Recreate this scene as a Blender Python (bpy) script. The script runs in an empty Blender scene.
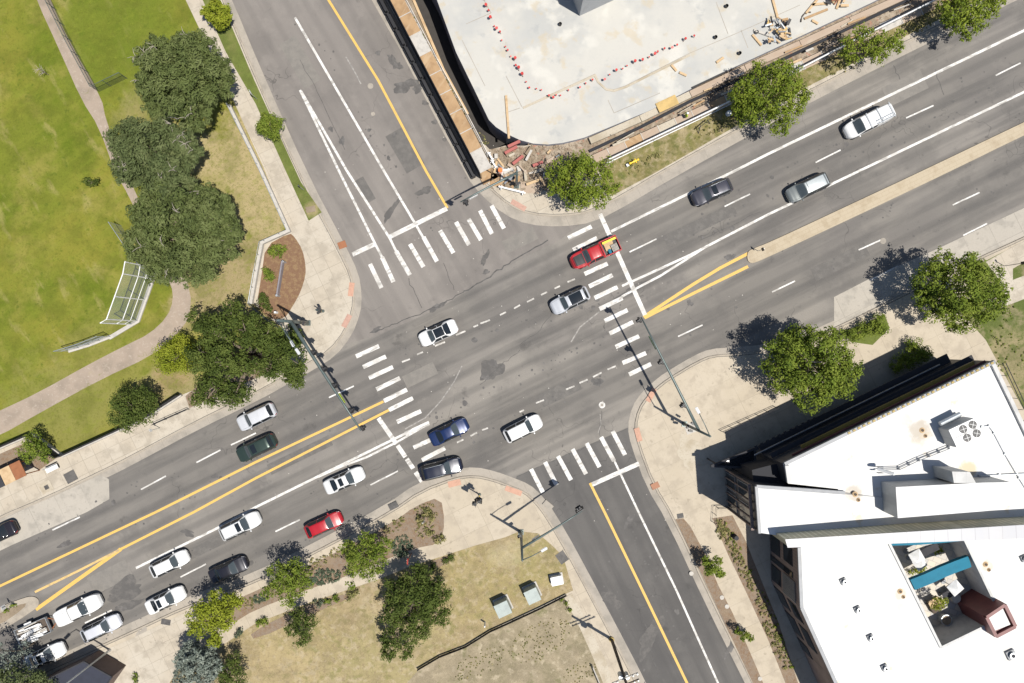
import bpy, bmesh, math, random
import numpy as np
from mathutils import Vector, Matrix
from mathutils.geometry import tessellate_polygon
rnd = random.Random(7)
R = math.radians
S, H = 0.117, 80.0            # metres per photo pixel on the ground, camera height
scene = bpy.context.scene
COL = scene.collection
ROAD = math.atan2(.435, .9)   # bearing of the main road

def G(u, v, z=0.0):
    """photo pixel -> world point at height z"""
    k = S * (H - z) / H
    return Vector(((u - 512) * k, (341.5 - v) * k, z))
def GP(pts, z=0.0): return [G(u, v, z) for u, v in pts]

# ------------------------------------------------------------------ tagging
def tag(o, label=None, cat=None, group=None, kind=None):
    if label: o['label'] = label
    if cat: o['category'] = cat
    if group: o['group'] = group
    if kind: o['kind'] = kind
    return o
def thing(name, label, cat, loc=(0, 0, 0), rz=0.0, group=None):
    o = bpy.data.objects.new(name, None); COL.objects.link(o)
    o.empty_display_size = .3
    o.location = loc; o.rotation_euler = (0, 0, rz)
    return tag(o, label, cat, group)
def link_mesh(name, me, parent=None, loc=None, rz=0.0):
    o = bpy.data.objects.new(name, me); COL.objects.link(o)
    if parent: o.parent = parent
    if loc is not None: o.location = loc
    if rz: o.rotation_euler = (0, 0, rz)
    return o
def copy_tree(o, parent=None):
    c = o.copy(); COL.objects.link(c)
    if parent: c.parent = parent
    for ch in o.children: copy_tree(ch, c)
    return c

# ------------------------------------------------------------------ materials
class NT:
    def __init__(s, name):
        s.m = bpy.data.materials.new(name); s.m.use_nodes = True
        s.t = s.m.node_tree; s.n = s.t.nodes
        s.b = s.n['Principled BSDF']; s.coord = None
    def new(s, typ, **kw):
        n = s.n.new(typ)
        for k, v in kw.items():
            if hasattr(n, k): setattr(n, k, v)
        return n
    def link(s, a, b): s.t.links.new(a, b)
    def co(s):
        if not s.coord: s.coord = s.new('ShaderNodeTexCoord').outputs['Object']
        return s.coord
    def mapped(s, sc=(1, 1, 1), rot=0.0, loc=(0, 0, 0)):
        m = s.new('ShaderNodeMapping'); s.link(s.co(), m.inputs['Vector'])
        # rotate first (so stretch runs along the rotated axis)
        m2 = s.new('ShaderNodeMapping'); m.inputs['Rotation'].default_value = (0, 0, -rot)
        m.inputs['Location'].default_value = loc
        s.link(m.outputs[0], m2.inputs['Vector']); m2.inputs['Scale'].default_value = sc
        return m2.outputs[0]
    def noise(s, scale, sc=(1, 1, 1), rot=0.0, detail=5, rough=.6, loc=(0, 0, 0), dist=0.0):
        n = s.new('ShaderNodeTexNoise'); n.inputs['Scale'].default_value = scale
        n.inputs['Detail'].default_value = detail; n.inputs['Roughness'].default_value = rough
        n.inputs['Distortion'].default_value = dist
        s.link(s.mapped(sc, rot, loc), n.inputs['Vector']); return n.outputs['Fac']
    def maprange(s, sock, lo, hi, a=0.0, b=1.0):
        n = s.new('ShaderNodeMapRange', interpolation_type='SMOOTHSTEP')
        n.inputs['From Min'].default_value = lo; n.inputs['From Max'].default_value = hi
        n.inputs['To Min'].default_value = a; n.inputs['To Max'].default_value = b
        s.link(sock, n.inputs['Value']); return n.outputs['Result']
    def math(s, op, a, b=None):
        n = s.new('ShaderNodeMath', operation=op)
        for i, x in enumerate((a, b)):
            if x is None: continue
            if isinstance(x, (int, float)): n.inputs[i].default_value = x
            else: s.link(x, n.inputs[i])
        return n.outputs[0]
    def mix(s, a, b, f):
        n = s.new('ShaderNodeMix', data_type='RGBA')
        ins = [i for i in n.inputs if i.type == 'RGBA']
        for sock, x in zip(ins, (a, b)):
            if isinstance(x, (tuple, list)): sock.default_value = (*x[:3], 1)
            else: s.link(x, sock)
        if isinstance(f, (int, float)): n.inputs['Factor'].default_value = f
        else: s.link(f, n.inputs['Factor'])
        return [o for o in n.outputs if o.type == 'RGBA'][0]

def surf(name, base, layers=(), rough=.85, bump=None, metal=0.0, coat=0.0, spec=None, alpha=None):
    """procedural material; each layer mixes a colour in through a mask"""
    t = NT(name); c = tuple(base)
    for L in layers:
        k = L['k']; col = L['col']; fac = L.get('f', 1.0)
        if k == 'noise':
            m = t.maprange(t.noise(L['s'], L.get('sc', (1, 1, 1)), L.get('rot', 0), L.get('d', 5), L.get('r', .6), L.get('loc', (0, 0, 0)), L.get('dist', 0)), L['lo'], L['hi'])
        elif k == 'blob':
            mp = t.new('ShaderNodeVectorMath', operation='DISTANCE')
            cw = L['p'] if 'p' in L else G(*L['c']); mp.inputs[1].default_value = cw
            t.link(t.co(), mp.inputs[0])
            d = t.math('DIVIDE', mp.outputs['Value'], L['rad'] * S)
            n = t.noise(L.get('s', .25), detail=6, rough=.65)
            d = t.math('ADD', d, t.math('MULTIPLY', t.math('SUBTRACT', n, .5), L.get('warp', 2.2)))
            m = t.maprange(d, L.get('lo', .55), L.get('hi', 1.15), 1.0, 0.0)
        elif k == 'crack':
            v = t.new('ShaderNodeTexVoronoi', feature='DISTANCE_TO_EDGE'); v.inputs['Scale'].default_value = L['s']
            nz = t.new('ShaderNodeTexNoise'); nz.inputs['Scale'].default_value = L['s'] * 4; t.link(t.co(), nz.inputs['Vector'])
            va = t.new('ShaderNodeVectorMath', operation='MULTIPLY_ADD')
            t.link(nz.outputs['Color'], va.inputs[0]); va.inputs[1].default_value = (.5 / L['s'],) * 3
            t.link(t.co(), va.inputs[2]); t.link(va.outputs[0], v.inputs['Vector'])
            m = t.maprange(v.outputs['Distance'], 0, L['w'], 1, 0)
            m = t.math('MULTIPLY', m, t.maprange(t.noise(L['s'] * .7, loc=(31, 7, 0)), L.get('lo', .5), L.get('hi', .6)))
        elif k == 'joint':
            b = t.new('ShaderNodeTexBrick'); b.offset = L.get('off', 0); b.squash = 1
            b.inputs['Scale'].default_value = 1; b.inputs['Mortar Size'].default_value = L['w']
            b.inputs['Mortar Smooth'].default_value = .3
            b.inputs['Brick Width'].default_value = L['bx']; b.inputs['Row Height'].default_value = L['by']
            t.link(t.mapped((1, 1, 1), L.get('rot', ROAD)), b.inputs['Vector'])
            b.inputs['Color1'].default_value = (0, 0, 0, 1); b.inputs['Color2'].default_value = (0, 0, 0, 1); b.inputs['Mortar'].default_value = (1, 1, 1, 1)
            m = b.outputs['Color']
            if L.get('tone'):
                b2 = t.new('ShaderNodeTexBrick'); b2.offset = L.get('off', 0)
                b2.inputs['Scale'].default_value = 1; b2.inputs['Mortar Size'].default_value = 0
                b2.inputs['Brick Width'].default_value = L['bx']; b2.inputs['Row Height'].default_value = L['by']
                t.link(t.mapped((1, 1, 1), L.get('rot', ROAD)), b2.inputs['Vector'])
                b2.inputs['Color1'].default_value = (0, 0, 0, 1); b2.inputs['Color2'].default_value = (1, 1, 1, 1)
                c = t.mix(c, L['tone'], t.math('MULTIPLY', b2.outputs['Color'], L.get('tf', .5)))
        elif k == 'wave':   # bands across the direction rot
            w = t.new('ShaderNodeTexWave', wave_type='BANDS', bands_direction='Y'); w.inputs['Scale'].default_value = L['s']
            w.inputs['Distortion'].default_value = L.get('dist', 1.0); w.inputs['Detail'].default_value = 3
            w.inputs['Detail Scale'].default_value = L.get('ds', .6)
            t.link(t.mapped((L.get('sx', 1), 1, 1), L.get('rot', ROAD), L.get('loc', (0, 0, 0))), w.inputs['Vector'])
            m = t.maprange(w.outputs['Fac'], L['lo'], L['hi'])
        elif k == 'band':   # a strip of wear of half-width hw along direction rot through photo point c
            cw = G(*L['c']); dp = t.new('ShaderNodeVectorMath', operation='SUBTRACT'); t.link(t.co(), dp.inputs[0]); dp.inputs[1].default_value = cw
            dd = t.new('ShaderNodeVectorMath', operation='DOT_PRODUCT'); t.link(dp.outputs[0], dd.inputs[0]); dd.inputs[1].default_value = (-math.sin(L['rot']), math.cos(L['rot']), 0)
            d = t.math('ABSOLUTE', dd.outputs['Value']); d = t.math('ADD', d, t.math('MULTIPLY', t.math('SUBTRACT', t.noise(.25, (.12, 1, 1), L['rot']), .5), 2.2))
            m = t.maprange(d, L['hw'] - .7, L['hw'] + .6, 1.0, 0.0)
        elif k == 'attr':
            a = t.new('ShaderNodeAttribute'); a.attribute_name = L['name']; m = a.outputs['Fac']
        if fac != 1.0: m = t.math('MULTIPLY', m, fac)
        c = t.mix(c, col, m)
    if isinstance(c, tuple): t.b.inputs['Base Color'].default_value = (*c, 1)
    else: t.link(c, t.b.inputs['Base Color'])
    t.b.inputs['Roughness'].default_value = rough
    t.b.inputs['Metallic'].default_value = metal
    t.b.inputs['Coat Weight'].default_value = coat
    t.b.inputs['Coat Roughness'].default_value = .06
    if spec is not None: t.b.inputs['Specular IOR Level'].default_value = spec
    if alpha is not None: t.b.inputs['Alpha'].default_value = alpha
    if bump:
        bn = t.new('ShaderNodeBump'); bn.inputs['Strength'].default_value = bump[1]; bn.inputs['Distance'].default_value = bump[2] if len(bump) > 2 else .05
        t.link(t.noise(bump[0], detail=6), bn.inputs['Height']); t.link(bn.outputs[0], t.b.inputs['Normal'])
    return t.m

MAT = {}
def N(s, lo, hi, col, f=1.0, **kw): return dict(k='noise', s=s, lo=lo, hi=hi, col=col, f=f, **kw)
def B(c, rad, col, f=1.0, **kw): return dict(k='blob', c=c, rad=rad, col=col, f=f, **kw)

# asphalt: worn, with tyre tracks running along the road, tar and fine aggregate
def asphalt(name, base, dark, light, rot, crack=True, k=1.0, loc=(0, 0, 0), bands=()):
    L = [N(.05, .38, .62, light, .9), N(.14, .46, .62, dark, .40, loc=(21, 5, 0)), N(.4, .54, .66, light, .5, loc=(2, 44, 0))] + [dict(k='band', c=c, rot=rot, hw=hw, col=dark, f=.38) for c, hw in bands] + [
         dict(k='wave', s=.155, rot=rot, dist=1.2, ds=.12, sx=.04, lo=.4, hi=1.0, col=dark, f=.40 * k, loc=loc),
         N(.55, .45, .72, dark, .75 * k, sc=(.07, 1, 1), rot=rot),
         N(.28, .52, .70, light, .45, sc=(.18, 1, 1), rot=rot, loc=(9, 4, 0)),
         N(.9, .60, .75, dark, .45), N(.32, .64, .74, tuple(x * .6 for x in dark), .5, loc=(50, 20, 0)),
         N(14, .45, .7, tuple(x * .75 for x in base), .5), N(22, .55, .75, tuple(min(.5, x * 1.6) for x in base), .45, loc=(5, 5, 0))]
    if crack: L.append(dict(k='crack', s=.11, w=.006, lo=.5, hi=.58, col=(.035, .033, .032), f=.55))
    return surf(name, base, L, rough=.9, bump=(18, .25, .02))
MAT['asphalt_main'] = asphalt('asphalt_main', (.170, .156, .141), (.072, .068, .064), (.215, .197, .172), R(26), bands=(((500, 314), 2.9), ((500, 427), 2.9)))
MAT['asphalt_north'] = asphalt('asphalt_north', (.172, .155, .140), (.11, .10, .092), (.21, .19, .17), R(-60), k=.6)
MAT['asphalt_south'] = asphalt('asphalt_south', (.088, .083, .078), (.06, .057, .055), (.115, .108, .10), R(-64), k=.8)
MAT['asphalt_patch'] = surf('asphalt_patch', (.085, .08, .075), [N(1.2, .4, .65, (.13, .12, .11), .8), N(16, .4, .7, (.06, .056, .053), .6)], bump=(18, .25, .02))
MAT['tar'] = surf('tar_seal', (.05, .047, .045), [N(2, .4, .7, (.09, .085, .08))], rough=.7)
MAT['oil'] = surf('oil_stain', (.075, .07, .066), [N(1.5, .4, .7, (.12, .112, .105))], rough=.75)
WP = [N(1.1, .46, .64, (.42, .40, .365), .75), N(7, .46, .62, (.40, .38, .35), .65), N(.5, .52, .64, (.36, .34, .31), .6, loc=(3, 8, 0)), N(2.2, .53, .62, (.26, .245, .22), .75, sc=(.25, 1, 1), rot=ROAD, loc=(7, 1, 0))]
MAT['paint_worn'] = surf('road_paint_worn', (.50, .48, .445), [N(1.6, .42, .62, (.27, .255, .23), .85), N(7, .48, .66, (.26, .245, .22), .7)], rough=.75)
MAT['paint_white'] = surf('road_paint_white', (.61, .60, .575), WP, rough=.7)
MAT['paint_faded'] = surf('road_paint_faded', (.28, .262, .24), [N(3, .4, .6, (.17, .16, .148), .9)], rough=.8)
MAT['paint_yellow'] = surf('road_paint_yellow', (.58, .36, .085), [N(1.5, .5, .72, (.42, .28, .1), .6), N(9, .52, .72, (.4, .28, .12), .5)], rough=.7)
MAT['paint_yellow_faded'] = surf('road_paint_yellow_faded', (.52, .36, .14), [N(1.2, .45, .65, (.3, .23, .14), .8)], rough=.7)
def concrete(name, base, dark, light, bx=1.55, by=1.55, rot=ROAD, tf=.5, jf=.7, tan=None, k=.82):
    base, dark, light = (tuple(x * k for x in c) for c in (base, dark, light))
    L = [dict(k='joint', bx=bx, by=by, w=.026, rot=rot, tone=light, tf=tf, col=tuple(x * .5 for x in base), f=jf),
         N(.12, .42, .66, light, .7), N(.6, .46, .66, dark, .8), N(1.8, .60, .70, tuple(x * .62 for x in base), .55, loc=(33, 2, 0)), N(.25, .6, .75, tuple(x * .72 for x in dark), .5, loc=(20, 3, 0)),
         N(5, .5, .75, dark, .4), dict(k='crack', s=.16, w=.006, lo=.52, hi=.6, col=tuple(x * .55 for x in base), f=.6)]
    return surf(name, base, L, rough=.88, bump=(9, .12, .02))
MAT['sidewalk'] = concrete('sidewalk_concrete', (.46, .40, .315), (.36, .315, .25), (.52, .47, .39))
MAT['plaza'] = concrete('plaza_concrete', (.45, .385, .29), (.385, .33, .255), (.51, .445, .35), 3, 3, tf=.6, jf=.55)
MAT['kerb'] = surf('kerb_concrete', (.32, .28, .225), [N(.8, .45, .7, (.22, .19, .155), .8), N(6, .5, .75, (.2, .175, .145), .5)], bump=(9, .12, .02))
MAT['gutter'] = surf('gutter_concrete', (.305, .272, .228), [N(.5, .42, .68, (.215, .195, .165), .85), N(5, .5, .75, (.23, .205, .175), .6), dict(k='joint', bx=3, by=50, w=.02, col=(.17, .15, .13), f=.6)], bump=(9, .12, .02))
MAT['bus_pad'] = concrete('bus_pad_concrete', (.40, .365, .31), (.31, .285, .245), (.45, .41, .35), 3.3, 3.6, tf=.5)
MAT['median'] = surf('median_concrete', (.375, .315, .225), [N(.7, .45, .7, (.30, .24, .16), .8), dict(k='joint', bx=.9, by=.45, w=.02, col=(.25, .19, .12), f=.45, off=.5)], bump=(9, .2, .02))
MAT['path'] = surf('park_path_gravel', (.285, .228, .178), [N(.5, .42, .68, (.215, .175, .135), .85), N(4, .5, .75, (.42, .36, .30), .5), N(.3, .58, .7, (.30, .26, .15), .5, loc=(8, 8, 0)), dict(k='crack', s=.2, w=.01, col=(.17, .16, .06), f=.8)], bump=(9, .2, .02))
def grass(name, base, layers, sp=1.0, k=.80):
    base = tuple(x * k for x in base); layers = [dict(l, col=tuple(x * k for x in l['col'])) for l in layers]
    dk = tuple(x * .62 for x in base); lt = tuple(min(1, x * 1.35) for x in base)
    L = list(layers) + [N(.35, .44, .64, dk, .45), N(1.6, .5, .7, lt, .4, rot=.5, sc=(.6, 1, 1)), N(4, .48, .7, dk, .45 * sp), N(11, .48, .72, lt, .5 * sp), N(17, .52, .72, tuple(x * .45 for x in base), .55 * sp)]
    return surf(name, base, L, rough=.95, bump=(14, .6, .08), spec=.2)
DRY = (.42, .335, .18); DRY2 = (.35, .275, .15); DIRT = (.27, .205, .135)
MAT['lawn'] = grass('park_lawn', (.155, .178, .020), [
    N(.07, .42, .60, (.245, .225, .035), .85), N(.22, .48, .64, (.29, .255, .06), .7), N(.11, .52, .64, (.10, .145, .008), .8, loc=(40, 0, 0)), dict(k='wave', s=.13, rot=R(35), dist=3.5, ds=.15, lo=.55, hi=1, col=(.21, .225, .03), f=.35),
    N(.5, .56, .68, (.33, .285, .10), .7, sc=(.35, 1, 1), rot=R(-60)), N(1.1, .60, .68, (.09, .125, .012), .7, loc=(60, 9, 0)),
    B((250, 165), 75, DRY), B((262, 200), 50, DRY), B((235, 285), 62, DRY2), B((195, 310), 32, DRY2, .8), B((150, 110), 38, DRY2, .5),
    B((110, 395), 75, (.25, .23, .06), .85), B((172, 386), 34, DRY2, .8), B((60, 420), 60, (.23, .22, .06), .8),
    B((120, 40), 70, (.12, .165, .015), .65), B((215, 200), 30, (.3, .26, .1), .8), B((170, 375), 20, (.34, .24, .13), .6)])
MAT['verge'] = grass('verge_grass', (.16, .17, .04), [N(.4, .45, .65, (.27, .23, .10), .8)])
MAT['green_verge'] = grass('green_verge_grass', (.14, .17, .04), [N(.5, .5, .68, (.22, .21, .075), .7), B((312, 209), 9, DRY, .9)])
MAT['site_verge'] = grass('site_verge_weeds', (.235, .20, .085), [N(.7, .45, .62, (.15, .165, .04), .9), N(.5, .5, .66, (.36, .29, .18), .85, loc=(9, 9, 0)), N(1.6, .5, .62, (.40, .33, .21), .7, loc=(1, 9, 0)), N(1.2, .54, .64, (.10, .12, .03), .7, loc=(5, 5, 0))])
MAT['dry_lawn'] = grass('dry_lawn', (.36, .285, .16), [
    N(.12, .45, .6, (.30, .245, .125), .8), N(.4, .5, .68, (.29, .22, .13), .8), N(.18, .55, .66, (.42, .345, .23), .8, loc=(70, 3, 0)), B((470, 580), 55, (.33, .275, .115), .7), B((540, 562), 35, (.29, .255, .10), .75), B((300, 650), 55, (.33, .275, .125), .6),
    B((390, 660), 60, (.34, .30, .14), .6), B((280, 675), 40, DRY, .8), N(1.3, .5, .63, (.45, .375, .25), .7, loc=(11, 3, 0)), N(.9, .52, .64, (.19, .185, .06), .6, loc=(31, 3, 0)), N(2.4, .55, .66, (.22, .165, .10), .6, loc=(3, 13, 0)), B((504, 555), 20, (.46, .40, .25), .5)])
MAT['dirt_lot'] = grass('dirt_lot', (.33, .275, .185), [N(.3, .46, .62, (.22, .19, .115), .85), N(.9, .52, .64, (.47, .40, .285), .85), N(.5, .58, .68, (.13, .14, .045), .7, loc=(3, 19, 0))])
MAT['east_lawn'] = grass('east_lawn', (.11, .135, .035), [N(.35, .45, .58, (.36, .295, .18), .9), B((1010, 370), 40, (.36, .29, .17), .8), N(.9, .5, .65, (.08, .12, .02), .7)])
MAT['mulch'] = surf('bark_mulch', (.185, .142, .105), [N(3, .42, .65, (.16, .098, .055), .8), N(9, .5, .7, (.27, .2, .13), .7), N(.5, .5, .7, (.22, .165, .11), .6)], rough=.95, bump=(10, .7, .06))
MAT['mulch_red'] = surf('red_bark_mulch', (.165, .095, .055), [N(2.5, .42, .62, (.22, .145, .075), .9), N(9, .48, .68, (.14, .075, .035), .8)], rough=.95, bump=(10, .8, .06))
MAT['soil'] = surf('bare_soil', (.20, .155, .105), [N(.5, .42, .65, (.27, .215, .155), .8), N(4, .48, .7, (.16, .12, .08), .7)], rough=.97, bump=(6, .7, .1))
MAT['rubble_soil'] = surf('rubble_soil', (.24, .19, .135), [N(.8, .45, .62, (.34, .285, .22), .9), N(3, .5, .65, (.15, .11, .075), .9), N(1.6, .58, .68, (.33, .15, .10), .7, loc=(4, 8, 0))], rough=.97, bump=(4, .9, .2))
MAT['far_ground'] = grass('outlying_ground', (.24, .21, .11), [N(.05, .45, .6, (.17, .18, .05), .8)])

def plain(name, col, rough=.6, metal=0.0, coat=0.0, var=.25, s=1.5, spec=None, bump=None):
    return surf(name, col, [N(s, .42, .7, tuple(x * (1 - var) for x in col), .8), N(s * 6, .5, .75, tuple(x * (1 - var * .7) for x in col), .5)], rough=rough, metal=metal, coat=coat, spec=spec, bump=bump)
MAT['pole_green'] = plain('weathered_green_steel', (.105, .135, .13), .45, .3)
MAT['galv'] = plain('galvanised_steel', (.45, .48, .50), .4, .6)
MAT['white_metal'] = plain('white_painted_metal', (.72, .72, .71), .45)
MAT['black'] = plain('black_plastic', (.018, .018, .02), .5)
MAT['rubber'] = plain('tyre_rubber', (.02, .02, .021), .85)
MAT['rim'] = plain('alloy_rim', (.5, .5, .52), .3, .8)
MAT['glass'] = plain('tinted_glass', (.012, .016, .02), .06, var=.1, spec=.6)
MAT['windshield'] = plain('windscreen_glass', (.05, .062, .068), .08, var=.15, spec=.6)
MAT['lens_red'] = plain('red_lens', (.30, .012, .012), .2)
MAT['lens_clear'] = plain('clear_lens', (.55, .56, .58), .15)
MAT['sig_red'] = plain('signal_red_lens', (.35, .02, .02), .3)
MAT['sig_amber'] = plain('signal_amber_lens', (.5, .25, .02), .3)
MAT['sig_green'] = plain('signal_green_lens', (.02, .25, .12), .3)
MAT['sign_green'] = plain('green_sign', (.03, .2, .06), .5)
MAT['lime'] = plain('lime_reflective', (.42, .55, .03), .6)
MAT['orange'] = plain('safety_orange', (.75, .16, .03), .55)
MAT['red'] = plain('red_plastic', (.50, .05, .045), .5)
MAT['yellow'] = plain('yellow_enamel', (.75, .50, .02), .45)
MAT['wood'] = surf('raw_lumber', (.46, .33, .19), [N(1.2, .42, .68, (.34, .22, .115), .8), N(3, .5, .7, (.54, .42, .27), .6, sc=(.2, 1, 1), rot=R(-60))], rough=.85, bump=(8, .3, .03))
MAT['ply'] = surf('weathered_plywood', (.34, .22, .115), [N(.7, .42, .64, (.26, .16, .08), .85), N(1.5, .5, .68, (.40, .29, .175), .7, sc=(.25, 1, 1), rot=R(-60)), N(.35, .6, .7, (.24, .16, .095), .6)], rough=.85, bump=(8, .3, .03))
MAT['ply_pink'] = surf('grey_pink_planks', (.34, .265, .2), [N(.7, .42, .64, (.33, .25, .185), .85), N(3, .5, .7, (.4, .335, .26), .6, sc=(.2, 1, 1), rot=ROAD)], rough=.85, bump=(8, .3, .03))
MAT['ply_yellow'] = plain('yellow_form_ply', (.46, .32, .12), .7)
MAT['pole_wood'] = plain('creosoted_wood', (.085, .065, .05), .9, s=4)
MAT['black_mesh_and_shade'] = plain('black_fabric_and_shade', (.014, .015, .02), .8)  # screen fabric; also paints shade on the link block and walkway gap
MAT['shade_blue_concrete'] = plain('concrete_with_blue_shade', (.30, .31, .37), .8)  # grey concrete with the blue of skylit shade put into its colour
MAT['slab'] = surf('fresh_slab_concrete', (.415, .402, .365), [N(.10, .42, .62, (.34, .34, .325), .9), N(.25, .52, .66, (.48, .465, .42), .8), B((640, 52), 50, (.42, .33, .19), .6, warp=3), B((715, 60), 22, (.31, .275, .2), .6, warp=3), B((480, 90), 14, (.46, .40, .27), .5, warp=3), B((530, 117), 14, (.32, .31, .28), .5, warp=3), N(.45, .56, .66, (.40, .335, .23), .55, loc=(77, 2, 0)), N(.5, .6, .72, (.29, .295, .29), .6, loc=(8, 2, 0)), N(4, .5, .75, (.37, .36, .335), .5)], rough=.8, bump=(6, .1, .02))
MAT['slab_edge'] = surf('slab_edge_concrete', (.40, .355, .28), [N(.5, .42, .66, (.30, .25, .175), .8), N(5, .5, .7, (.26, .215, .155), .5)], rough=.85, bump=(6, .2, .03))
MAT['grey_conc'] = surf('board_formed_concrete', (.33, .34, .35), [N(.7, .42, .68, (.25, .255, .265), .8), N(5, .5, .75, (.28, .28, .28), .5)], rough=.85)
MAT['roof_white'] = surf('white_roof_membrane', (.57, .57, .56), [*[dict(k='blob', p=G(u, v, z) - Vector(G(800, 520, 0)), rad=r, col=c, f=f, s=.6, warp=1.8) for u, v, z, r, c, f in ((918, 430, 9.3, 13, (.36, .31, .24), .8), (905, 420, 9.3, 8, (.44, .39, .31), .6), (855, 494, 9.5, 8, (.36, .31, .24), .7), (916, 446, 9.3, 7, (.45, .41, .33), .6), (968, 470, 9.3, 9, (.46, .37, .22), .8), (901, 594, 8, 6, (.42, .38, .3), .7), (902, 608, 8, 5, (.46, .42, .34), .6), (987, 566, 8, 6, (.42, .38, .3), .7), (1003, 657, 8, 12, (.46, .43, .38), .6), (884, 560, 8, 10, (.5, .49, .46), .7), (860, 450, 9.3, 14, (.48, .47, .45), .6), (1010, 470, 9.3, 12, (.48, .46, .42), .6), (835, 510, 9.5, 18, (.50, .495, .48), .6))], N(.12, .50, .7, (.56, .555, .54), .8), N(.8, .56, .72, (.53, .515, .48), .6), dict(k='joint', bx=40, by=3, w=.03, rot=R(-62), col=(.50, .49, .47), f=.6), N(.5, .62, .72, (.50, .42, .30), .7, loc=(5, 60, 0)), N(.25, .5, .7, (.55, .54, .52), .6, sc=(.15, 1, 1), rot=R(-62), loc=(9, 9, 0))], rough=.75)
MAT['coping'] = plain('metal_coping', (.19, .20, .215), .5)
MAT['panel_white'] = surf('white_metal_panels', (.35, .35, .365), [dict(k='joint', bx=1.35, by=40, w=.03, rot=R(3), col=(.20, .20, .215), f=.9, tone=(.31, .315, .335), tf=.9), N(1, .45, .7, (.34, .34, .34), .6)], rough=.45)
MAT['clad_tan'] = surf('striped_tan_cladding', (.40, .37, .26), [dict(k='joint', bx=.55, by=60, w=.09, rot=R(12), col=(.62, .58, .44), f=.8), N(.5, .45, .65, (.28, .28, .21), .7)], rough=.6)
MAT['clad_grey'] = surf('grey_metal_cladding', (.40, .40, .39), [dict(k='joint', bx=1.1, by=60, w=.03, rot=0, col=(.28, .28, .28), f=.8), N(.5, .45, .65, (.31, .31, .30), .7)], rough=.55)
MAT['charcoal'] = plain('charcoal_cladding', (.04, .042, .05), .5)
MAT['brown_clad'] = surf('brown_wood_cladding', (.20, .145, .125), [dict(k='joint', bx=60, by=.35, w=.03, rot=0, col=(.09, .065, .055), f=.8), N(.6, .42, .68, (.27, .2, .17), .7)], rough=.7)
MAT['dark_metal'] = plain('dark_bronze_metal', (.045, .045, .05), .8, spec=.15)
MAT['ochre'] = plain('ochre_panel', (.30, .21, .04), .55)
MAT['maroon'] = plain('maroon_panel', (.15, .045, .042), .5)
MAT['blue_beam'] = plain('blue_painted_steel', (.015, .14, .215), .7, var=.12, spec=.2)
MAT['pavers'] = surf('courtyard_pavers', (.52, .47, .39), [dict(k='joint', bx=.9, by=.6, w=.03, rot=R(-20), col=(.26, .24, .21), f=.7, tone=(.36, .36, .37), tf=.9, off=.5), N(.6, .5, .7, (.56, .47, .33), .5)])
MAT['stucco_grey'] = plain('grey_stucco', (.46, .45, .44), .8)
MAT['roof_dark'] = plain('dark_roof_membrane', (.022, .025, .04), .75)
MAT['terracotta'] = plain('terracotta_tactile_paving', (.44, .255, .18), .8, s=3)
MAT['terracotta_dull'] = plain('worn_tactile_paving', (.40, .245, .19), .8, s=3)
MAT['rust'] = plain('rusty_orange_steel', (.26, .10, .04), .6)
MAT['box_green'] = plain('pale_green_cabinet', (.29, .33, .31), .5)
MAT['stone'] = plain('pale_stone', (.42, .395, .355), .85, s=2)
MAT['rebar_rust'] = plain('rebar_rust', (.22, .10, .055), .8)
MAT['bark'] = plain('tree_bark', (.17, .135, .10), .95, s=4)
MAT['bark_pale'] = plain('pale_dead_bark', (.36, .32, .27), .95, s=4)
MAT['purple'] = plain('purple_sign_panel', (.20, .185, .205), .5)
MAT['skin'] = plain('skin', (.45, .27, .19), .6)
MAT['denim'] = plain('denim', (.05, .07, .13), .85)
# chain link: real wire would be far below a pixel, so the sheet lets most of the light through
def chainlink(name, col, a):
    t = NT(name); t.b.inputs['Base Color'].default_value = (*col, 1); t.b.inputs['Alpha'].default_value = a; t.b.inputs['Roughness'].default_value = .5
    return t.m
MAT['chain'] = chainlink('chain_link_mesh', (.40, .44, .45), .30)
MAT['chain_dark'] = chainlink('dark_chain_link_mesh', (.05, .07, .06), .32)

def leafmat(name, col, var, dry, trans=.3):
    t = NT(name)
    a = t.new('ShaderNodeAttribute'); a.attribute_name = 'tint'
    c = t.mix(col, var, t.maprange(a.outputs['Fac'], .35, 1.0))
    c = t.mix(c, dry, t.maprange(a.outputs['Fac'], .35, 0.0, 0, .8))
    t.link(c, t.b.inputs['Base Color']); t.b.inputs['Roughness'].default_value = .75; t.b.inputs['Specular IOR Level'].default_value = .12
    tr = t.new('ShaderNodeBsdfTranslucent'); t.link(c, tr.inputs['Color'])
    mx = t.new('ShaderNodeMixShader'); mx.inputs[0].default_value = trans * .7
    out = t.n['Material Output']
    t.link(t.b.outputs[0], mx.inputs[1]); t.link(tr.outputs[0], mx.inputs[2]); t.link(mx.outputs[0], out.inputs['Surface'])
    return t.m
MAT['leaf_fresh'] = leafmat('fresh_green_leaves', (0.1445, 0.1926, 0.0212), (0.2071, 0.2456, 0.0337), (0.0722, 0.1108, 0.0155))
MAT['leaf_mid'] = leafmat('mid_green_leaves', (0.1329, 0.1809, 0.0234), (0.1968, 0.2341, 0.0383), (0.0617, 0.0958, 0.0149))
MAT['leaf_dark'] = leafmat('dark_green_leaves', (0.07, 0.098, 0.02), (0.112, 0.14, 0.032), (0.034, 0.052, 0.012))
MAT['leaf_lime'] = leafmat('lime_leaves', (.20,.235,.020), (.27,.29,.035), (.11,.14,.015))
MAT['leaf_grey'] = leafmat('grey_green_needles', (.088,.112,.034), (.130,.152,.056), (.044,.058,.02), .15)
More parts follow.
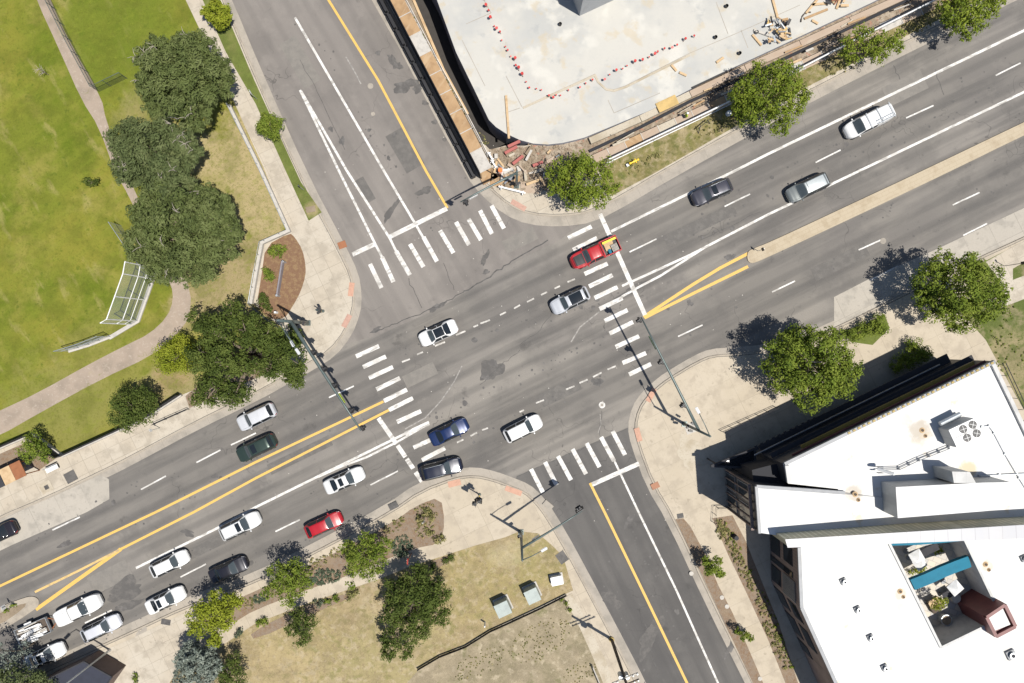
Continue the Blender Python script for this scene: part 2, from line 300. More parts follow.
MAT['leaf_pine'] = leafmat('pine_needles', (0.085, 0.108, 0.04), (0.125, 0.145, 0.06), (0.046, 0.062, 0.024), .15)
MAT['leaf_blue'] = leafmat('blue_spruce_needles', (0.1485, 0.1755, 0.1485), (0.2565, 0.2835, 0.2362), (0.0810, 0.0945, 0.0743), .1)
MAT['leaf_cover'] = leafmat('grey_ground_cover', (0.0690, 0.0920, 0.0575), (0.1150, 0.1437, 0.0920), (0.0403, 0.0575, 0.0345), .1)
MAT['leaf_tuft'] = leafmat('dry_tufts', (0.1725, 0.1725, 0.0575), (0.2990, 0.2530, 0.1150), (0.0920, 0.1035, 0.0345), .2)

# ------------------------------------------------------------------ mesh builders
class MB:
    def __init__(s): s.v = []; s.f = []; s.mi = []; s.cur = 0
    def add(s, vs, fs):
        b = len(s.v); s.v += [tuple(p) for p in vs]
        for f in fs: s.f.append([i + b for i in f]); s.mi.append(s.cur)
    def box(s, c, size, rz=0.0, M=None):
        x, y, z = (d / 2 for d in size); vs = []
        rot = Matrix.Rotation(rz, 3, 'Z') if M is None else M
        for dz in (-z, z):
            for dx, dy in ((-x, -y), (x, -y), (x, y), (-x, y)):
                vs.append(Vector(c) + rot @ Vector((dx, dy, dz)))
        s.add(vs, [(3, 2, 1, 0), (4, 5, 6, 7), (0, 1, 5, 4), (1, 2, 6, 5), (2, 3, 7, 6), (3, 0, 4, 7)]); return s
    def bar(s, a, b, w, h):
        """box from a to b, width w horizontally, height h"""
        a, b = Vector(a), Vector(b); d = b - a; L = d.length; x = d.normalized()
        y = Vector((0, 0, 1)).cross(x)
        y = Vector((0, 1, 0)) if y.length < 1e-4 else y.normalized()
        z = x.cross(y)
        return s.box((a + b) / 2, (L, w, h), M=Matrix((x, y, z)).transposed())
    def tube(s, a, b, r, r2=None, n=8, cap=True):
        a, b = Vector(a), Vector(b); r2 = r if r2 is None else r2
        x = (b - a).normalized(); y = x.orthogonal().normalized(); z = x.cross(y); vs = []
        for p, rr in ((a, r), (b, r2)):
            for i in range(n):
                t = 2 * math.pi * i / n; vs.append(p + (y * math.cos(t) + z * math.sin(t)) * rr)
        fs = [(i, (i + 1) % n, n + (i + 1) % n, n + i) for i in range(n)]
        if cap: fs += [tuple(range(n - 1, -1, -1)), tuple(range(n, 2 * n))]
        s.add(vs, fs); return s
    def chain(s, pts, rs, n=8):
        """one continuous tapering tube through points"""
        vs = []; pts = [Vector(p) for p in pts]
        for i, p in enumerate(pts):
            x = (pts[min(i + 1, len(pts) - 1)] - pts[max(i - 1, 0)]).normalized()
            ref = Vector((.31, .95, .05)) if abs(x.y) < .9 else Vector((1, 0, 0))
            y = ref.cross(x).normalized(); z = x.cross(y)
            for k in range(n):
                t = 2 * math.pi * k / n; vs.append(p + (y * math.cos(t) + z * math.sin(t)) * rs[i])
        fs = []
        for i in range(len(pts) - 1):
            for k in range(n): fs.append((i * n + k, i * n + (k + 1) % n, (i + 1) * n + (k + 1) % n, (i + 1) * n + k))
        fs += [tuple(range(n - 1, -1, -1)), tuple(range((len(pts) - 1) * n, len(pts) * n))]
        s.add(vs, fs); return s
    def prism(s, poly, z0, z1, bottom=True):
        """poly: list of 2-D/3-D world points (any winding)"""
        p = [(q[0], q[1]) for q in poly]
        if sum(p[i - 1][0] * p[i][1] - p[i][0] * p[i - 1][1] for i in range(len(p))) < 0: p.reverse()
        n = len(p); z0 = z0 if callable(z0) else (lambda x, y, c=z0: c); z1 = z1 if callable(z1) else (lambda x, y, c=z1: c)
        vs = [(x, y, z0(x, y)) for x, y in p] + [(x, y, z1(x, y)) for x, y in p]
        fs = [tuple(range(n, 2 * n))] + [(i, (i + 1) % n, n + (i + 1) % n, n + i) for i in range(n)]
        if bottom: fs.append(tuple(range(n - 1, -1, -1)))
        s.add(vs, fs); return s
    def flat(s, poly, z):
        p = [(q[0], q[1]) for q in poly]
        if sum(p[i - 1][0] * p[i][1] - p[i][0] * p[i - 1][1] for i in range(len(p))) < 0: p.reverse()
        s.add([(x, y, z) for x, y in p], [tuple(range(len(p)))]); return s
    def strip(s, pts, w, z, h=None):
        """ribbon of width w along world points; with h a raised kerb-like bar from z to z+h"""
        a = offset(pts, w / 2); b = offset(pts, -w / 2)
        for i in range(len(pts) - 1):
            q = [a[i], a[i + 1], b[i + 1], b[i]]
            if h is None: s.flat(q, z)
            else: s.prism(q, z, z + h)
        return s
    def ball(s, c, r, n=8, m=6):
        r = (r, r, r) if isinstance(r, (int, float)) else r; vs = [(c[0], c[1], c[2] + r[2])]
        for j in range(1, m):
            ph = math.pi * j / m
            for i in range(n):
                t = 2 * math.pi * i / n; vs.append((c[0] + r[0] * math.sin(ph) * math.cos(t), c[1] + r[1] * math.sin(ph) * math.sin(t), c[2] + r[2] * math.cos(ph)))
        vs.append((c[0], c[1], c[2] - r[2])); fs = [(0, 1 + i, 1 + (i + 1) % n) for i in range(n)]
        for j in range(m - 2):
            for i in range(n): fs.append((1 + j * n + i, 1 + (j + 1) * n + i, 1 + (j + 1) * n + (i + 1) % n, 1 + j * n + (i + 1) % n))
        k = 1 + (m - 2) * n; fs += [(k + i, len(vs) - 1, k + (i + 1) % n) for i in range(n)]
        s.add(vs, fs); return s
    def build(s, name, mats, parent=None, smooth=False, bevel=0.0, loc=None, rz=0.0):
        me = bpy.data.meshes.new(name); me.from_pydata(s.v, [], s.f)
        mats = mats if isinstance(mats, (list, tuple)) else [mats]
        for m in mats: me.materials.append(MAT[m] if isinstance(m, str) else m)
        if len(mats) > 1:
            me.polygons.foreach_set('material_index', s.mi)
        if bevel:
            bm = bmesh.new(); bm.from_mesh(me)
            es = [e for e in bm.edges if len(e.link_faces) == 2 and e.calc_face_angle(0) > .5]
            bmesh.ops.bevel(bm, geom=es, offset=bevel, segments=2, affect='EDGES', clamp_overlap=True)
            bm.to_mesh(me); bm.free()
        if smooth: me.polygons.foreach_set('use_smooth', [True] * len(me.polygons))
        me.update()
        return link_mesh(name, me, parent, loc, rz)

def offset(pts, d):
    """offset an open polyline to its right-hand side by d"""
    P = [Vector((p[0], p[1])) for p in pts]; out = []
    for i, p in enumerate(P):
        ns = []
        if i > 0: t = (P[i] - P[i - 1]).normalized(); ns.append(Vector((t.y, -t.x)))
        if i < len(P) - 1: t = (P[i + 1] - P[i]).normalized(); ns.append(Vector((t.y, -t.x)))
        n = sum(ns, Vector((0, 0)))
        n = ns[0] if n.length < 1e-6 else n.normalized()
        out.append(p + n * d / max(.4, n.dot(ns[0])))
    return out
def chaikin(pts, it=2, closed=False):
    pts = [Vector(p[:2]) for p in pts]
    for _ in range(it):
        o = [] if closed else [pts[0]]
        rng = range(len(pts)) if closed else range(len(pts) - 1)
        for i in rng:
            a, b = pts[i], pts[(i + 1) % len(pts)]; o += [a * .75 + b * .25, a * .25 + b * .75]
        if not closed: o.append(pts[-1])
        pts = o
    return pts
def struct(o): o['kind'] = 'structure'; return o
SHN = [0]
def sheet(name, px, z, m, smooth=0):
    if z > .1: SHN[0] += 1; z += .0012 * (SHN[0] % 3)
    w = GP(px, 0)
    if smooth: w = chaikin(w, smooth, True)
    return struct(MB().flat(w, z).build(name, m))
MAT['panel_grey'] = plain('pale_grey_roof_paint', (.42, .45, .45), .35, .3, .6, var=.1)

MAT['shade_dark_soil'] = plain('soil_with_painted_shade', (.045, .04, .036), .95)  # soil colour darkened to paint in the shade of the excavation
MAT['dark_brick'] = plain('dark_brown_brick', (.12, .085, .07), .85)

MAT['repair_dark'] = surf('dark_asphalt_repair', (.105, .098, .09), [N(1.2, .4, .65, (.14, .13, .118), .8), N(14, .45, .7, (.075, .07, .065), .6)], bump=(18, .25, .02))
MAT['repair_light'] = surf('light_asphalt_repair', (.185, .17, .15), [N(1.2, .4, .65, (.15, .14, .125), .8), N(14, .45, .7, (.13, .12, .108), .6)], bump=(18, .25, .02))
MAT['red_dull'] = plain('weathered_red_steel', (.33, .095, .08), .7)

MAT['lamp_grey'] = plain('pale_grey_lamp_housing', (.45, .46, .47), .5)
# ================================================================== SETTING
ZB = .13                                   # height of the pavement blocks
Z_N, Z_M, Z_S, Z_G, Z_P, Z_P2 = 0.0, .004, .008, .012, .018, .027
NWK = [(-420, 720), (-150, 590), (0, 518), (48, 498), (103, 472), (129, 459), (192, 425), (256, 394), (283, 379), (310, 364), (331, 351), (346, 332), (354, 311), (355, 294), (352, 275), (340, 250), (303, 180), (256, 75), (225, 0), (150, -165), (75, -330)]
NEK = [(190, -330), (283, -165), (385, 0), (475, 172), (489, 189), (509, 206), (530, 215), (560, 217), (591, 213), (625, 195), (660, 174), (752, 123), (813, 90), (918, 37), (1024, -14), (1450, -225)]
SEK = [(1450, 28), (1150, 176), (1024, 237), (975, 259), (883, 304), (855, 318), (800, 343), (765, 351), (732, 354), (712, 355), (697, 361), (667, 379), (657, 387), (647, 396), (638, 409), (634, 427), (637, 443), (652, 484), (672, 517), (713, 605), (752, 683), (840, 860), (920, 1010)]
SWK = [(-420, 880), (-150, 758), (0, 691), (70, 659), (130, 632), (190, 604), (256, 581), (331, 543), (391, 511), (421, 490), (456, 477), (475, 475), (493, 479), (507, 484), (525, 491), (536, 501), (548, 517), (570, 555), (627, 663), (637, 683), (720, 850), (800, 1010)]
PIT = [(340, -150), (413, 0), (443, 70), (471, 120), (482, 142), (490, 150), (505, 146), (525, 146), (560, 141), (600, 118), (640, 95), (640, -150)]   # the excavation hole

# base ground: one sheet to the horizon with the excavation cut out of it
def holed(name, outer, hole, z, m):
    vs = [Vector((p[0], p[1], 0)) for p in outer]; hs = [Vector((p[0], p[1], 0)) for p in hole]
    tris = tessellate_polygon([vs, hs]); allv = [(p.x, p.y, z) for p in vs + hs]
    fs = []
    for t in tris:
        a, b, c = (Vector(allv[i]) for i in t)
        fs.append(t if (b - a).cross(c - a).z > 0 else t[::-1])
    mb = MB(); mb.add(allv, fs); return struct(mb.build(name, m))
holed('ground', [(-900, -900), (900, -900), (900, 900), (-900, 900)], GP(PIT), -.05, 'far_ground')

sheet('north_street', [(40, -330), (214, 0), (330, 300), (340, 352), (372, 360), (380, 350), (440, 330), (512, 290), (540, 275), (600, 240), (575, 222), (500, 210), (400, 20), (283, -165), (190, -330)], Z_N, 'asphalt_north')
sheet('main_road', [(-420, 716), (0, 514), (130, 455), (256, 390), (331, 348), (378, 335), (440, 308), (512, 262), (560, 240), (600, 208), (660, 170), (813, 86), (1024, -18), (1450, -228), (1450, 34), (1024, 243), (883, 308), (800, 347), (712, 360), (667, 386), (645, 405), (640, 428), (626, 430), (517, 477), (520, 492), (493, 484), (475, 480), (456, 482), (421, 496), (331, 548), (256, 585), (130, 636), (0, 695), (-420, 884)], Z_M, 'asphalt_main')
sheet('south_street', [(517, 476), (627, 428), (645, 425), (645, 445), (680, 517), (760, 683), (845, 860), (925, 1010), (795, 1010), (715, 850), (630, 683), (560, 555), (530, 500), (512, 488)], Z_S, 'asphalt_south')

def kerb_line(px, it=1): return chaikin(GP(px), it)
nw, ne, se, sw = (kerb_line(k) for k in (NWK, NEK, SEK, SWK))
def block(name, line, outer, m='sidewalk'):
    poly = list(line) + [Vector(G(*p)[:2]) for p in outer]
    return struct(MB().prism(poly, -.06, ZB, False).build(name, m))
block('sidewalk', nw, [(-420, -330)])
block('sidewalk', se, [(1450, 1010)], 'plaza')
block('sidewalk', sw, [(-420, 1010)], 'plaza')
# north-east block: a band between the kerb and the excavation
inner = [(1450, -330), (640, -330), (640, -150), (640, 95), (600, 118), (560, 141), (525, 146), (505, 146), (490, 150), (482, 142), (471, 120), (443, 70), (413, 0), (340, -150), (255, -330)]
block('sidewalk', ne, inner)
for line, sgn, w in ((nw, 1, .8), (ne, 1, 1.15), (se, 1, .75), (sw, -1, .95)):
    a, b = offset(line, 0), offset(line, sgn * w); g = MB()
    for i in range(len(a) - 1): g.flat([a[i], a[i + 1], b[i + 1], b[i]], Z_G)
    struct(g.build('gutter', 'gutter'))
    k = MB(); c = offset(line, -sgn * .16)
    for i in range(len(a) - 1): k.flat([a[i], a[i + 1], c[i + 1], c[i]], ZB + .004)
    struct(k.build('kerb', 'kerb'))
sheet('bus_stop_pad', [(109, 479), (109.5, 499), (87, 512), (12, 545), (-150, 623), (-150, 591), (0, 519), (48, 499), (100, 475)], Z_G + .004, 'bus_pad')
sheet('bus_stop_pad', [(834, 297), (870, 278.5), (938, 248.5), (1024, 208), (1200, 122), (1200, 152), (1024, 236), (975, 258), (883, 303), (855, 317), (834, 327)], Z_G + .004, 'bus_pad')

for line, sgn in ((nw, 1), (ne, 1), (se, 1), (sw, -1)):
    a, b = offset(line, -sgn * .20), offset(line, -sgn * .26); g = MB()
    for i in range(len(a) - 1): g.flat([a[i], a[i + 1], b[i + 1], b[i]], ZB + .0055)
    struct(g.build('kerb_joint', 'tar'))
# raised medians
def median(px, m='median'):
    w = chaikin(GP(px), 2, True); return struct(MB().prism(w, -.02, .14, False).build('median_island', m))
median([(747, 252), (752, 249), (768, 243), (845, 207), (922, 171), (1024, 122), (1450, -80), (1450, -66), (1024, 135), (953, 170), (850, 219), (768, 257), (752, 264), (747, 261)])
median([(39, 598), (32, 595.5), (20, 599), (0, 607), (-300, 735), (-300, 768), (0, 632), (36, 609), (40, 604)], 'kerb')
sheet('median_bed', [(28, 601), (0, 613), (-300, 741), (-300, 761), (0, 625), (25, 608)], .146, 'soil', 1)

# ---- lawns, beds and paths on the blocks
L1, L2, L3, L4 = ZB + .006, ZB + .012, ZB + .016, ZB + .020
sheet('park_lawn', [(-420, -330), (20, -330), (105, -170), (186, 0), (205, 40), (232, 97), (264, 168), (289, 231), (264, 243), (258, 270), (253, 303), (284, 329), (292, 345), (250, 366), (182, 395), (119, 431), (64, 456), (35, 434), (0, 447), (-420, 650)], L1, 'lawn')
sheet('park_path', [(37, 0), (60, 50), (82, 100), (100, 128), (115, 171), (130, 197), (155, 250), (172, 285), (174, 300), (168, 317), (150, 334), (127, 345), (90, 364), (40, 392), (0, 411), (-300, 545), (-300, 573), (0, 436), (40, 413), (100, 380), (152, 356), (176, 336), (190, 318), (192, 292), (178, 260), (150, 222), (137, 195), (122, 160), (107, 122), (102, 97), (70, 42), (51, 0), (10, -100), (0, -100)], L2, 'path', 1)
sheet('verge', [(150, -130), (222, 3), (254, 79), (301, 182), (322, 212.5), (309, 221), (286, 171), (256, 104), (226, 52), (203, 0), (140, -130)], L1, 'green_verge')
sheet('bark_bed', [(290, 233), (295, 237), (303, 250), (306, 265), (306, 276), (301, 292), (294, 305), (284, 320), (268, 318), (257, 305), (262, 275), (266, 246)], L2, 'mulch_red', 1)
sheet('planting_bed', [(-20, 462), (0, 454), (32, 440), (60, 456), (40, 470), (25, 462), (0, 472), (-20, 480)], L2, 'mulch')
sheet('tree_bed', [(190, 408), (240, 385), (270, 372), (287, 352), (278, 342), (255, 352), (215, 372), (186, 396)], L2, 'mulch')
# north-east verge and construction ground
sheet('verge', [(612, 196), (655, 173), (700, 147), (752, 117), (813, 84), (918, 30), (1024, -22), (1300, -155), (1290, -175), (1000, -34), (940, 0), (860, 39), (780, 79), (700, 119), (655, 140), (622, 155), (604, 170), (600, 185)], L3, 'site_verge')
sheet('construction_ground', [(488, 150), (505, 147), (525, 147), (560, 142), (600, 119), (640, 96), (700, 70), (768, 40), (880, -12), (1000, -70), (1000, -20), (940, 3), (860, 42), (780, 82), (700, 124), (622, 160), (585, 180), (560, 192), (535, 190), (510, 178), (495, 165)], L1, 'rubble_soil')
sheet('construction_ground', [(405, -4), (413, 0), (443, 70), (471, 120), (484, 146), (492, 163), (485, 166), (466, 125), (438, 74), (408, 8), (380, -50), (385, -60)], L2, 'soil')
# south-east beds and lawn
sheet('planting_bed', [(675, 519), (683, 518), (690, 526), (705, 554), (718, 585), (732, 612), (748, 648), (766, 690), (850, 860), (835, 860), (756, 690), (716, 605), (690, 550)], L1, 'mulch')
sheet('planting_bed', [(712, 518), (732, 515), (745, 540), (765, 590), (778, 622), (800, 690), (860, 860), (845, 860), (788, 690), (768, 640), (745, 590), (728, 555)], L1, 'mulch')
sheet('east_lawn', [(975, 290), (1024, 262), (1200, 175), (1450, 60), (1450, 600), (1040, 440), (1012, 390), (985, 340), (960, 312)], L1, 'east_lawn')
sheet('paved_walk', [(985, 262), (1024, 240), (1060, 222), (1060, 240), (1012, 268), (1012, 280), (1060, 262), (1060, 285), (1000, 308), (985, 300), (1000, 282)], L2, 'sidewalk')
sheet('verge', [(842, 330), (862, 326), (884, 314), (889, 328), (872, 345), (850, 342)], L1, 'green_verge')
sheet('verge', [(975, 266), (1018, 244), (1010, 268), (985, 285), (968, 292)], L1, 'green_verge')
# south-west beds, path and lawns
sheet('dry_lawn', [(145, 690), (190, 662), (215, 650), (256, 623), (313, 601), (376, 580), (411, 566), (476, 545), (505, 537), (520, 531), (538, 533), (552, 545), (563, 556), (573, 590), (560, 596), (512, 619), (420, 668), (400, 690), (400, 860), (120, 860)], L1, 'dry_lawn')
sheet('dirt_lot', [(572, 593), (580, 610), (600, 650), (612, 690), (690, 860), (395, 860), (400, 690), (420, 668), (512, 620)], L1, 'dirt_lot')
sheet('planting_bed', [(225, 604), (260, 589), (331, 555), (395, 521), (415, 506), (441, 496), (445, 522), (441, 543), (410, 549), (360, 571), (306, 590), (254, 610), (235, 622), (205, 630), (200, 615)], L1, 'mulch', 1)
sheet('planting_bed', [(250, 632), (310, 603), (350, 592), (352, 597), (315, 612), (255, 640)], L2, 'mulch', 1)
sheet('planting_bed', [(425, 564), (452, 553), (456, 559), (432, 570)], L2, 'mulch', 1)
sheet('concrete_pad', [(564, 597), (572, 593), (588, 623), (606, 661), (616, 690), (606, 690), (592, 655), (580, 628)], L2, 'slab_edge')
sheet('driveway', [(60, 668), (128, 640), (190, 610), (205, 625), (188, 655), (165, 690), (130, 700), (100, 690)], L4, 'sidewalk')

# ---- painted markings
LNZ = [0]
def ln(mb, px, w=.16, z=Z_P):
    LNZ[0] += 1; mb.strip(GP(px), w, z + .0011 * (LNZ[0] % 7))
wl = MB()
for px, w in (([(611, 231.5), (734.5, 171), (768, 154), (1020, 32.5), (1300, -103)], .30),
              ([(622, 286), (690, 255), (768, 214.5), (859, 171), (1024, 92), (1300, -42)], .28), ([(622, 296.5), (637, 288), (660, 276), (690, 257), (707, 246)], .26),
              ([(429, 422), (392, 440), (256, 507), (217.5, 528), (136, 568)], .28), ([(429, 423.5), (397, 442), (367, 457), (340, 467), (318, 477)], .24),
              ([(295, 17.5), (384, 171), (416, 225), (424, 239)], .28), ([(300, 90), (339, 171), (375, 243.5), (382, 257)], .28), ([(301, 91), (347, 171), (390, 238.5), (396, 251)], .28),
              ([(613, 458), (639, 513), (676, 589.5), (718, 683), (800, 860)], .24)): ln(wl, px, w)
struct(wl.build('lane_line', 'paint_white'))
wd = MB()
for a, b in (((629.5, 252), (656.5, 239)), ((724.5, 206.5), (750, 194)), ((815.5, 162.5), (840.5, 150)), ((906, 118), (933.5, 105.5)), ((995.5, 75.5), (1020.5, 63)),
             ((678, 336.5), (702.5, 325)), ((772, 292), (795, 281)), ((858.5, 250), (884, 238.5)), ((952.5, 205), (979.5, 192.5)), ((870.5, 280), (898, 266)), ((963, 235.5), (987, 223.5)),
             ((329, 397.5), (354, 386)), ((231, 445), (256, 433)), ((196.5, 462.5), (220.5, 450)), ((141, 489.5), (166, 476)), ((52.5, 530), (80, 517)),
             ((370.5, 485), (398, 471)), ((275.5, 531.5), (300, 519.5)), ((180.5, 577), (206, 564)), ((85, 623), (112, 610))): ln(wd, (a, b), .17)
struct(wd.build('lane_dash', 'paint_white')); wd = MB()
for a, b in (((402, 362), (410, 359)), ((417, 354.5), (423, 352)), ((435, 346), (445, 342)), ((456, 335), (465.5, 331)), ((473.5, 327), (478, 325)), ((480.5, 323.5), (490, 320)), ((500, 315), (506, 312)), ((514, 308.5), (520, 305)), ((527, 302), (534, 298.5)), ((541, 295), (547, 292)), ((554.5, 288.5), (560, 286)), ((567.5, 282), (575, 279)),
             ((519.5, 412), (524, 410)), ((536, 403), (544, 400)), ((566, 389.5), (574.5, 386)), ((579.5, 383), (587.5, 379.5)), ((593, 377), (601.5, 372.5)), ((607.5, 369.5), (616, 366)), ((457, 442.5), (463.5, 439.5)), ((470.5, 436), (477, 432.5)), ((482, 430), (488, 428))): ln(wd, (a, b), .19)
struct(wd.build('lane_dash', 'paint_worn'))
sl = MB()
for px in ([(600, 214), (645, 315)], [(378.5, 418), (396.5, 443.8)], [(397.6, 445.4), (405.5, 457)], [(406.7, 458.8), (413.3, 468.6)], [(415.5, 472), (422, 481.5)], [(388.5, 237.5), (447, 208.5)], [(352.5, 254.5), (375, 244)], [(592, 484.5), (639, 463.5)]): ln(sl, px, .52, Z_P2)
struct(sl.build('stop_line', 'paint_white'))
for group in ([((568, 238), (591.5, 226.5)), ((573, 250), (597, 238)), ((578, 262), (602, 250.5)), ((584.5, 274), (607.5, 263.5)), ((589, 286.5), (612.5, 275)), ((594.5, 298), (617.5, 287)), ((599.5, 309), (622.5, 298)), ((604.5, 321), (627.5, 310)), ((609.5, 333.5), (633, 322)), ((615.5, 347), (639, 336)), ((622.5, 363), (646, 353)), ((629, 374.5), (651, 364))],
              [((356, 356.5), (379, 346)), ((363, 367), (386, 356.5)), ((369, 378), (393, 367)), ((376.5, 389.5), (400, 378)), ((384, 401), (407, 389.5)), ((389, 410), (413, 398)), ((397, 422), (421, 411)), ((405, 434), (429, 423)), ((413.5, 447.5), (437, 437)), ((422, 460), (445, 448)), ((429, 472), (452, 461))],
              [((370, 264), (381.5, 288)), ((382, 257), (393.5, 282)), ((396, 251), (410, 275)), ((410, 244), (423.5, 267)), ((423.5, 237), (437, 261.5)), ((440, 230.5), (453.5, 253)), ((456, 222), (469, 245)), ((468.5, 219), (481, 240)), ((480, 210.5), (492, 234)), ((491.5, 205.5), (504, 228.5))],
              [((531, 469), (543, 492.5)), ((545, 462), (556.5, 485)), ((558, 456), (571, 480)), ((572.5, 449), (586, 474)), ((586.5, 443), (599.5, 467)), ((601, 437), (614, 461)), ((612.5, 431), (625, 455))]):
    cw = MB()
    for a, b in group: ln(cw, (a, b), .50, Z_P2)
    struct(cw.build('crosswalk', 'paint_white'))
yl = MB()
for px, w in (([(-300, 726), (0, 586), (156, 512), (256, 462), (383.5, 401.5)], .28), ([(389, 410), (256, 478), (194, 512), (120, 549.5)], .28), ([(121, 549), (90, 571), (36, 609.5)], .42),
              ([(643.5, 317), (692, 285), (720, 268), (748, 253.5)], .36), ([(644.5, 318), (668, 306), (692, 294), (748, 266.5)], .34),
              ([(240, -160), (328.5, 0), (378, 80), (426, 171), (447.5, 208)], .28), ([(590, 483), (605, 513), (644.5, 594.5), (687, 683), (770, 853)], .30)): ln(yl, px, w)
struct(yl.build('yellow_line', 'paint_yellow'))
yf = MB(); ln(yf, [(119, 550), (80, 570), (35, 592)], .26, Z_P2); struct(yf.build('yellow_line', 'paint_yellow_faded'))
fl = MB()
for px, w in (([(405, 429), (425, 418), (441, 401), (454, 382), (462, 366)], .14), ([(599, 312), (580, 327), (571, 342)], .16), ([(346, 57), (352, 67), (358, 78), (361, 84)], .16), ([(600, 414), (601, 424), (598, 433)], .08)): ln(fl, px, w, Z_P - .002)
struct(fl.build('worn_arc', 'paint_faded'))

# ---- seams, stains and covers in the road
tr = MB()
def wig(px, n=5, amp=.18, seed=1):
    rr = random.Random(seed); o = []
    w = GP(px)
    for a, b in zip(w, w[1:]):
        for i in range(n): o.append(a.lerp(b, i / n) + Vector((rr.uniform(-amp, amp), rr.uniform(-amp, amp), 0)))
    o.append(w[-1]); return o
for i, (px, w) in enumerate((([(371, 333), (392, 325), (420, 314), (440, 305), (464, 292)], .10), ([(464, 292), (490, 276), (512, 261), (548, 240)], .14), ([(408, 279), (422, 308)], .07), ([(444, 263), (454, 290)], .06),
              ([(517, 476), (560, 458), (600, 441), (628, 428)], .05), ([(893, 66), (900, 80)], .06), ([(935, 70), (944, 95)], .06), ([(602, 410), (600, 436)], .05),
              ([(640, 605), (652, 650), (660, 683)], .06), ([(560, 300), (540, 330), (520, 345)], .05), ([(700, 240), (760, 212)], .05), ([(480, 385), (505, 362), (520, 350)], .05), ([(300, 60), (318, 92), (345, 150)], .05))):
    tr.strip(wig(px, 6, .12, i), w, Z_P - .002)
struct(tr.build('tar_seam', 'tar'))
def blotch(name, c, rx, ry, rot, m, z, seed):
    rr = random.Random(seed); p = []
    ph = [rr.uniform(0, 6.3) for _ in range(4)]
    for i in range(36):
        t = 2 * math.pi * i / 36; k = 1 + .22 * math.sin(2 * t + ph[0]) + .16 * math.sin(3 * t + ph[1]) + .12 * math.sin(5 * t + ph[2]) + .08 * math.sin(9 * t + ph[3])
        x, y = rx * k * math.cos(t), ry * k * math.sin(t)
        p.append((c[0] + x * math.cos(rot) + y * math.sin(rot), c[1] - x * math.sin(rot) + y * math.cos(rot)))
    return struct(MB().flat(GP(p), z).build(name, m))
for i, (c, rx, ry, rot, m) in enumerate((((491, 370), 13, 9, 1.0, 'asphalt_patch'), ((493, 363), 4, 4, 0, 'oil'), ((485, 376), 3.5, 4, 0, 'oil'), ((597.5, 382), 5, 4.5, 0, 'oil'), ((437, 307), 8, 3, .5, 'oil'), ((376, 330), 6, 2, .4, 'oil'), ((486, 272), 4, 2, .6, 'oil'),
       ((392, 60), 3, 7, .6, 'oil'), ((398, 66), 4, 4, 0, 'oil'), ((405, 86), 12, 6, .2, 'oil'), ((418, 88), 6, 4, .4, 'oil'), ((342, 141), 3, 4, .4, 'oil'), ((394, 135), 2.5, 2.5, 0, 'oil'), ((378, 53), 2, 3, 0, 'oil'), ((331, 129), 2, 3, 0, 'oil'), ((425, 103), 3, 2.4, .3, 'oil'), ((434, 122), 2.4, 2.2, .3, 'oil'),
       ((391, 211), 3, 13, -.5, 'asphalt_patch'), ((424, 191), 7, 4, .5, 'asphalt_patch'), ((485, 258), 3, 7, -.4, 'asphalt_patch'), ((188, 533), 7, 3, -.2, 'oil'), ((65, 544), 6, 3, .5, 'oil'), ((130, 605), 14, 4, .45, 'asphalt_patch'), ((120, 609), 6, 3, .4, 'oil'), ((125, 590), 20, 9, .4, 'asphalt_patch'), ((215, 476), 3, 2.5, 0, 'oil'), ((600, 660), 20, 4, -1.1, 'asphalt_patch'),
       ((650, 637), 8, 20, -.4, 'asphalt_patch'), ((612, 600), 12, 6, -.5, 'asphalt_patch'), ((629, 520), 3, 8, -.4, 'oil'), ((730, 648), 3, 10, -.4, 'oil'), ((690, 303), 3, 3, 0, 'oil'), ((730, 257), 5, 3, .4, 'oil'), ((142, 637), 4, 8, 0, 'asphalt_patch'), ((780, 210), 3, 2, 0, 'oil'), ((632, 290), 16, 3, .45, 'asphalt_patch'))):
    blotch('road_stain', c, rx, ry, rot, m, Z_P - .0035 + .0001 * i if c[1] < 480 or c[0] < 560 else Z_P - .003 + .0001 * i, i)
for c, m, r in (((602, 405), 'paint_white', .38), ((597.5, 382), 'tar', .42), ((883, 241), 'gutter', .36), ((370.5, 86), 'gutter', .34), ((373, 114), 'gutter', .24)):
    p = G(*c); MBx = MB(); MBx.tube((p.x, p.y, .01), (p.x, p.y, .024), r, n=20)
    struct(MBx.build('manhole_cover', m))
p = G(602, 405); struct(MB().tube((p.x, p.y, .02), (p.x, p.y, .028), .16, n=14).build('manhole_cover', 'gutter'))
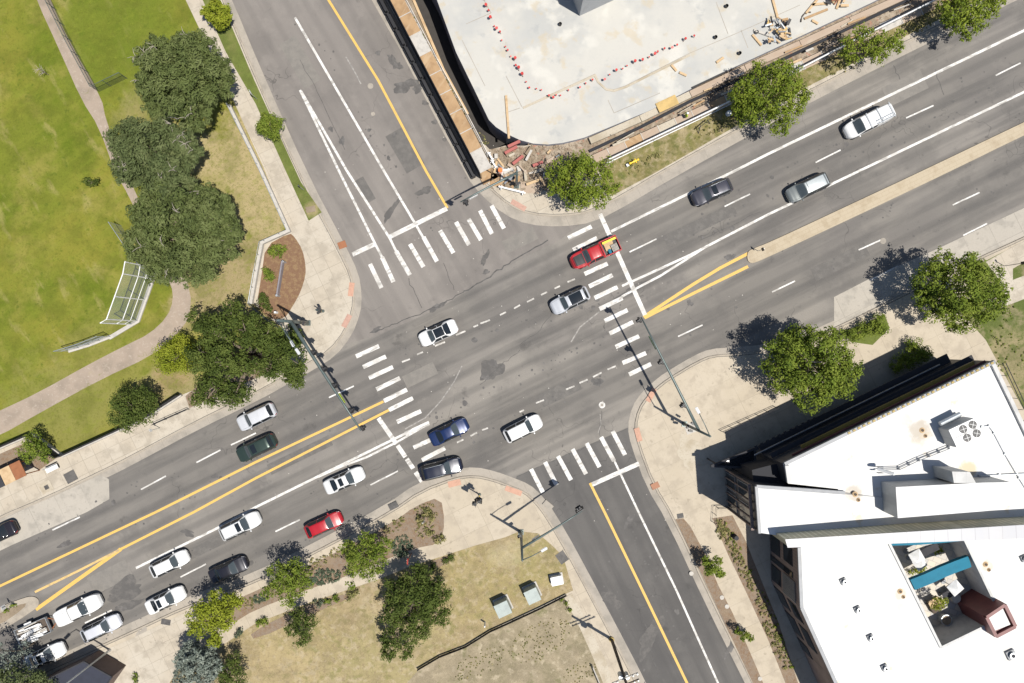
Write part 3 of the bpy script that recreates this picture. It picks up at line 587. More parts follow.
# tactile ramps, drains and cover plates let into the pavement
def plate(name, c, w, l, rz, m, z=ZB + .006, h=.02):
    p = G(*c); return struct(MB().box((p.x, p.y, z + h / 2), (l, w, h), rz).build(name, m))
for c, w, l, rz, m in (((351.5, 289.5), .62, 1.6, R(83), 'terracotta'), ((347, 321), .62, 1.6, R(62), 'terracotta_dull'), ((651, 395), .62, 1.7, R(62), 'terracotta'), ((638, 434.5), .62, 1.6, R(105), 'terracotta'), ((454.5, 483), .72, 1.5, R(14), 'terracotta'), ((513.5, 490.5), .62, 2.0, R(-20), 'terracotta'), ((518.5, 205.5), .62, 1.9, R(-30), 'terracotta_dull')):
    plate('tactile_paving', c, w, l, rz, m)
for c, w, l, rz, m in (((342.5, 245), .8, .95, R(20), 'rust'), ((655, 485.5), .7, .95, R(25), 'rust'), ((393.5, 505.5), .75, 1.1, R(26), 'tar'), ((71.5, 476.5), 1.25, 1.35, R(28), 'asphalt_patch'), ((47, 487), 1.25, 1.4, R(28), 'slab_edge'), ((166.5, 621.5), 1.1, .65, R(80), 'tar'), ((562, 557), 1.1, 1.3, R(-55), 'asphalt_patch'), ((548, 505), .7, 1.2, R(-40), 'gutter'), ((680, 515.5), .55, .75, R(10), 'tar'), ((311, 209.5), .7, 1.1, R(10), 'soil'), ((690, 428), 1.2, 1.2, R(20), 'stone')):
    plate('cover_plate', c, w, l, rz, m)
plate('cover_plate', (47.5, 487), .5, .5, R(28), 'tar', ZB + .02)
for c in ((721.5, 597), (726.5, 606), (759.5, 678), (691, 573)):
    p = G(*c); struct(MB().tube((p.x, p.y, .1), (p.x, p.y, .19), .26, n=14).build('access_cover', 'stone'))
for c, rx, ry, rot in (((142, 636), 5, 9, .1), ((690, 452), 10, 20, .3), ((668, 500), 16, 14, .4), ((735, 395), 20, 10, .5), ((475, 520), 14, 6, .3), ((120, 470), 12, 8, .4)):
    blotch('pavement_stain', c, rx, ry, rot, 'gutter' if c == (142, 636) else 'slab_edge', ZB + .0075, int(rx * 7 + ry)) if c == (142, 636) or c == (690, 452) else None

# rectangular repairs, oil drips along the lane middles and small spots
rq = random.Random(404)
for i, (c, w_, l, rz, m) in enumerate((((300, 62), 2.2, 6, R(-60), 'repair_light'), ((405, 150), 2.4, 5, R(-60), 'repair_dark'), ((365, 190), 1.2, 3, R(-60), 'repair_dark'), ((520, 240), 1.6, 4, ROAD, 'repair_light'), ((700, 225), 1.4, 9, ROAD, 'repair_dark'), ((905, 88), 2.4, 5, ROAD, 'repair_light'), ((840, 262), 1.6, 7, ROAD, 'repair_dark'), ((300, 455), 1.3, 8, ROAD, 'repair_dark'), ((110, 577), 2.2, 5, ROAD, 'repair_light'), ((210, 545), 1.2, 9, ROAD, 'repair_dark'), ((420, 375), 1.5, 4, ROAD, 'repair_light'), ((560, 392), 1.6, 5, ROAD, 'repair_dark'))):
    p = G(*c); struct(MB().box((p.x, p.y, Z_P - .010 + .0002 * i), (l, w_, .006), rz).build('road_repair', m))
g = MB()
for (u0, v0), (u1, v1), n in (((640, 262), (1010, 82), 55), ((640, 240), (1010, 62), 30), ((640, 322), (1010, 150), 30), ((660, 345), (1010, 185), 30), ((20, 545), (360, 385), 40), ((60, 560), (370, 405), 30), ((20, 640), (400, 455), 45), ((60, 655), (400, 490), 45), ((300, 20), (440, 240), 35), ((400, 20), (470, 180), 25), ((620, 500), (700, 683), 40), ((590, 520), (650, 683), 20), ((400, 350), (620, 300), 40), ((430, 420), (620, 330), 40), ((470, 440), (620, 370), 30)):
    for _ in range(n):
        t = rq.random(); u, v = u0 + (u1 - u0) * t + rq.gauss(0, 5), v0 + (v1 - v0) * t + rq.gauss(0, 4); p = G(u, v); r = rq.uniform(.05, .16) * (2.4 if rq.random() < .08 else 1)
        g.flat([(p.x + r * rq.uniform(.6, 1.2) * math.cos(a), p.y + r * rq.uniform(.6, 1.2) * math.sin(a)) for a in [k * .7854 for k in range(8)]], Z_P - .0018 + rq.uniform(0, .001))
struct(g.build('oil_drips', 'oil'))
g = MB()
for _ in range(170):
    u, v = rq.uniform(260, 760), rq.uniform(120, 560); p = G(u, v); r = rq.uniform(.03, .07)
    g.flat([(p.x + r * math.cos(a), p.y + r * math.sin(a)) for a in [k * 1.2566 for k in range(5)]], ZB + .03) if False else g.flat([(p.x + r * math.cos(a), p.y + r * math.sin(a)) for a in [k * 1.2566 for k in range(5)]], Z_P + .001 + rq.uniform(0, .001))
struct(g.build('gravel_specks', 'stone'))
# ================================================================== VEHICLES
def interp(keys, x):
    for (a, va), (b, vb) in zip(keys, keys[1:]):
        if x <= b:
            t = (x - a) / (b - a) if b > a else 0
            t = max(0, min(1, t)); return va + (vb - va) * t
    return keys[-1][1]
def smooth_interp(keys, x):
    for (a, va), (b, vb) in zip(keys, keys[1:]):
        if x <= b:
            t = (x - a) / (b - a) if b > a else 0
            t = max(0, min(1, t)); t = t * t * (3 - 2 * t) * .5 + t * .5; return va + (vb - va) * t
    return keys[-1][1]
PLAN = [(0, .60), (.012, .74), (.035, .85), (.075, .93), (.14, .98), (.24, 1), (.68, 1), (.82, .97), (.89, .925), (.94, .85), (.972, .74), (.99, .61), (1, .48)]
# each style: length, width, height, profile (fraction from the rear bumper -> height), cabin limits (rear glass foot, roof rear, roof front, windscreen foot)
STY = {
 'sedan': dict(L=4.75, W=1.84, H=1.45, prof=[(0, .62), (.012, .84), (.05, .98), (.15, 1.03), (.19, 1.05), (.32, 1.36), (.42, 1.445), (.54, 1.45), (.60, 1.41), (.735, 1.02), (.80, .98), (.93, .86), (.975, .74), (1, .5)], cab=(.18, .335, .59, .735)),
 'suv': dict(L=4.75, W=1.90, H=1.70, prof=[(0, .68), (.012, .98), (.04, 1.10), (.055, 1.16), (.125, 1.60), (.17, 1.68), (.35, 1.71), (.54, 1.68), (.60, 1.63), (.725, 1.16), (.78, 1.12), (.93, .98), (.975, .84), (1, .55)], cab=(.05, .13, .595, .725)),
 'van': dict(L=5.6, W=2.0, H=2.0, prof=[(0, .7), (.008, 1.15), (.02, 1.75), (.05, 1.95), (.12, 2.0), (.5, 2.02), (.66, 1.98), (.71, 1.90), (.835, 1.25), (.86, 1.2), (.95, 1.02), (.98, .88), (1, .6)], cab=(.01, .03, .70, .835)),
 'minivan': dict(L=5.1, W=1.96, H=1.74, prof=[(0, .66), (.01, 1.0), (.035, 1.2), (.10, 1.64), (.15, 1.71), (.35, 1.74), (.56, 1.70), (.62, 1.63), (.775, 1.12), (.82, 1.06), (.93, .92), (.975, .8), (1, .55)], cab=(.035, .10, .615, .775)),
 'hatch': dict(L=4.4, W=1.80, H=1.5, prof=[(0, .62), (.012, .9), (.04, 1.02), (.07, 1.08), (.18, 1.42), (.26, 1.48), (.45, 1.5), (.56, 1.46), (.61, 1.41), (.745, 1.04), (.80, 1.0), (.93, .87), (.975, .75), (1, .5)], cab=(.06, .185, .605, .745)),
 'pickup': dict(L=5.8, W=1.98, H=1.86, prof=[(0, .7), (.006, 1.0), (.02, 1.08), (.34, 1.10), (.352, 1.12), (.385, 1.66), (.42, 1.82), (.5, 1.86), (.60, 1.83), (.635, 1.77), (.735, 1.25), (.77, 1.2), (.93, 1.1), (.975, .95), (1, .6)], cab=(.352, .40, .63, .735)),
}
def paint(name, col, metal=.0, var=.06, rough=.32):
    return surf(name, col, [N(1.2, .4, .7, tuple(x * (1 - var) for x in col), .8)], rough=rough, metal=metal, coat=.45)
def shell(st, roof_k=.74):
    """returns P(xf, s): a point of the body skin; s 0 = sill centre-line side .. 1 = top centre, side +1 (left)"""
    L, W, Hh, prof, cab = st['L'], st['W'], st['H'], st['prof'], st['cab']
    zb = .28
    def params(x):
        w = W / 2 * interp(PLAN, x); zt = smooth_interp(prof, x)
        c0, c1, c2, c3 = cab
        if x <= c0 or x >= c3: k = 0
        elif x < c1: k = (x - c0) / (c1 - c0)
        elif x > c2: k = (c3 - x) / (c3 - c2)
        else: k = 1
        hood = .85
        wt = w * (hood + (roof_k - hood) * k)
        belt = min(Hh * .60, zt - .05) if k < .15 else min(Hh * .60, zt - .05)
        return w, wt, zt, belt
    def sec(x):
        w, wt, zt, belt = params(x)
        low = max(zb, .2)
        pts = [(0, low), (w * .80, low), (w * .97, low + .08), (w, low + .28), (w * .995, (low + belt) * .55), (w * .965, belt)]
        # tumblehome, then the rounded roof edge
        ze = zt - .035 * min(1, (zt - belt) / .3)
        for t in (.33, .66): pts.append((w * .965 + (wt - w * .965) * t * .96, belt + (ze - belt) * t))
        pts += [(wt, ze - .02 * min(1, (zt - belt) / .2)), (wt * .93, zt - .012), (wt * .75, zt), (wt * .4, zt + .018), (0, zt + .024)]
        return pts
    return sec, params
NS = 13
def build_car(name, label, c, ang, style, col, flip=1, metal=.0, length=None, sunroof=None, rails=False, roof=None, group='vehicles on the roads', rack=False, panel=None, trim=True):
    """c: photo pixel of the car's middle on the ground, ang: heading (degrees, image right = 0, up = 90)"""
    st = dict(STY[style]); k = (length or st['L']) / st['L']
    L = st['L'] * k; st['L'] = L
    root = thing(name, label, {'pickup': 'pickup truck', 'van': 'van'}.get(style, 'car'), Vector((*G(c[0], c[1], .85)[:2], .022)), R(ang), group)
    sec, params = shell(st, {'sedan': .63, 'hatch': .64, 'van': .80, 'pickup': .70}.get(style, .69))
    if isinstance(col, str): pm = MAT[col]
    else:
        key = 'paint_%s' % '_'.join('%.3f' % x for x in col)
        if key not in MAT: MAT[key] = paint('car_paint', col, metal)
        pm = MAT[key]
    P = lambda x, i, s: Vector(((x - .5) * L, s * sec(x)[i][0], sec(x)[i][1]))
    def pt(x, q, s, off=0.0):
        """skin point with fractional ring index q, pushed out by off"""
        i = int(min(q, NS - 1.001)); t = q - i; a = P(x, i, s).lerp(P(x, min(i + 1, NS - 1), s), t)
        if off:
            e = .004; dx = pt(min(1, x + e), q, s) - pt(max(0, x - e), q, s)
            dq = P(x, min(i + 1, NS - 1), s) - P(x, i, s)
            n = dx.cross(dq) * -s
            if n.length > 1e-9: a = a + n.normalized() * off
        return a
    # body skin
    x0 = .335 if style == 'pickup' and panel == 'open' else 0.0
    xs = sorted(set([x0 + (1 - x0) * (1 - math.cos(math.pi * i / 46)) / 2 for i in range(47)] + [v for v in (st['cab']) if v > x0]))
    mb = MB(); ring = []
    for x in xs:
        s_ = sec(x); ring.append([(((x - .5) * L), y, z) for y, z in s_] + [(((x - .5) * L), -y, z) for y, z in s_[-2:0:-1]])
    n = len(ring[0]); vs = [p for r in ring for p in r]; fs = []
    for i in range(len(xs) - 1):
        for j in range(n): fs.append((i * n + j, (i + 1) * n + j, (i + 1) * n + (j + 1) % n, i * n + (j + 1) % n))
    fs.append(tuple(range(n))); fs.append(tuple((len(xs) - 1) * n + j for j in range(n - 1, -1, -1)))
    fs = [f[::-1] for f in fs]
    mb.add(vs, fs); body = mb.build('body', pm, root, smooth=True)
    def patch(nm, m, xa, xb, qa, qb, sides=(1,), off=.008, nx=8, nq=4, parent=None, across=False, xa2=None, xb2=None):
        """a panel lying on the skin; xa/xb at q=qa, xa2/xb2 at q=qb"""
        g = MB(); xa2 = xa if xa2 is None else xa2; xb2 = xb if xb2 is None else xb2
        cols = [qa + (qb - qa) * j / nq for j in range(nq + 1)]
        row = []
        if across:   # runs from left side over the top to the right side
            rows = [(q, 1) for q in cols] + [(q, -1) for q in cols[-2::-1]]
        else: rows = [(q, sides[0]) for q in cols]
        for q, s in rows:
            t = (q - qa) / (qb - qa) if qb != qa else 0
            a_, b_ = xa + (xa2 - xa) * t, xb + (xb2 - xb) * t
            row.append([pt(a_ + (b_ - a_) * i / nx, q, s, off) for i in range(nx + 1)])
        vs = [p for r in row for p in r]; w = nx + 1; f = []
        for j in range(len(row) - 1):
            for i in range(nx): f.append((j * w + i, j * w + i + 1, (j + 1) * w + i + 1, (j + 1) * w + i))
        a, b, c_ = vs[f[0][0]], vs[f[0][1]], vs[f[0][2]]
        nrm = (b - a).cross(c_ - b); ctr = Vector((0, 0, .6))
        if nrm.dot(a - Vector((a.x, 0, .5))) < 0: f = [q[::-1] for q in f]
        g.add(vs, f); return g.build(nm, m, parent or root, smooth=True)
    c0, c1, c2, c3 = st['cab']; d = c3 - c2
    patch('windshield', 'windshield', c2 + d * .10, c3 - d * .04, 8.6, 12, across=True, xa2=c2 + d * .06, xb2=c3 + d * .02)
    dr = c1 - c0
    if style != 'van':
        if not (style == 'pickup'): patch('rear_window', 'glass', c0 + dr * .12, c1 - dr * .08, 8.7, 12, across=True, xa2=c0 + dr * .08, xb2=c1 + dr * .02)
        else: patch('rear_window', 'glass', c0 + dr * .25, c1 - dr * .15, 9, 12, across=True)
    mid = c0 + (c3 - c0) * (.50 if style != 'pickup' else .56)
    for s in (1, -1):
        fr = patch('side_window', 'glass', mid + .008, c3 - d * .14, 5.15, 7.8, (s,), xb2=c2 + d * .10)
        if style != 'van':
            rr_ = dr * (.55 if style == 'sedan' else .5)
            patch('side_window', 'glass', c0 + rr_, mid - .008, 5.15, 7.8, (s,), xa2=c1 + dr * .05)
        patch('headlight', 'lens_clear', .925, .978, 4.6, 5.9 if style != 'pickup' else 5.4, (s,), off=.006)
        if style != 'sedan': patch('taillight', 'lens_red', .004, .035, 4.5, 6.2 if style != 'pickup' else 5.3, (s,), off=.006) if x0 == 0 else None
        else: patch('taillight', 'lens_red', .006, .05, 4.5, 5.6, (s,), off=.006)
        # mirror
        xm = (c3 - d * .18 - .5) * L; w = params(c3)[0]
        MB().ball((xm, s * (w + .10), st['H'] * .62), (.09, .12, .075)).build('mirror', pm, root, smooth=True)
        for xw in (.175, .815):
            px = (xw - .5) * L; rw = .34 if style in ('sedan', 'hatch') else .38
            y0, y1 = s * (st['W'] / 2 - .20), s * (st['W'] / 2 + .008)
            ty = MB().tube((px, y0, rw), (px, y1, rw), rw, n=22).build('wheel', 'rubber', root)
            MB().tube((px, y1 - s * .02, rw), (px, y1 + s * .008, rw), rw * .64, n=18).build('rim', 'rim', ty)
    if sunroof:
        a, b, m = sunroof; patch('sunroof', 'glass', a, b, 9.9 if m == 'small' else 9.35, 12, across=True, off=.012)
    if roof: patch('roof_panel', roof, c1 + .01, c2 - .005, 9.2, 12, across=True, off=.010)
    if rails:
        for s in (1, -1):
            g = MB(); g.chain([pt(c1 + .02 + (c2 - c1 - .03) * i / 6, 9.0, s, .05) for i in range(7)], [.022] * 7, 6); g.build('roof_rail', 'galv' if rails == 1 else 'black', root, smooth=True)
    # front grille and plates, plus the seams of bonnet and boot
    patch('grille', 'black', .985, .999, 3.2, 4.4, across=False, sides=(1,), off=.006); patch('grille', 'black', .985, .999, 3.2, 4.4, sides=(-1,), off=.006)
    if trim:
        def seam(x, q0, q1, r=.009):
            g = MB(); L0 = [(q0 + (q1 - q0) * j / 4, 1) for j in range(5)]; L1_ = [(q, -1) for q, s_ in L0[-2::-1]]
            pp = [pt(x, q, s_, .002) for q, s_ in L0 + L1_]; g.chain(pp, [r] * len(pp), 5); g.build('panel_seam', 'black', root)
        if style in ('sedan', 'hatch'): seam(c0 - .012, 8.8, 12)
        for s_ in (1, -1):
            pp = [pt(c3 + .02 + (.945 - c3 - .02) * j / 6, 9.2, s_, .002) for j in range(7)]; MB().chain(pp, [.008] * 7, 5).build('bonnet_seam', 'black', root)
        for s_ in (1, -1):
            MB().box(tuple(pt(mid + .03, 5.0, s_, .012)), (.16, .03, .03)).build('door_handle', 'coping', root)
        g = MB()
        g.chain([pt(c3 + .012 + (.0 if abs(t) < 99 else 0), q, s, .003) for q, s, t in [(9, 1, 0), (10, 1, 0), (11, 1, 0), (12, 1, 0), (11, -1, 0), (10, -1, 0), (9, -1, 0)]], [.012] * 7, 5)
        g.build('cowl', 'black', root)
    return root, pt, st, L
WHITE = (.64, .64, .63); OFFW = (.57, .575, .57); SILVER = (.42, .44, .47)
HR, HL = 25.5, 205.5       # right-bound / left-bound headings
car = build_car
rt, pt, st, L = car('white_van', 'white cargo van with a ladder on its roof rack at the upper right', (868, 122), HL + 1, 'van', WHITE, length=5.75)
rk = MB()
for x in (.10, .36, .60): rk.bar(((x - .5) * L, -.92, 2.16), ((x - .5) * L, .92, 2.16), .07, .05)
for x in (.10, .36, .60):
    for s in (-.85, .85): rk.tube(((x - .5) * L, s, 1.9), ((x - .5) * L, s, 2.16), .025, n=6)
rk.build('roof_rack', 'galv', rt)
ld = MB()
for y in (.42, .78): ld.bar((-2.35, y, 2.24), (-.1, y, 2.24), .05, .05)
for i in range(8): ld.bar((-2.3 + i * .3, .42, 2.24), (-2.3 + i * .3, .78, 2.24), .04, .03)
tag(ld.build('ladder', 'galv', loc=rt.location, rz=HL * math.pi / 180 + R(1)), 'grey metal ladder lying on the roof rack of the white van', 'ladder')
car('grey_suv', 'dark grey crossover with a small sunroof, just left of the green-grey wagon', (712, 192), HL - 2, 'suv', (.05, .05, .064), metal=.3, length=4.9, sunroof=(.42, .54, 'small'), rails=1)
car('green_wagon', 'grey-green long wagon with a pale roof driving on the long white turn line', (808, 187.5), HL, 'minivan', (.16, .175, .172), metal=.3, length=5.15, roof='panel_grey' if 'panel_grey' in MAT else None)
# red pickup with an open bed and the load in it
rt, pt, st, L = car('red_pickup', 'bright red pickup truck with black bonnet and loaded open bed on the crosswalk', (595, 253), HL - 1, 'pickup', (.36, .016, .02), panel='open', length=6.0)
g = MB(); w = .93; b0, b1 = -L / 2 + .03, (.338 - .5) * L
g.box(((b0 + b1) / 2, 0, .62), (b1 - b0, 2 * w - .1, .08))
bed = g.build('bed_floor', 'black', rt)
for s in (1, -1): MB().box(((b0 + b1) / 2, s * (w - .03), .70), (b1 - b0, .12, .78)).build('bed_side', MAT['paint_0.360_0.016_0.020'], rt, bevel=.03)
MB().box((b0 + .03, 0, .74), (.08, 2 * w - .2, .70)).build('tailgate', MAT['paint_0.360_0.016_0.020'], rt, bevel=.02)
for s in (1, -1): MB().box((b0 - .012, s * (w - .1), .82), (.03, .12, .3)).build('taillight', 'lens_red', rt)
hd = [pt(.745 + (.955 - .745) * i / 8, q, s, .006) for s, q in ((1, 10), (1, 11), (1, 12), (-1, 11), (-1, 10)) for i in range(9)]
g = MB(); g.add(hd, [(j * 9 + i, j * 9 + i + 1, (j + 1) * 9 + i + 1, (j + 1) * 9 + i) for j in range(4) for i in range(8)]); g.build('bonnet_panel', 'black', rt, smooth=True)
def local_obj(mb, name, m, rt, label, cat, group=None, **kw):
    o = mb.build(name, m, loc=rt.location, rz=rt.rotation_euler.z, **kw); return tag(o, label, cat, group)
zz = .70
for i in range(6):
    g = MB(); g.box((b0 + .35 + i * .13, .38, zz + .28), (.075, .85, .5)); local_obj(g, 'slatted_crate_board', 'stone', rt, 'pale upright board stacked in the bed of the red pickup', 'board', 'boards in the red pickup bed')
g = MB(); g.box((b0 + 1.15, -.05, zz + .12), (1.1, .9, .3)); local_obj(g, 'cardboard_box', 'wood', rt, 'tan cardboard box lying in the bed of the red pickup', 'box', bevel=.02)
g = MB(); g.box((b0 + .95, -.62, zz + .3), (1.7, .25, .12)); local_obj(g, 'timber_plank', 'yellow', rt, 'yellow plank along the lower side of the red pickup bed', 'plank')
g = MB(); g.box((b0 + 1.35, .55, zz + .2), (.35, .5, .4)); local_obj(g, 'blue_cooler', 'blue_beam', rt, 'small grey-blue cooler behind the cab in the red pickup bed', 'cooler', bevel=.03)

car('silver_suv', 'silver crossover with a large black glass roof and roof rails, below the red pickup', (570, 300.5), HL, 'suv', (.46, .475, .50), metal=.2, length=4.75, sunroof=(.20, .52, 'big'), rails=2)
car('white_sedan', 'white sedan with a black glass roof alone in the upper middle of the intersection', (438, 333), HL - 1, 'sedan', WHITE, length=4.7, roof='glass')
car('blue_sedan', 'dark blue sedan above the navy suv at the left crosswalk', (449, 432), HR, 'sedan', (.010, .024, .085), metal=.2, length=4.8)
car('navy_suv', 'long navy suv with silver roof rails stopped at the lower left crosswalk by the kerb', (441, 469), HR - 11, 'suv', (.008, .011, .026), metal=.15, length=5.05, rails=1)
car('white_minivan', 'white crossover turning at the centre-right, beside the bottom street crosswalk', (523, 428.5), HR + 1, 'suv', WHITE, length=4.7)
car('white_sedan', 'off-white sedan with dark rear window and small sunroof, left of the navy suv', (344, 480.5), HR - 2, 'sedan', OFFW, length=4.95, sunroof=(.40, .50, 'small'))
car('red_sedan', 'bright red sedan beside the kerb at the bottom-left planting strip', (323.5, 525), HR - 1, 'hatch', (.34, .010, .018), length=4.6)
car('silver_crossover', 'silver-white crossover in the left-bound lane above the dark green suv', (256, 417), HL, 'suv', (.50, .51, .53), metal=.1, length=4.7)
car('green_suv', 'dark green suv with a sunroof beside the yellow line on the left', (256, 448), HL, 'suv', (.035, .055, .045), metal=.4, length=4.85, sunroof=(.44, .56, 'small'))
car('black_sedan', 'black sedan half out of the left edge on the concrete bus pad', (-4, 535), HL, 'sedan', (.018, .016, .022), metal=.3, length=4.8)
car('white_suv', 'white suv with roof rails and sunroof, up and left of the red car', (240, 526), HR, 'suv', OFFW, length=5.0, sunroof=(.47, .57, 'small'), rails=1)
car('white_wagon', 'plain white hatchback next to the end of the long white line', (169, 564), HR, 'hatch', WHITE, length=4.75)
car('black_sedan', 'black sedan by the kerb in front of the yellow-green tree', (228, 570), HR - 2, 'sedan', (.018, .018, .025), metal=.3, length=4.7)
car('white_sedan', 'white sedan with a small black sunroof beside the driveway', (165, 600.5), HR, 'sedan', WHITE, length=4.85, sunroof=(.36, .46, 'small'))
rt, pt, st, L = car('white_pickup', 'white pickup truck with a covered bed towing a loaded trailer', (78, 610), HR, 'pickup', WHITE, length=5.7)
sm = MB()
for x in (.03, .12, .22, .325): sm.chain([pt(x, q, s, .004) for q, s in ((9, 1), (10, 1), (11, 1), (12, 1), (11, -1), (10, -1), (9, -1))], [.014] * 7, 5)
sm.build('bed_cover_seam', 'coping', rt)
car('silver_hatchback', 'silver-white hatchback between the towing pickup and the kerb', (100.5, 628.5), HR, 'hatch', (.54, .55, .58), metal=.15, length=4.85, rails=1)
car('white_coupe', 'white sedan with dark glass roof strips under the grey bottom-left tree', (44, 656.5), HR - 1, 'sedan', WHITE, length=5.0, sunroof=(.42, .52, 'small'), roof='glass_rear' if 'glass_rear' in MAT else None)

# utility trailer towed by the white pickup
tr_ = thing('utility_trailer', 'small open trailer behind the white pickup', 'trailer', Vector((*G(36, 629.5, .6)[:2], .022)), R(HR - 2), None)
MB().box((-.2, 0, .55), (3.9, 1.75, .12)).build('deck', 'pole_wood', tr_)
g = MB()
for s in (1, -1): g.bar((-2.15, s * .9, .78), (1.75, s * .9, .78), .06, .34)
g.bar((-2.15, -.9, .78), (-2.15, .9, .78), .06, .34); g.bar((1.75, -.9, .78), (1.75, .9, .78), .06, .34); g.build('side_rail', 'galv', tr_)
g = MB(); g.bar((1.7, .7, .5), (2.7, 0, .48), .08, .08); g.bar((1.7, -.7, .5), (2.7, 0, .48), .08, .08); g.build('tongue', 'rust', tr_)
for s in (1, -1):
    wv = MB().tube((-.5, s * .93, .33), (-.5, s * 1.13, .33), .33, n=18).build('wheel', 'rubber', tr_); MB().tube((-.5, s * 1.11, .33), (-.5, s * 1.145, .33), .2, n=14).build('rim', 'white_metal', wv)
    MB().box((-.5, s * 1.03, .74), (.9, .26, .05)).build('mudguard', 'white_metal', tr_, bevel=.02)
rr = random.Random(5)
for i in range(15):
    y = -.75 + 1.5 * (i % 8) / 7 + rr.uniform(-.04, .04); l = rr.uniform(1.8, 3.5); x = rr.uniform(-.7, .1); a = rr.uniform(-.09, .09)
    g = MB(); g.box((x - .2, y, .72 + .16 * (i // 8) + rr.uniform(0, .05)), (l, rr.uniform(.09, .2), rr.uniform(.08, .14)), a)
    local_obj(g, 'white_board', ('white_metal', 'stone', 'white_metal')[i % 3], tr_, 'white board or pipe heaped lengthwise on the open trailer', 'board', 'white boards heaped on the trailer')
# ================================================================== TREES AND PLANTS
def leaf_mesh(name, cl, leaf, per, seed, m, long=1.0, up=.55):
    """cl: clumps (x, y, z, r); many small leaf-sized quads spread through the clumps"""
    rg = np.random.default_rng(seed); C = []; Rr = []; T = []
    for x, y, z, r, t in cl:
        n = max(6, int(per * r * r)); d = rg.normal(size=(n, 3)); d /= np.linalg.norm(d, axis=1)[:, None]
        rad = r * rg.random(n) ** .45; p = d * rad[:, None] * np.array([1, 1, .8]) + np.array([x, y, z])
        C.append(p); T.append(np.clip(t + rg.normal(0, .14, n), 0, 1)); Rr.append(d)
    C = np.concatenate(C); T = np.concatenate(T); D = np.concatenate(Rr); n = len(C)
    nrm = D * 1.0 + rg.normal(size=(n, 3)) * .30 + np.array([0, 0, up]); nrm /= np.linalg.norm(nrm, axis=1)[:, None]
    a = np.cross(nrm, rg.normal(size=(n, 3))); a /= np.linalg.norm(a, axis=1)[:, None]; b = np.cross(nrm, a)
    sz = leaf * rg.uniform(.6, 1.3, n)[:, None]
    a = a * sz * long; b = b * sz * .62
    V = np.stack([C - a, C - b * .9 + a * .1, C + a, C + b * .9 + a * .1], 1).reshape(-1, 3)
    me = bpy.data.meshes.new(name); me.vertices.add(4 * n); me.vertices.foreach_set('co', V.astype(np.float32).ravel())
    me.loops.add(4 * n); me.loops.foreach_set('vertex_index', np.arange(4 * n, dtype=np.int32))
    me.polygons.add(n); me.polygons.foreach_set('loop_start', np.arange(0, 4 * n, 4, dtype=np.int32)); me.polygons.foreach_set('loop_total', np.full(n, 4, dtype=np.int32))
    at = me.attributes.new('tint', 'FLOAT', 'POINT'); at.data.foreach_set('value', np.repeat(T, 4).astype(np.float32))
    me.materials.append(MAT[m]); me.update(calc_edges=True); return me
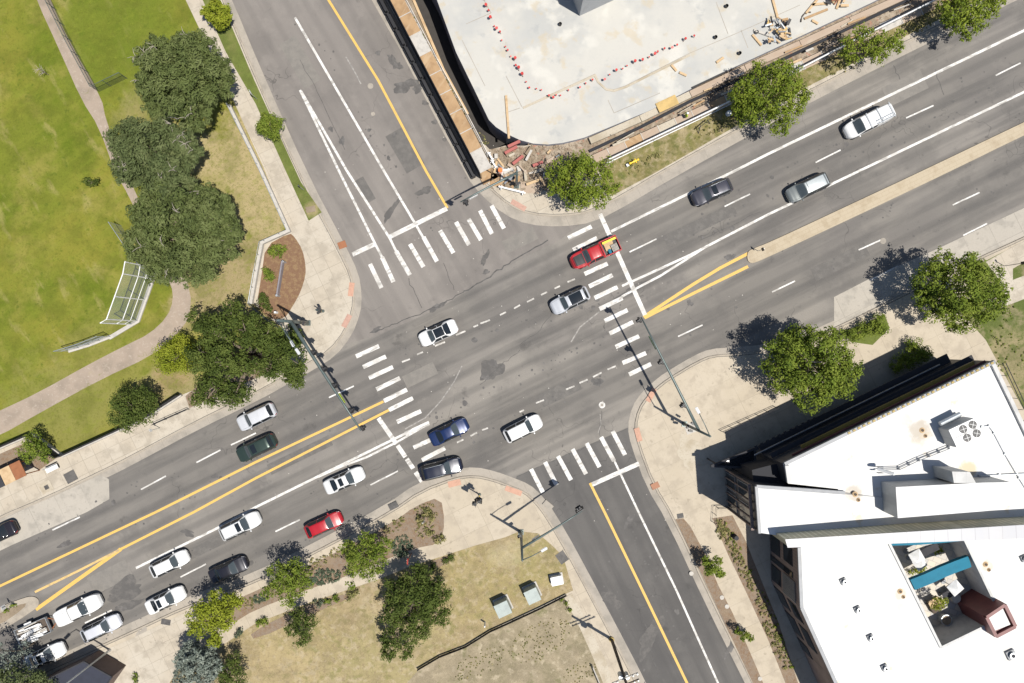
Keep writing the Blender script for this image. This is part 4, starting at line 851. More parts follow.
def plant(name, label, cat, lobes, m, h0=2.0, leaf=.16, per=90, clump=.34, seed=1, group=None, trunk_r=.2, bark='bark', long=1.0, dens=.78, flat=.72, base=None, twigs=0, ragged=.16, bz=ZB):
    """lobes: (u, v, r in photo pixels, height of the lobe's middle); a trunk with limbs into every lobe carries the clumps"""
    rr = random.Random(seed); L = []
    for u, v, r, z in lobes:
        p = G(u, v, z); L.append((p, r * S * (H - z) / H))
    cx = sum(p.x * q * q for p, q in L) / sum(q * q for p, q in L); cy = sum(p.y * q * q for p, q in L) / sum(q * q for p, q in L)
    if base: bp = G(base[0], base[1], bz); cx, cy = bp.x, bp.y
    root = thing(name, label, cat, (cx, cy, bz), 0, group); o = Vector((cx, cy, bz))
    cl = []; big = max(q for p, q in L)
    for p, q in L:
        cr = max(.16, min(clump * q + .1, .95)); n = max(5, int(dens * 5.2 * (q / cr) ** 2))
        conif = name == 'pine_tree'
        for i in range(int(n * (1 if conif else .62))):
            zz_ = rr.uniform(-.55, 1) if conif else rr.uniform(-.1, 1); t = rr.uniform(0, 6.283); s = math.sqrt(1 - zz_ * zz_)
            k = (rr.random() ** (.33 if conif else .18)) * (1 + rr.uniform(-ragged, ragged) * 1.2)
            k = min(k, 1.1) * (1 - .5 * cr / q)
            c_ = Vector((p.x + q * k * s * math.cos(t), p.y + q * k * s * math.sin(t), p.z + q * flat * k * zz_)) - o
            cl.append((c_.x, c_.y, max(c_.z, .12), cr * rr.uniform(.65, 1.1), rr.uniform(.12, .88)))
        if not conif:      # the shaded lower storey of leaves inside the crown
            for i in range(int(n * .5)):
                t = rr.uniform(0, 6.283); k = math.sqrt(rr.random()) * .80
                c_ = Vector((p.x + q * k * math.cos(t), p.y + q * k * math.sin(t), p.z - q * flat * rr.uniform(.35, .75))) - o
                cl.append((c_.x, c_.y, max(c_.z, .12), cr * rr.uniform(.8, 1.2), rr.uniform(.12, .7)))
    me = leaf_mesh('crown', cl, leaf, per, seed, m, long); link_mesh('crown' if cat != 'shrub' else 'foliage', me, root)
    tb = MB(); top = max(p.z for p, q in L) - bz
    fork = max(.15, min(h0, top * .5))
    lean = Vector((rr.uniform(-.1, .1), rr.uniform(-.1, .1), 0)) * fork
    f = Vector((0, 0, fork)) + lean
    tb.chain([(0, 0, -.15), (0, 0, .15), tuple(f * .55), tuple(f)], [trunk_r * 1.35, trunk_r * 1.08, trunk_r * .9, trunk_r * .78], 9)
    for p, q in L:
        e = p - o
        for j in range(3 if q > 1.2 else 2):
            t = rr.uniform(0, 6.283); tip = e + Vector((math.cos(t), math.sin(t), rr.uniform(-.2, .35) * flat)) * q * rr.uniform(.4, .65)
            m1 = f.lerp(e, .5) + Vector((rr.uniform(-.1, .1), rr.uniform(-.1, .1), rr.uniform(-.1, .2))) * q
            k = trunk_r * min(1, q / big + .2)
            tb.chain([tuple(f * .96), tuple(m1), tuple(e.lerp(tip, .35)), tuple(tip)], [k * .6, k * .4, k * .22, k * .06], 6)
    tb.build('trunk' if cat != 'shrub' else 'stem', bark, root, smooth=True)
    if twigs:
        for i in range(twigs):
            tw = MB()
            p, q = rr.choice(L); t = rr.uniform(0, 6.283); k = rr.uniform(.1, .9)
            a = Vector((p.x + q * k * math.cos(t), p.y + q * k * math.sin(t), p.z + q * flat * math.sqrt(1 - k * k) * .95 + .1)) - o
            for j in range(rr.randint(2, 4)):
                d = Vector((rr.uniform(-1, 1), rr.uniform(-1, 1), rr.uniform(-.1, .35))).normalized() * rr.uniform(.4, 1.1)
                tw.chain([tuple(a - Vector((0, 0, .4))), tuple(a + d * .4), tuple(a + d)], [.04, .028, .01], 4)
            tw.build('dead_branch', 'bark_pale', root)
    return root
def tree(label, lobes, m, **kw):
    kw['leaf'] = kw.get('leaf', .15) * (1 if kw.get('name') == 'pine_tree' else .78); kw['per'] = kw.get('per', 90) * (1 if kw.get('name') == 'pine_tree' else 1.5)
    return plant(kw.pop('name', 'broadleaf_tree'), label, 'tree', lobes, m, **kw)
def shrub(label, lobes, m, **kw):
    a = dict(name='shrub', h0=.3, leaf=.10, per=170, trunk_r=.05, clump=.42); a.update(kw)
    return plant(a.pop('name'), label, 'shrub', lobes, m, **a)
PINE = dict(name='pine_tree', leaf=.115, long=1.9, per=190, trunk_r=.3, h0=3.5, twigs=12, dens=.85, ragged=.12, clump=.2, flat=.5, bark='bark')
tree('tall grey-green evergreen with a round crown, uppermost of the three park conifers', [(178, 76, 40, 8), (150, 58, 17, 6.5), (160, 52, 19, 7), (200, 55, 24, 7), (217, 82, 19, 6.5), (195, 110, 22, 6.5), (160, 102, 22, 6.5), (214, 70, 18, 6), (147, 82, 15, 6), (185, 46, 16, 6)], 'leaf_grey', seed=11, **PINE)
tree('ragged grey-green evergreen in the middle of the three park conifers', [(152, 152, 34, 7), (122, 140, 18, 6), (130, 168, 22, 6), (175, 140, 20, 6.5), (188, 152, 16, 6), (170, 178, 26, 6.5), (130, 128, 12, 5.5)], 'leaf_pine', seed=12, **PINE)
tree('broadest grey-green evergreen with pale dead twigs, beside the backstop', [(184, 228, 44, 8), (146, 212, 20, 6.5), (146, 245, 24, 6.5), (160, 200, 22, 6.5), (214, 215, 26, 7), (222, 245, 20, 6.5), (195, 265, 24, 6.5), (165, 264, 24, 6.5), (230, 230, 14, 6), (205, 198, 16, 6)], 'leaf_grey', seed=13, **PINE)
tree('large dark green tree beside the thick signal arm and its corner', [(214, 332, 21, 6.2), (203, 356, 20, 5.8), (222, 362, 20, 6.6), (212, 392, 21, 5.4), (236, 396, 16, 5), (245, 330, 19, 6.2), (265, 338, 18, 6), (288, 358, 22, 5.8), (268, 366, 17, 5.4), (294, 376, 14, 4.8), (240, 366, 15, 5.6), (196, 322, 12, 5), (293, 340, 12, 5), (232, 314, 13, 5.6)], 'leaf_dark', seed=14, per=110, leaf=.17, trunk_r=.3, clump=.32, dens=.75, ragged=.3)
tree('bright lime-green small tree against the large dark tree', [(173, 356, 19, 3.2), (165, 364, 12, 2.6), (180, 345, 14, 3), (186, 362, 13, 3.2)], 'leaf_lime', seed=15, leaf=.13, per=130, trunk_r=.12, h0=1.2)
tree('dark green round tree overhanging the low wall above the left lanes', [(132, 407, 20, 4.2), (120, 398, 13, 4), (142, 398, 13, 4), (118, 415, 13, 3.6), (142, 415, 13, 3.6), (128, 425, 10, 3.2), (148, 405, 9, 3.6)], 'leaf_dark', seed=16, leaf=.14, trunk_r=.18)
tree('small yellow-green leafy tree between sidewalk and kerb at the top left edge', [(217, 13, 12, 2.8), (207, 12, 7, 2.4), (225, 20, 8, 2.4), (215, 5, 7, 2.4), (226, 10, 6, 2.2), (218, 24, 6, 2)], 'leaf_lime', seed=17, leaf=.15, long=1.8, per=110, trunk_r=.08, h0=1)
tree('small round mid-green tree on the left sidewalk verge below the yellow-green one', [(269, 125, 13, 2.6), (262, 127, 8, 2.2), (276, 122, 8, 2.2), (272, 133, 7, 2.2), (266, 117, 7, 2.2)], 'leaf_mid', seed=18, leaf=.13, per=130, trunk_r=.08, h0=1)
shrub('small dark bush standing alone on the ball-field grass', [(86, 180, 4, .7), (96, 181, 5, .9), (90, 184, 4, .6)], 'leaf_dark', seed=19)
tree('leafy dark tree in the walled bed behind the bus shelter', [(33, 446, 12, 3), (25, 450, 9, 2.6), (40, 452, 9, 2.6), (32, 437, 8, 2.6), (45, 458, 6, 2), (28, 459, 6, 2)], 'leaf_mid', seed=20, leaf=.13, trunk_r=.09, h0=1)
bt = thing('bare_sapling', 'leafless sapling alone on the upper-left grass', 'tree', G(49, 75, ZB))
g = MB(); g.chain([(0, 0, -.1), (0, .02, .8), (-.05, .05, 1.9)], [.05, .04, .02], 6); g.build('trunk', 'bark', bt)
g = MB(); rr = random.Random(3)
for i in range(16):
    t = rr.uniform(0, 6.3); z = rr.uniform(.6, 1.8); g.chain([(0, .03, z), (math.cos(t) * .3, math.sin(t) * .3, z + .3), (math.cos(t) * .65, math.sin(t) * .65, z + .45)], [.022, .015, .006], 4)
g.build('branch', 'bark_pale', bt)
bt2 = copy_tree(bt); bt2.location = G(-1, 4, ZB); bt2.scale = (2.2, 2.2, 1.6); bt2['label'] = 'larger leafless tree at the very top-left corner of the grass'
# north-east
FR = dict(leaf=.16, per=78, trunk_r=.16, h0=2.2, clump=.26, ragged=.25)
tree('bright green corner tree beside the rubble at the construction corner', [(580, 180, 25, 5), (560, 172, 15, 4.4), (600, 170, 15, 4.4), (598, 195, 14, 4.2), (575, 199, 14, 4.2), (558, 188, 12, 4), (578, 162, 12, 4), (612, 188, 9, 3.8)], 'leaf_fresh', seed=31, **FR)
tree('biggest bright green tree overhanging the upper kerb, below the timber pile', [(768, 96, 28, 5.6), (745, 92, 17, 5), (790, 80, 18, 5), (798, 98, 16, 5), (780, 118, 17, 5), (752, 112, 16, 4.6), (764, 72, 16, 5), (740, 108, 10, 4.2), (735, 96, 8, 4.2), (785, 66, 10, 4.6)], 'leaf_fresh', seed=32, **FR)
tree('thin narrow green tree at the upper kerb above the white van', [(870, 45, 15, 4.2), (852, 52, 12, 3.8), (888, 40, 13, 4), (862, 32, 10, 3.8), (880, 55, 10, 3.6), (898, 46, 8, 3.6), (846, 40, 7, 3.4), (900, 34, 6, 3.4)], 'leaf_fresh', seed=33, **dict(FR, per=60))
tree('green tree cut by the top edge near the upper right', [(965, 8, 22, 5), (988, 4, 16, 4.6), (952, -2, 14, 4.6), (975, 22, 14, 4.4), (957, 25, 10, 4.2), (1000, -4, 12, 4.4), (966, 36, 7, 4)], 'leaf_fresh', seed=34, **FR)
# south-east
BIG = dict(leaf=.17, per=85, trunk_r=.24, h0=2.8, clump=.22, ragged=.22)
tree('big green street tree left of the building beside the plaza, casting shade on the lane', [(812, 364, 36, 7), (785, 350, 20, 6), (788, 378, 20, 6), (835, 355, 22, 6.4), (838, 380, 22, 6.2), (812, 395, 20, 6), (802, 338, 18, 6), (775, 364, 14, 5.4), (830, 338, 13, 6), (850, 368, 14, 6)], 'leaf_mid', seed=41, **BIG)
tree('big green street tree at the right edge beside the concrete bus pad', [(960, 290, 34, 7), (930, 280, 18, 6), (938, 305, 18, 6), (985, 280, 20, 6.4), (988, 305, 20, 6.2), (962, 318, 18, 6), (945, 262, 15, 6), (972, 264, 15, 6.4), (1000, 292, 12, 6), (925, 296, 12, 5.6)], 'leaf_mid', seed=42, **BIG)
shrub('bushy green shrub between the two big street trees', [(872, 327, 11, 1.5), (862, 332, 9, 1.3), (880, 322, 9, 1.3), (850, 338, 9, 1.4), (884, 330, 7, 1.2)], 'leaf_mid', seed=43)
shrub('round dark hedge clump in the shade of the building front', [(915, 355, 13, 1.6), (905, 362, 10, 1.5), (925, 352, 10, 1.5), (915, 344, 8, 1.3), (898, 369, 7, 1.3)], 'leaf_mid', seed=44)
SAP = dict(name='sapling', leaf=.15, long=1.6, per=70, trunk_r=.05, h0=1.2, ragged=.3)
tree('taller leafy sapling in the bark strip beside the lower right kerb', [(713, 567, 9, 2.8), (706, 560, 5, 2.4), (720, 574, 6, 2.4), (718, 561, 5, 2.6), (708, 572, 5, 2.3)], 'leaf_mid', seed=45, **SAP)
tree('smaller sapling near the bottom of the same bark strip', [(744, 636, 6, 1.9), (738, 632, 4, 1.7), (750, 638, 4, 1.7)], 'leaf_mid', seed=46, **SAP)
# south-west
OL = dict(leaf=.15, per=70, trunk_r=.16, h0=2, clump=.28, ragged=.3)
tree('light olive tree by the lower kerb, right of the red car', [(362, 555, 18, 4.6), (350, 550, 12, 4), (376, 552, 13, 4.2), (368, 572, 12, 4), (352, 570, 9, 3.6), (385, 545, 9, 4), (366, 540, 10, 4.2), (380, 565, 9, 3.8), (350, 585, 6, 3.2)], 'leaf_mid', seed=51, **OL)
tree('light olive tree by the lower kerb, between the black sedan and the red car', [(288, 578, 17, 4.4), (276, 572, 11, 4), (300, 576, 12, 4), (290, 594, 13, 3.8), (276, 588, 10, 3.6), (268, 592, 8, 3.4), (294, 566, 9, 3.8), (306, 585, 8, 3.6)], 'leaf_mid', seed=52, **OL)
tree('small darker tree on the dry lawn just below the left olive tree', [(301, 626, 12, 3), (292, 630, 8, 2.6), (310, 624, 8, 2.6), (300, 640, 8, 2.4), (296, 615, 8, 2.6), (308, 638, 6, 2.2)], 'leaf_dark', seed=53, leaf=.14, trunk_r=.1, h0=1.2)
tree('dense dark green tree on the dry lawn, largest of the lower lawn', [(414, 600, 26, 5), (395, 592, 15, 4.2), (435, 594, 16, 4.4), (438, 615, 14, 4.2), (415, 628, 18, 4.2), (392, 640, 14, 3.6), (392, 615, 14, 4), (388, 654, 8, 3), (418, 578, 14, 4.2), (405, 652, 9, 3)], 'leaf_dark', seed=54, leaf=.15, per=105, trunk_r=.22, h0=1.6, clump=.24)
tree('yellow-green tree beside the driveway at the lower kerb', [(212, 616, 17, 4.4), (198, 614, 11, 4), (228, 606, 12, 4.2), (225, 622, 11, 4), (208, 632, 12, 3.8), (194, 628, 9, 3.6), (216, 600, 10, 4), (236, 602, 7, 3.8), (216, 642, 7, 3.4)], 'leaf_lime', seed=55, leaf=.16, per=85, trunk_r=.13, h0=1.6, ragged=.28)
tree('silvery blue spruce at the bottom edge next to the driveway', [(198, 665, 18, 4), (184, 660, 11, 3.2), (212, 668, 12, 3.4), (190, 650, 10, 3), (205, 680, 14, 3.2), (182, 678, 11, 3), (208, 652, 8, 3)], 'leaf_blue', seed=56, name='spruce_tree', leaf=.14, long=1.5, per=120, trunk_r=.18, h0=1.5, clump=.2)
tree('dark green tree half hidden behind the blue spruce at the bottom edge', [(228, 672, 12, 3), (238, 680, 10, 2.8), (222, 686, 10, 2.8), (232, 660, 8, 2.6)], 'leaf_dark', seed=57, leaf=.14, trunk_r=.12, h0=1.4)
tree('grey feathery tree in the bottom-left corner beside the dark-roofed building', [(20, 692, 22, 5), (2, 684, 18, 4.6), (40, 684, 13, 4.2), (-14, 700, 20, 4.6), (30, 708, 18, 5)], 'leaf_pine', seed=58, leaf=.15, per=85, trunk_r=.2, h0=2, ragged=.3, dens=.8)
tree('sparse grey-leaved street tree over the kerb at the bottom left', [(8, 662, 11, 3.8), (22, 650, 9, 3.4), (-4, 650, 10, 3.6), (28, 668, 8, 3.4)], 'leaf_blue', seed=59, leaf=.14, per=55, trunk_r=.1, h0=2, ragged=.35, dens=.6)
# shrubs in the beds
for lab, lb, m in (('round green shrub at the wall corner of the red-bark bed', [(276, 250, 7, .8), (272, 253, 5, .7), (281, 248, 5, .7)], 'leaf_mid'),
                   ('round green shrub in the middle of the row in the red-bark bed', [(267, 275, 6, .7), (271, 278, 4, .6), (265, 270, 4, .6)], 'leaf_mid'),
                   ('dark green shrub at the lower end of the red-bark bed', [(263, 302, 7, .8), (267, 307, 5, .7), (262, 296, 4, .6)], 'leaf_dark'),
                   ('low green shrub beside the pole of the thick signal arm', [(295, 333, 6, .7), (292, 327, 4, .6), (300, 340, 5, .6)], 'leaf_mid'),
                   ('tall brown-green grass clump in the bed near the lower left crosswalk', [(432, 517, 6, .6), (426, 512, 5, .5), (420, 520, 5, .5)], 'leaf_tuft'),
                   ('second brown-green shrub in that bed, nearer the path', [(436, 541, 5, .5), (430, 533, 4, .5), (443, 538, 4, .5)], 'leaf_tuft'),
                   ('oblong dark shrub on the lawn side of the lower path', [(446, 562, 4, .6), (451, 558, 4, .6)], 'leaf_dark'),
                   ('smaller dark shrub next to the oblong one by the lower path', [(433, 567, 4, .5)], 'leaf_dark'),
                   ('spiky green shrub on the lawn edge below the left olive tree', [(327, 602, 4, .5), (336, 599, 4, .5)], 'leaf_mid'),
                   ('grey-green shrub left of the spiky one on the lawn edge', [(320, 605, 5, .5), (314, 602, 3, .4)], 'leaf_cover'),
                   ('shrub on the lawn edge under the light olive tree', [(350, 597, 5, .6), (356, 592, 4, .5)], 'leaf_tuft'),
                   ('dark shrub at the lower edge of the lower path, far left', [(264, 622, 5, .6), (259, 624, 4, .5)], 'leaf_mid'),
                   ('small green shrub on the lower building corner by the driveway', [(134, 677, 3, .5), (136, 681, 3, .5)], 'leaf_mid'),
                   ('grey-green shrub at the path end by the yellow-green tree', [(240, 632, 4, .5), (236, 636, 3, .4)], 'leaf_cover'),
                   ('dark green weeds at the corner of the fenced dirt lot', [(566, 604, 3, .4), (569, 611, 3, .4), (562, 600, 2.5, .3)], 'leaf_mid'),
                   ('green plant in the left median bed', [(13, 606, 3, .5), (6, 611, 3, .4)], 'leaf_mid')):
    shrub(lab, lb, m, seed=hash(lab) % 97 if False else len(lab) + int(lb[0][0]))
# low ground cover, far too many plants to count
def cover(name, label, zones, m, n, seed, rs=(.10, .22), zh=.12):
    rg = random.Random(seed); cl = []
    for (u, v, ru, rv, rot) in zones:
        k = int(n * ru * rv / 100) + 6
        for i in range(k):
            t = rg.uniform(0, 6.283); q = math.sqrt(rg.random()); x, y = ru * q * math.cos(t), rv * q * math.sin(t)
            p = G(u + x * math.cos(rot) + y * math.sin(rot), v - x * math.sin(rot) + y * math.cos(rot)); cl.append((p.x, p.y, ZB + zh * rg.uniform(.5, 1.2), rg.uniform(*rs), rg.random()))
    me = leaf_mesh(name, cl, .09, 420, seed, m); return tag(link_mesh(name, me), label, 'ground cover', kind='stuff')
cover('ground_cover', 'blue-green ground cover in the lower kerbside planting strip', [(325, 576, 17, 8, .1), (402, 546, 12, 10, .9), (262, 597, 9, 5, .4), (310, 581, 8, 5, .4)], 'leaf_cover', 95, 1)
cover('ground_cover', 'dry brownish low plants in the lower kerbside planting strip', [(335, 553, 22, 5, .45), (318, 562, 10, 6, .4), (395, 525, 14, 6, .45), (425, 510, 12, 7, .4), (425, 530, 10, 10, .2), (250, 603, 10, 6, .4)], 'leaf_tuft', 34, 2, (.08, .2))
cover('grass_tufts', 'green grass tufts in the planting strip along the building', [(736, 556, 5, 40, .44), (771, 632, 5, 42, .37), (722, 530, 6, 12, .4)], 'leaf_tuft', 40, 3, (.12, .26), .16)
cover('grass_tufts', 'greener tufts at the building side of the planting strip', [(741, 556, 3, 40, .44), (777, 630, 3, 44, .37)], 'leaf_mid', 22, 33, (.1, .24), .18)
cover('weeds', 'weeds along the construction walkway fence', [(421, 34, 2, 42, .50), (455, 96, 2, 30, .55), (483, 139, 3, 8, .6), (640, 165, 22, 5, .5), (720, 125, 30, 5, .46), (850, 64, 24, 6, .46), (920, 26, 14, 6, .45)], 'leaf_tuft', 22, 4)
cover('weeds', 'dry weeds in the fenced dirt lot', [(540, 640, 34, 18, .5), (480, 662, 30, 12, .5), (580, 672, 18, 10, .3)], 'leaf_tuft', 26, 5, (.04, .09), .04)
cover('weeds', 'weeds on the bare right-hand lawn', [(1006, 350, 16, 28, .4), (1002, 312, 12, 10, 0)], 'leaf_mid', 9, 6, (.1, .2), .07)
# ================================================================== SIGNALS, POLES, SMALL STREET THINGS
def head3(parent, p, rz, colr='black', name='signal_head'):
    """a three-lens signal head hanging at p, looking along rz"""
    g = MB(); g.box((0, 0, 0), (.24, .36, 1.08)); g.box((-.02, 0, 0), (.03, .66, 1.36))
    h = g.build(name, colr, parent, loc=p, rz=rz)
    for k, m in enumerate(('sig_red', 'sig_amber', 'sig_green')):
        z = .34 - .34 * k
        MB().tube((.12, 0, z), (.14, 0, z), .14, n=14).build('lens', m, h)
        v = MB()
        for i in range(7):
            a0, a1 = math.pi * (i - .6) / 5.8, math.pi * (i + .4) / 5.8
            q = [(.12, .16 * math.cos(a0), z + .16 * math.sin(a0)), (.12, .16 * math.cos(a1), z + .16 * math.sin(a1)), (.36, .16 * math.cos(a1), z + .16 * math.sin(a1)), (.36, .16 * math.cos(a0), z + .16 * math.sin(a0))]
            v.add(q, [(0, 1, 2, 3)])
        v.build('visor', colr, h)
    return h
def pedhead(parent, p, rz):
    g = MB(); g.box((0, 0, 0), (.22, .46, .46)); g.bar((-.18, 0, 0), (-.08, 0, 0), .06, .06); h = g.build('pedestrian_head', 'black', parent, loc=p, rz=rz)
    MB().box((.115, 0, 0), (.012, .36, .36)).build('lens', 'glass', h); return h
def signal(label, base, tip, heads, signs=(), lum=None, h=7.2, z0=6.2, z1=6.8, arm_r=.13, peds=(), thick=1.0, headcol='black', face=None, extra_lum=None):
    b = G(base[0], base[1], ZB); root = thing('traffic_signal', label, 'traffic light', b, 0, 'traffic signals on mast arms at the corners')
    T = G(tip[0], tip[1], z1 + ZB) - b; top = 10.4 if lum else h
    MB().tube((0, 0, -.1), (0, 0, top), .19 * thick, .11 * thick, 12).build('pole', 'pole_green', root, smooth=True)
    g = MB(); g.box((0, 0, .06), (.62, .62, .12)); g.tube((0, 0, .1), (0, 0, .5), .27, .22, 12); g.build('base_plate', 'pole_green', root)
    A = Vector((0, 0, z0)); pts = [A.lerp(T, t) + Vector((0, 0, .35 * math.sin(math.pi * t) * .6)) for t in (0, .25, .5, .75, 1)]
    MB().chain(pts, [arm_r * thick * k for k in (1.35, 1.15, .95, .75, .55)], 10).build('mast_arm', 'pole_green', root, smooth=True)
    ax = (T - A); bear = math.atan2(ax.y, ax.x)
    f = bear + (face if face is not None else R(90))
    at = lambda t: A.lerp(T, t) + Vector((0, 0, .35 * math.sin(math.pi * t) * .6))
    for t in heads:
        p = at(t) + Vector((math.cos(f), math.sin(f), 0)) * .28 + Vector((0, 0, -.05)); head3(root, p, f, headcol)
        br = MB(); br.tube(at(t), p, .04, n=6); br.build('bracket', 'pole_green', root)
    for t, m, l in signs:
        p = at(t) + Vector((math.cos(f), math.sin(f), 0)) * .12 - Vector((0, 0, .42))
        MB().box((0, 0, 0), (.03, l, .5)).build('street_sign', m, root, loc=p, rz=f)
    for lm in ([lum] if lum else []) + ([extra_lum] if extra_lum else []):
        hz = top - .15 if lm is lum else 8.9
        lt = G(lm[0], lm[1], hz + .5 + ZB) - b
        MB().chain([(0, 0, hz), tuple(Vector((0, 0, hz)).lerp(lt, .5) + Vector((0, 0, .18))), tuple(lt)], [.055, .045, .04], 8).build('lamp_arm', 'pole_green', root, smooth=True)
        d = Vector((lt.x, lt.y, 0)).normalized(); a = math.atan2(d.y, d.x)
        lm_ = MB().box((0, 0, 0), (.72, .30, .14)).build('lamp_head', 'lamp_grey', root, bevel=.05, loc=lt + d * .3, rz=a)
        MB().box((0, 0, -.09), (.6, .26, .03)).build('lens', 'lens_clear', lm_)
    for z, a, r in peds:
        p = Vector((math.cos(a) * r, math.sin(a) * r, z)); pedhead(root, p, a)
    return root
signal('long green signal mast on the plaza corner, its arm over the right crosswalk', (684.5, 424), (641, 317), (.24, .62, .985), ((.78, 'sign_green', 1.6),), lum=(699, 413), peds=((2.9, R(170), .42), (2.9, R(260), .42), (2.9, R(60), .45)), face=R(90))
signal('thick green signal mast beside the dark park tree, arm over the left-bound lanes', (308, 323), (361, 430.5), (.30, .45, .60, .83, .99), ((.71, 'lime', 1.2),), lum=(296, 349), thick=1.25, peds=((2.9, R(-20), .42), (2.9, R(200), .45)), face=R(90), extra_lum=(291, 341))
signal('short-armed signal mast at the construction corner by the rubble', (516.5, 186), (460.5, 202), (.93,), ((.78, 'white_metal', 1.0),), h=7.0, peds=((2.9, R(150), .42), (2.8, R(-60), .42)), headcol='black', face=R(90), arm_r=.11)
signal('slim signal mast on the lower grass corner, arm reaching over the bottom street', (521, 532), (582, 511), (.96, 1.0), ((.24, 'white_metal', .9),), lum=(541.5, 551), peds=((2.9, R(120), .42),), face=R(90), arm_r=.11)
# pedestal signals for walkers
def pedestal(label, base, hh, rz, n=2):
    b = G(base[0], base[1], ZB); root = thing('pedestrian_signal', label, 'pedestrian signal', b, rz)
    MB().tube((0, 0, 0), (0, 0, hh), .075, .06, 10).build('pole', 'pole_green', root, smooth=True); MB().tube((0, 0, 0), (0, 0, .28), .2, .12, 12).build('base', 'pole_green', root)
    pedhead(root, (.3, 0, hh * .72), 0); pedhead(root, (0, .3, hh * .72), R(90))
    if n > 2: head3(root, (.25, 0, hh - .4), R(20)); head3(root, (-.25, .1, hh - .4), R(140))
    g = MB(); g.box((.07, 0, 1.05), (.1, .12, .22)); g.build('push_button', 'yellow', root)
pedestal('slim post with walk signals on the left corner pavement near the red-bark bed', (323, 311), 3.0, R(-60))
pedestal('slim post with signal heads standing on the lower corner pavement between the tactile pads', (479.5, 494.5), 4.4, R(40), 3)
pedestal('short push-button post on the plaza corner right of the bottom crosswalk', (671.5, 505), 1.3, R(120), 2) if False else None
# street lights and posts
def streetlight(label, base, hh, arm, m='galv'):
    b = G(base[0], base[1], ZB); root = thing('street_lamp', label, 'street lamp', b)
    MB().tube((0, 0, 0), (0, 0, hh), .12, .06, 10).build('pole', m, root, smooth=True)
    MB().tube((0, 0, 0), (0, 0, .5), .2, .14, 10).build('base', 'stone', root)
    MB().chain([(0, 0, hh - .1), (arm[0] * .5, arm[1] * .5, hh + .35), (arm[0], arm[1], hh + .4)], [.05, .045, .04], 8).build('lamp_arm', m, root, smooth=True)
    a = math.atan2(arm[1], arm[0]); l = MB().box((0, 0, 0), (.9, .36, .15)).build('lamp_head', 'white_metal', root, bevel=.05, loc=(arm[0], arm[1], hh + .4), rz=a)
    MB().box((0, 0, -.085), (.6, .26, .03)).build('lens', 'lens_clear', l)
streetlight('tall thin street lamp beside the kerb and the dark-roofed building at the bottom left', (110, 650), 11.8, (-.9, -.9))
# red-topped sign post and stop-like round sign by the lower path
sp = thing('street_sign', 'brown signpost with a round red plate beside the lower path', 'sign', G(411.5, 553, ZB))
MB().tube((0, 0, 0), (0, 0, 3.6), .05, n=8).build('post', 'rust', sp); MB().tube((0, 0, 3.1), (.06, 0, 3.1), .36, n=18).build('plate', 'red', sp)
def post_sign(label, base, hh, m, rz, w=.45, h_=.6, pm='galv'):
    r_ = thing('street_sign', label, 'sign', G(base[0], base[1], ZB), rz)
    MB().tube((0, 0, 0), (0, 0, hh), .035, n=8).build('post', pm, r_); MB().box((.05, 0, hh - h_ / 2), (.02, w, h_)).build('plate', m, r_)
post_sign('white sign plate on a short post in the bed left of the lower corner pavement', (425, 518), 2.2, 'white_metal', R(-60), .3, .9)
post_sign('small white sign on a post on the left grass verge of the top street', (257, 99), 2.4, 'white_metal', R(25), .5, .5)
post_sign('dark sign post on the lower part of the left grass verge', (304, 190), 2.2, 'black', R(20), .3, .4)
post_sign('black signpost on the grass strip at the right edge', (1004, 266), 3.2, 'black', R(20), .35, .6, 'black')
post_sign('dark warning sign at the tip of the right-hand median', (758, 251), 2.0, 'black', R(200), .4, .7)
post_sign('grey no-parking post at the kerb under the dark park tree', (160, 428), 2.4, 'white_metal', R(20), .35, .5)
post_sign('small sign on the left median nose', (12, 603), 1.6, 'white_metal', R(200), .5, .6)
# thin purple panel sign in the red-bark bed
ps = thing('park_sign', 'long thin grey-mauve panel sign on two posts in the red-bark bed', 'sign', G(282, 279.5, ZB))
a, b = G(285.5, 262.5, ZB) - Vector(ps.location), G(279.5, 296, ZB) - Vector(ps.location)
g = MB(); g.bar(a + Vector((0, 0, .75)), b + Vector((0, 0, .62)), .10, .7); g.build('panel', 'purple', ps)
g = MB(); g.bar(a + Vector((0, 0, 1.27)), b + Vector((0, 0, .99)), .16, .04); g.build('cap', 'purple', ps)
for q in (a, b): MB().tube((q.x, q.y, 0), (q.x, q.y, 1.05), .13, n=14).build('post', 'galv', ps)
bl = MB(); bl.tube((0, 0, 0), (0, 0, .7), .16, .14, 14); bl.ball((0, 0, .7), (.15, .15, .1)); tag(bl.build('bollard', 'white_metal', loc=G(277, 312.5, ZB)), 'white round bollard at the lower end of the red-bark bed', 'bollard')
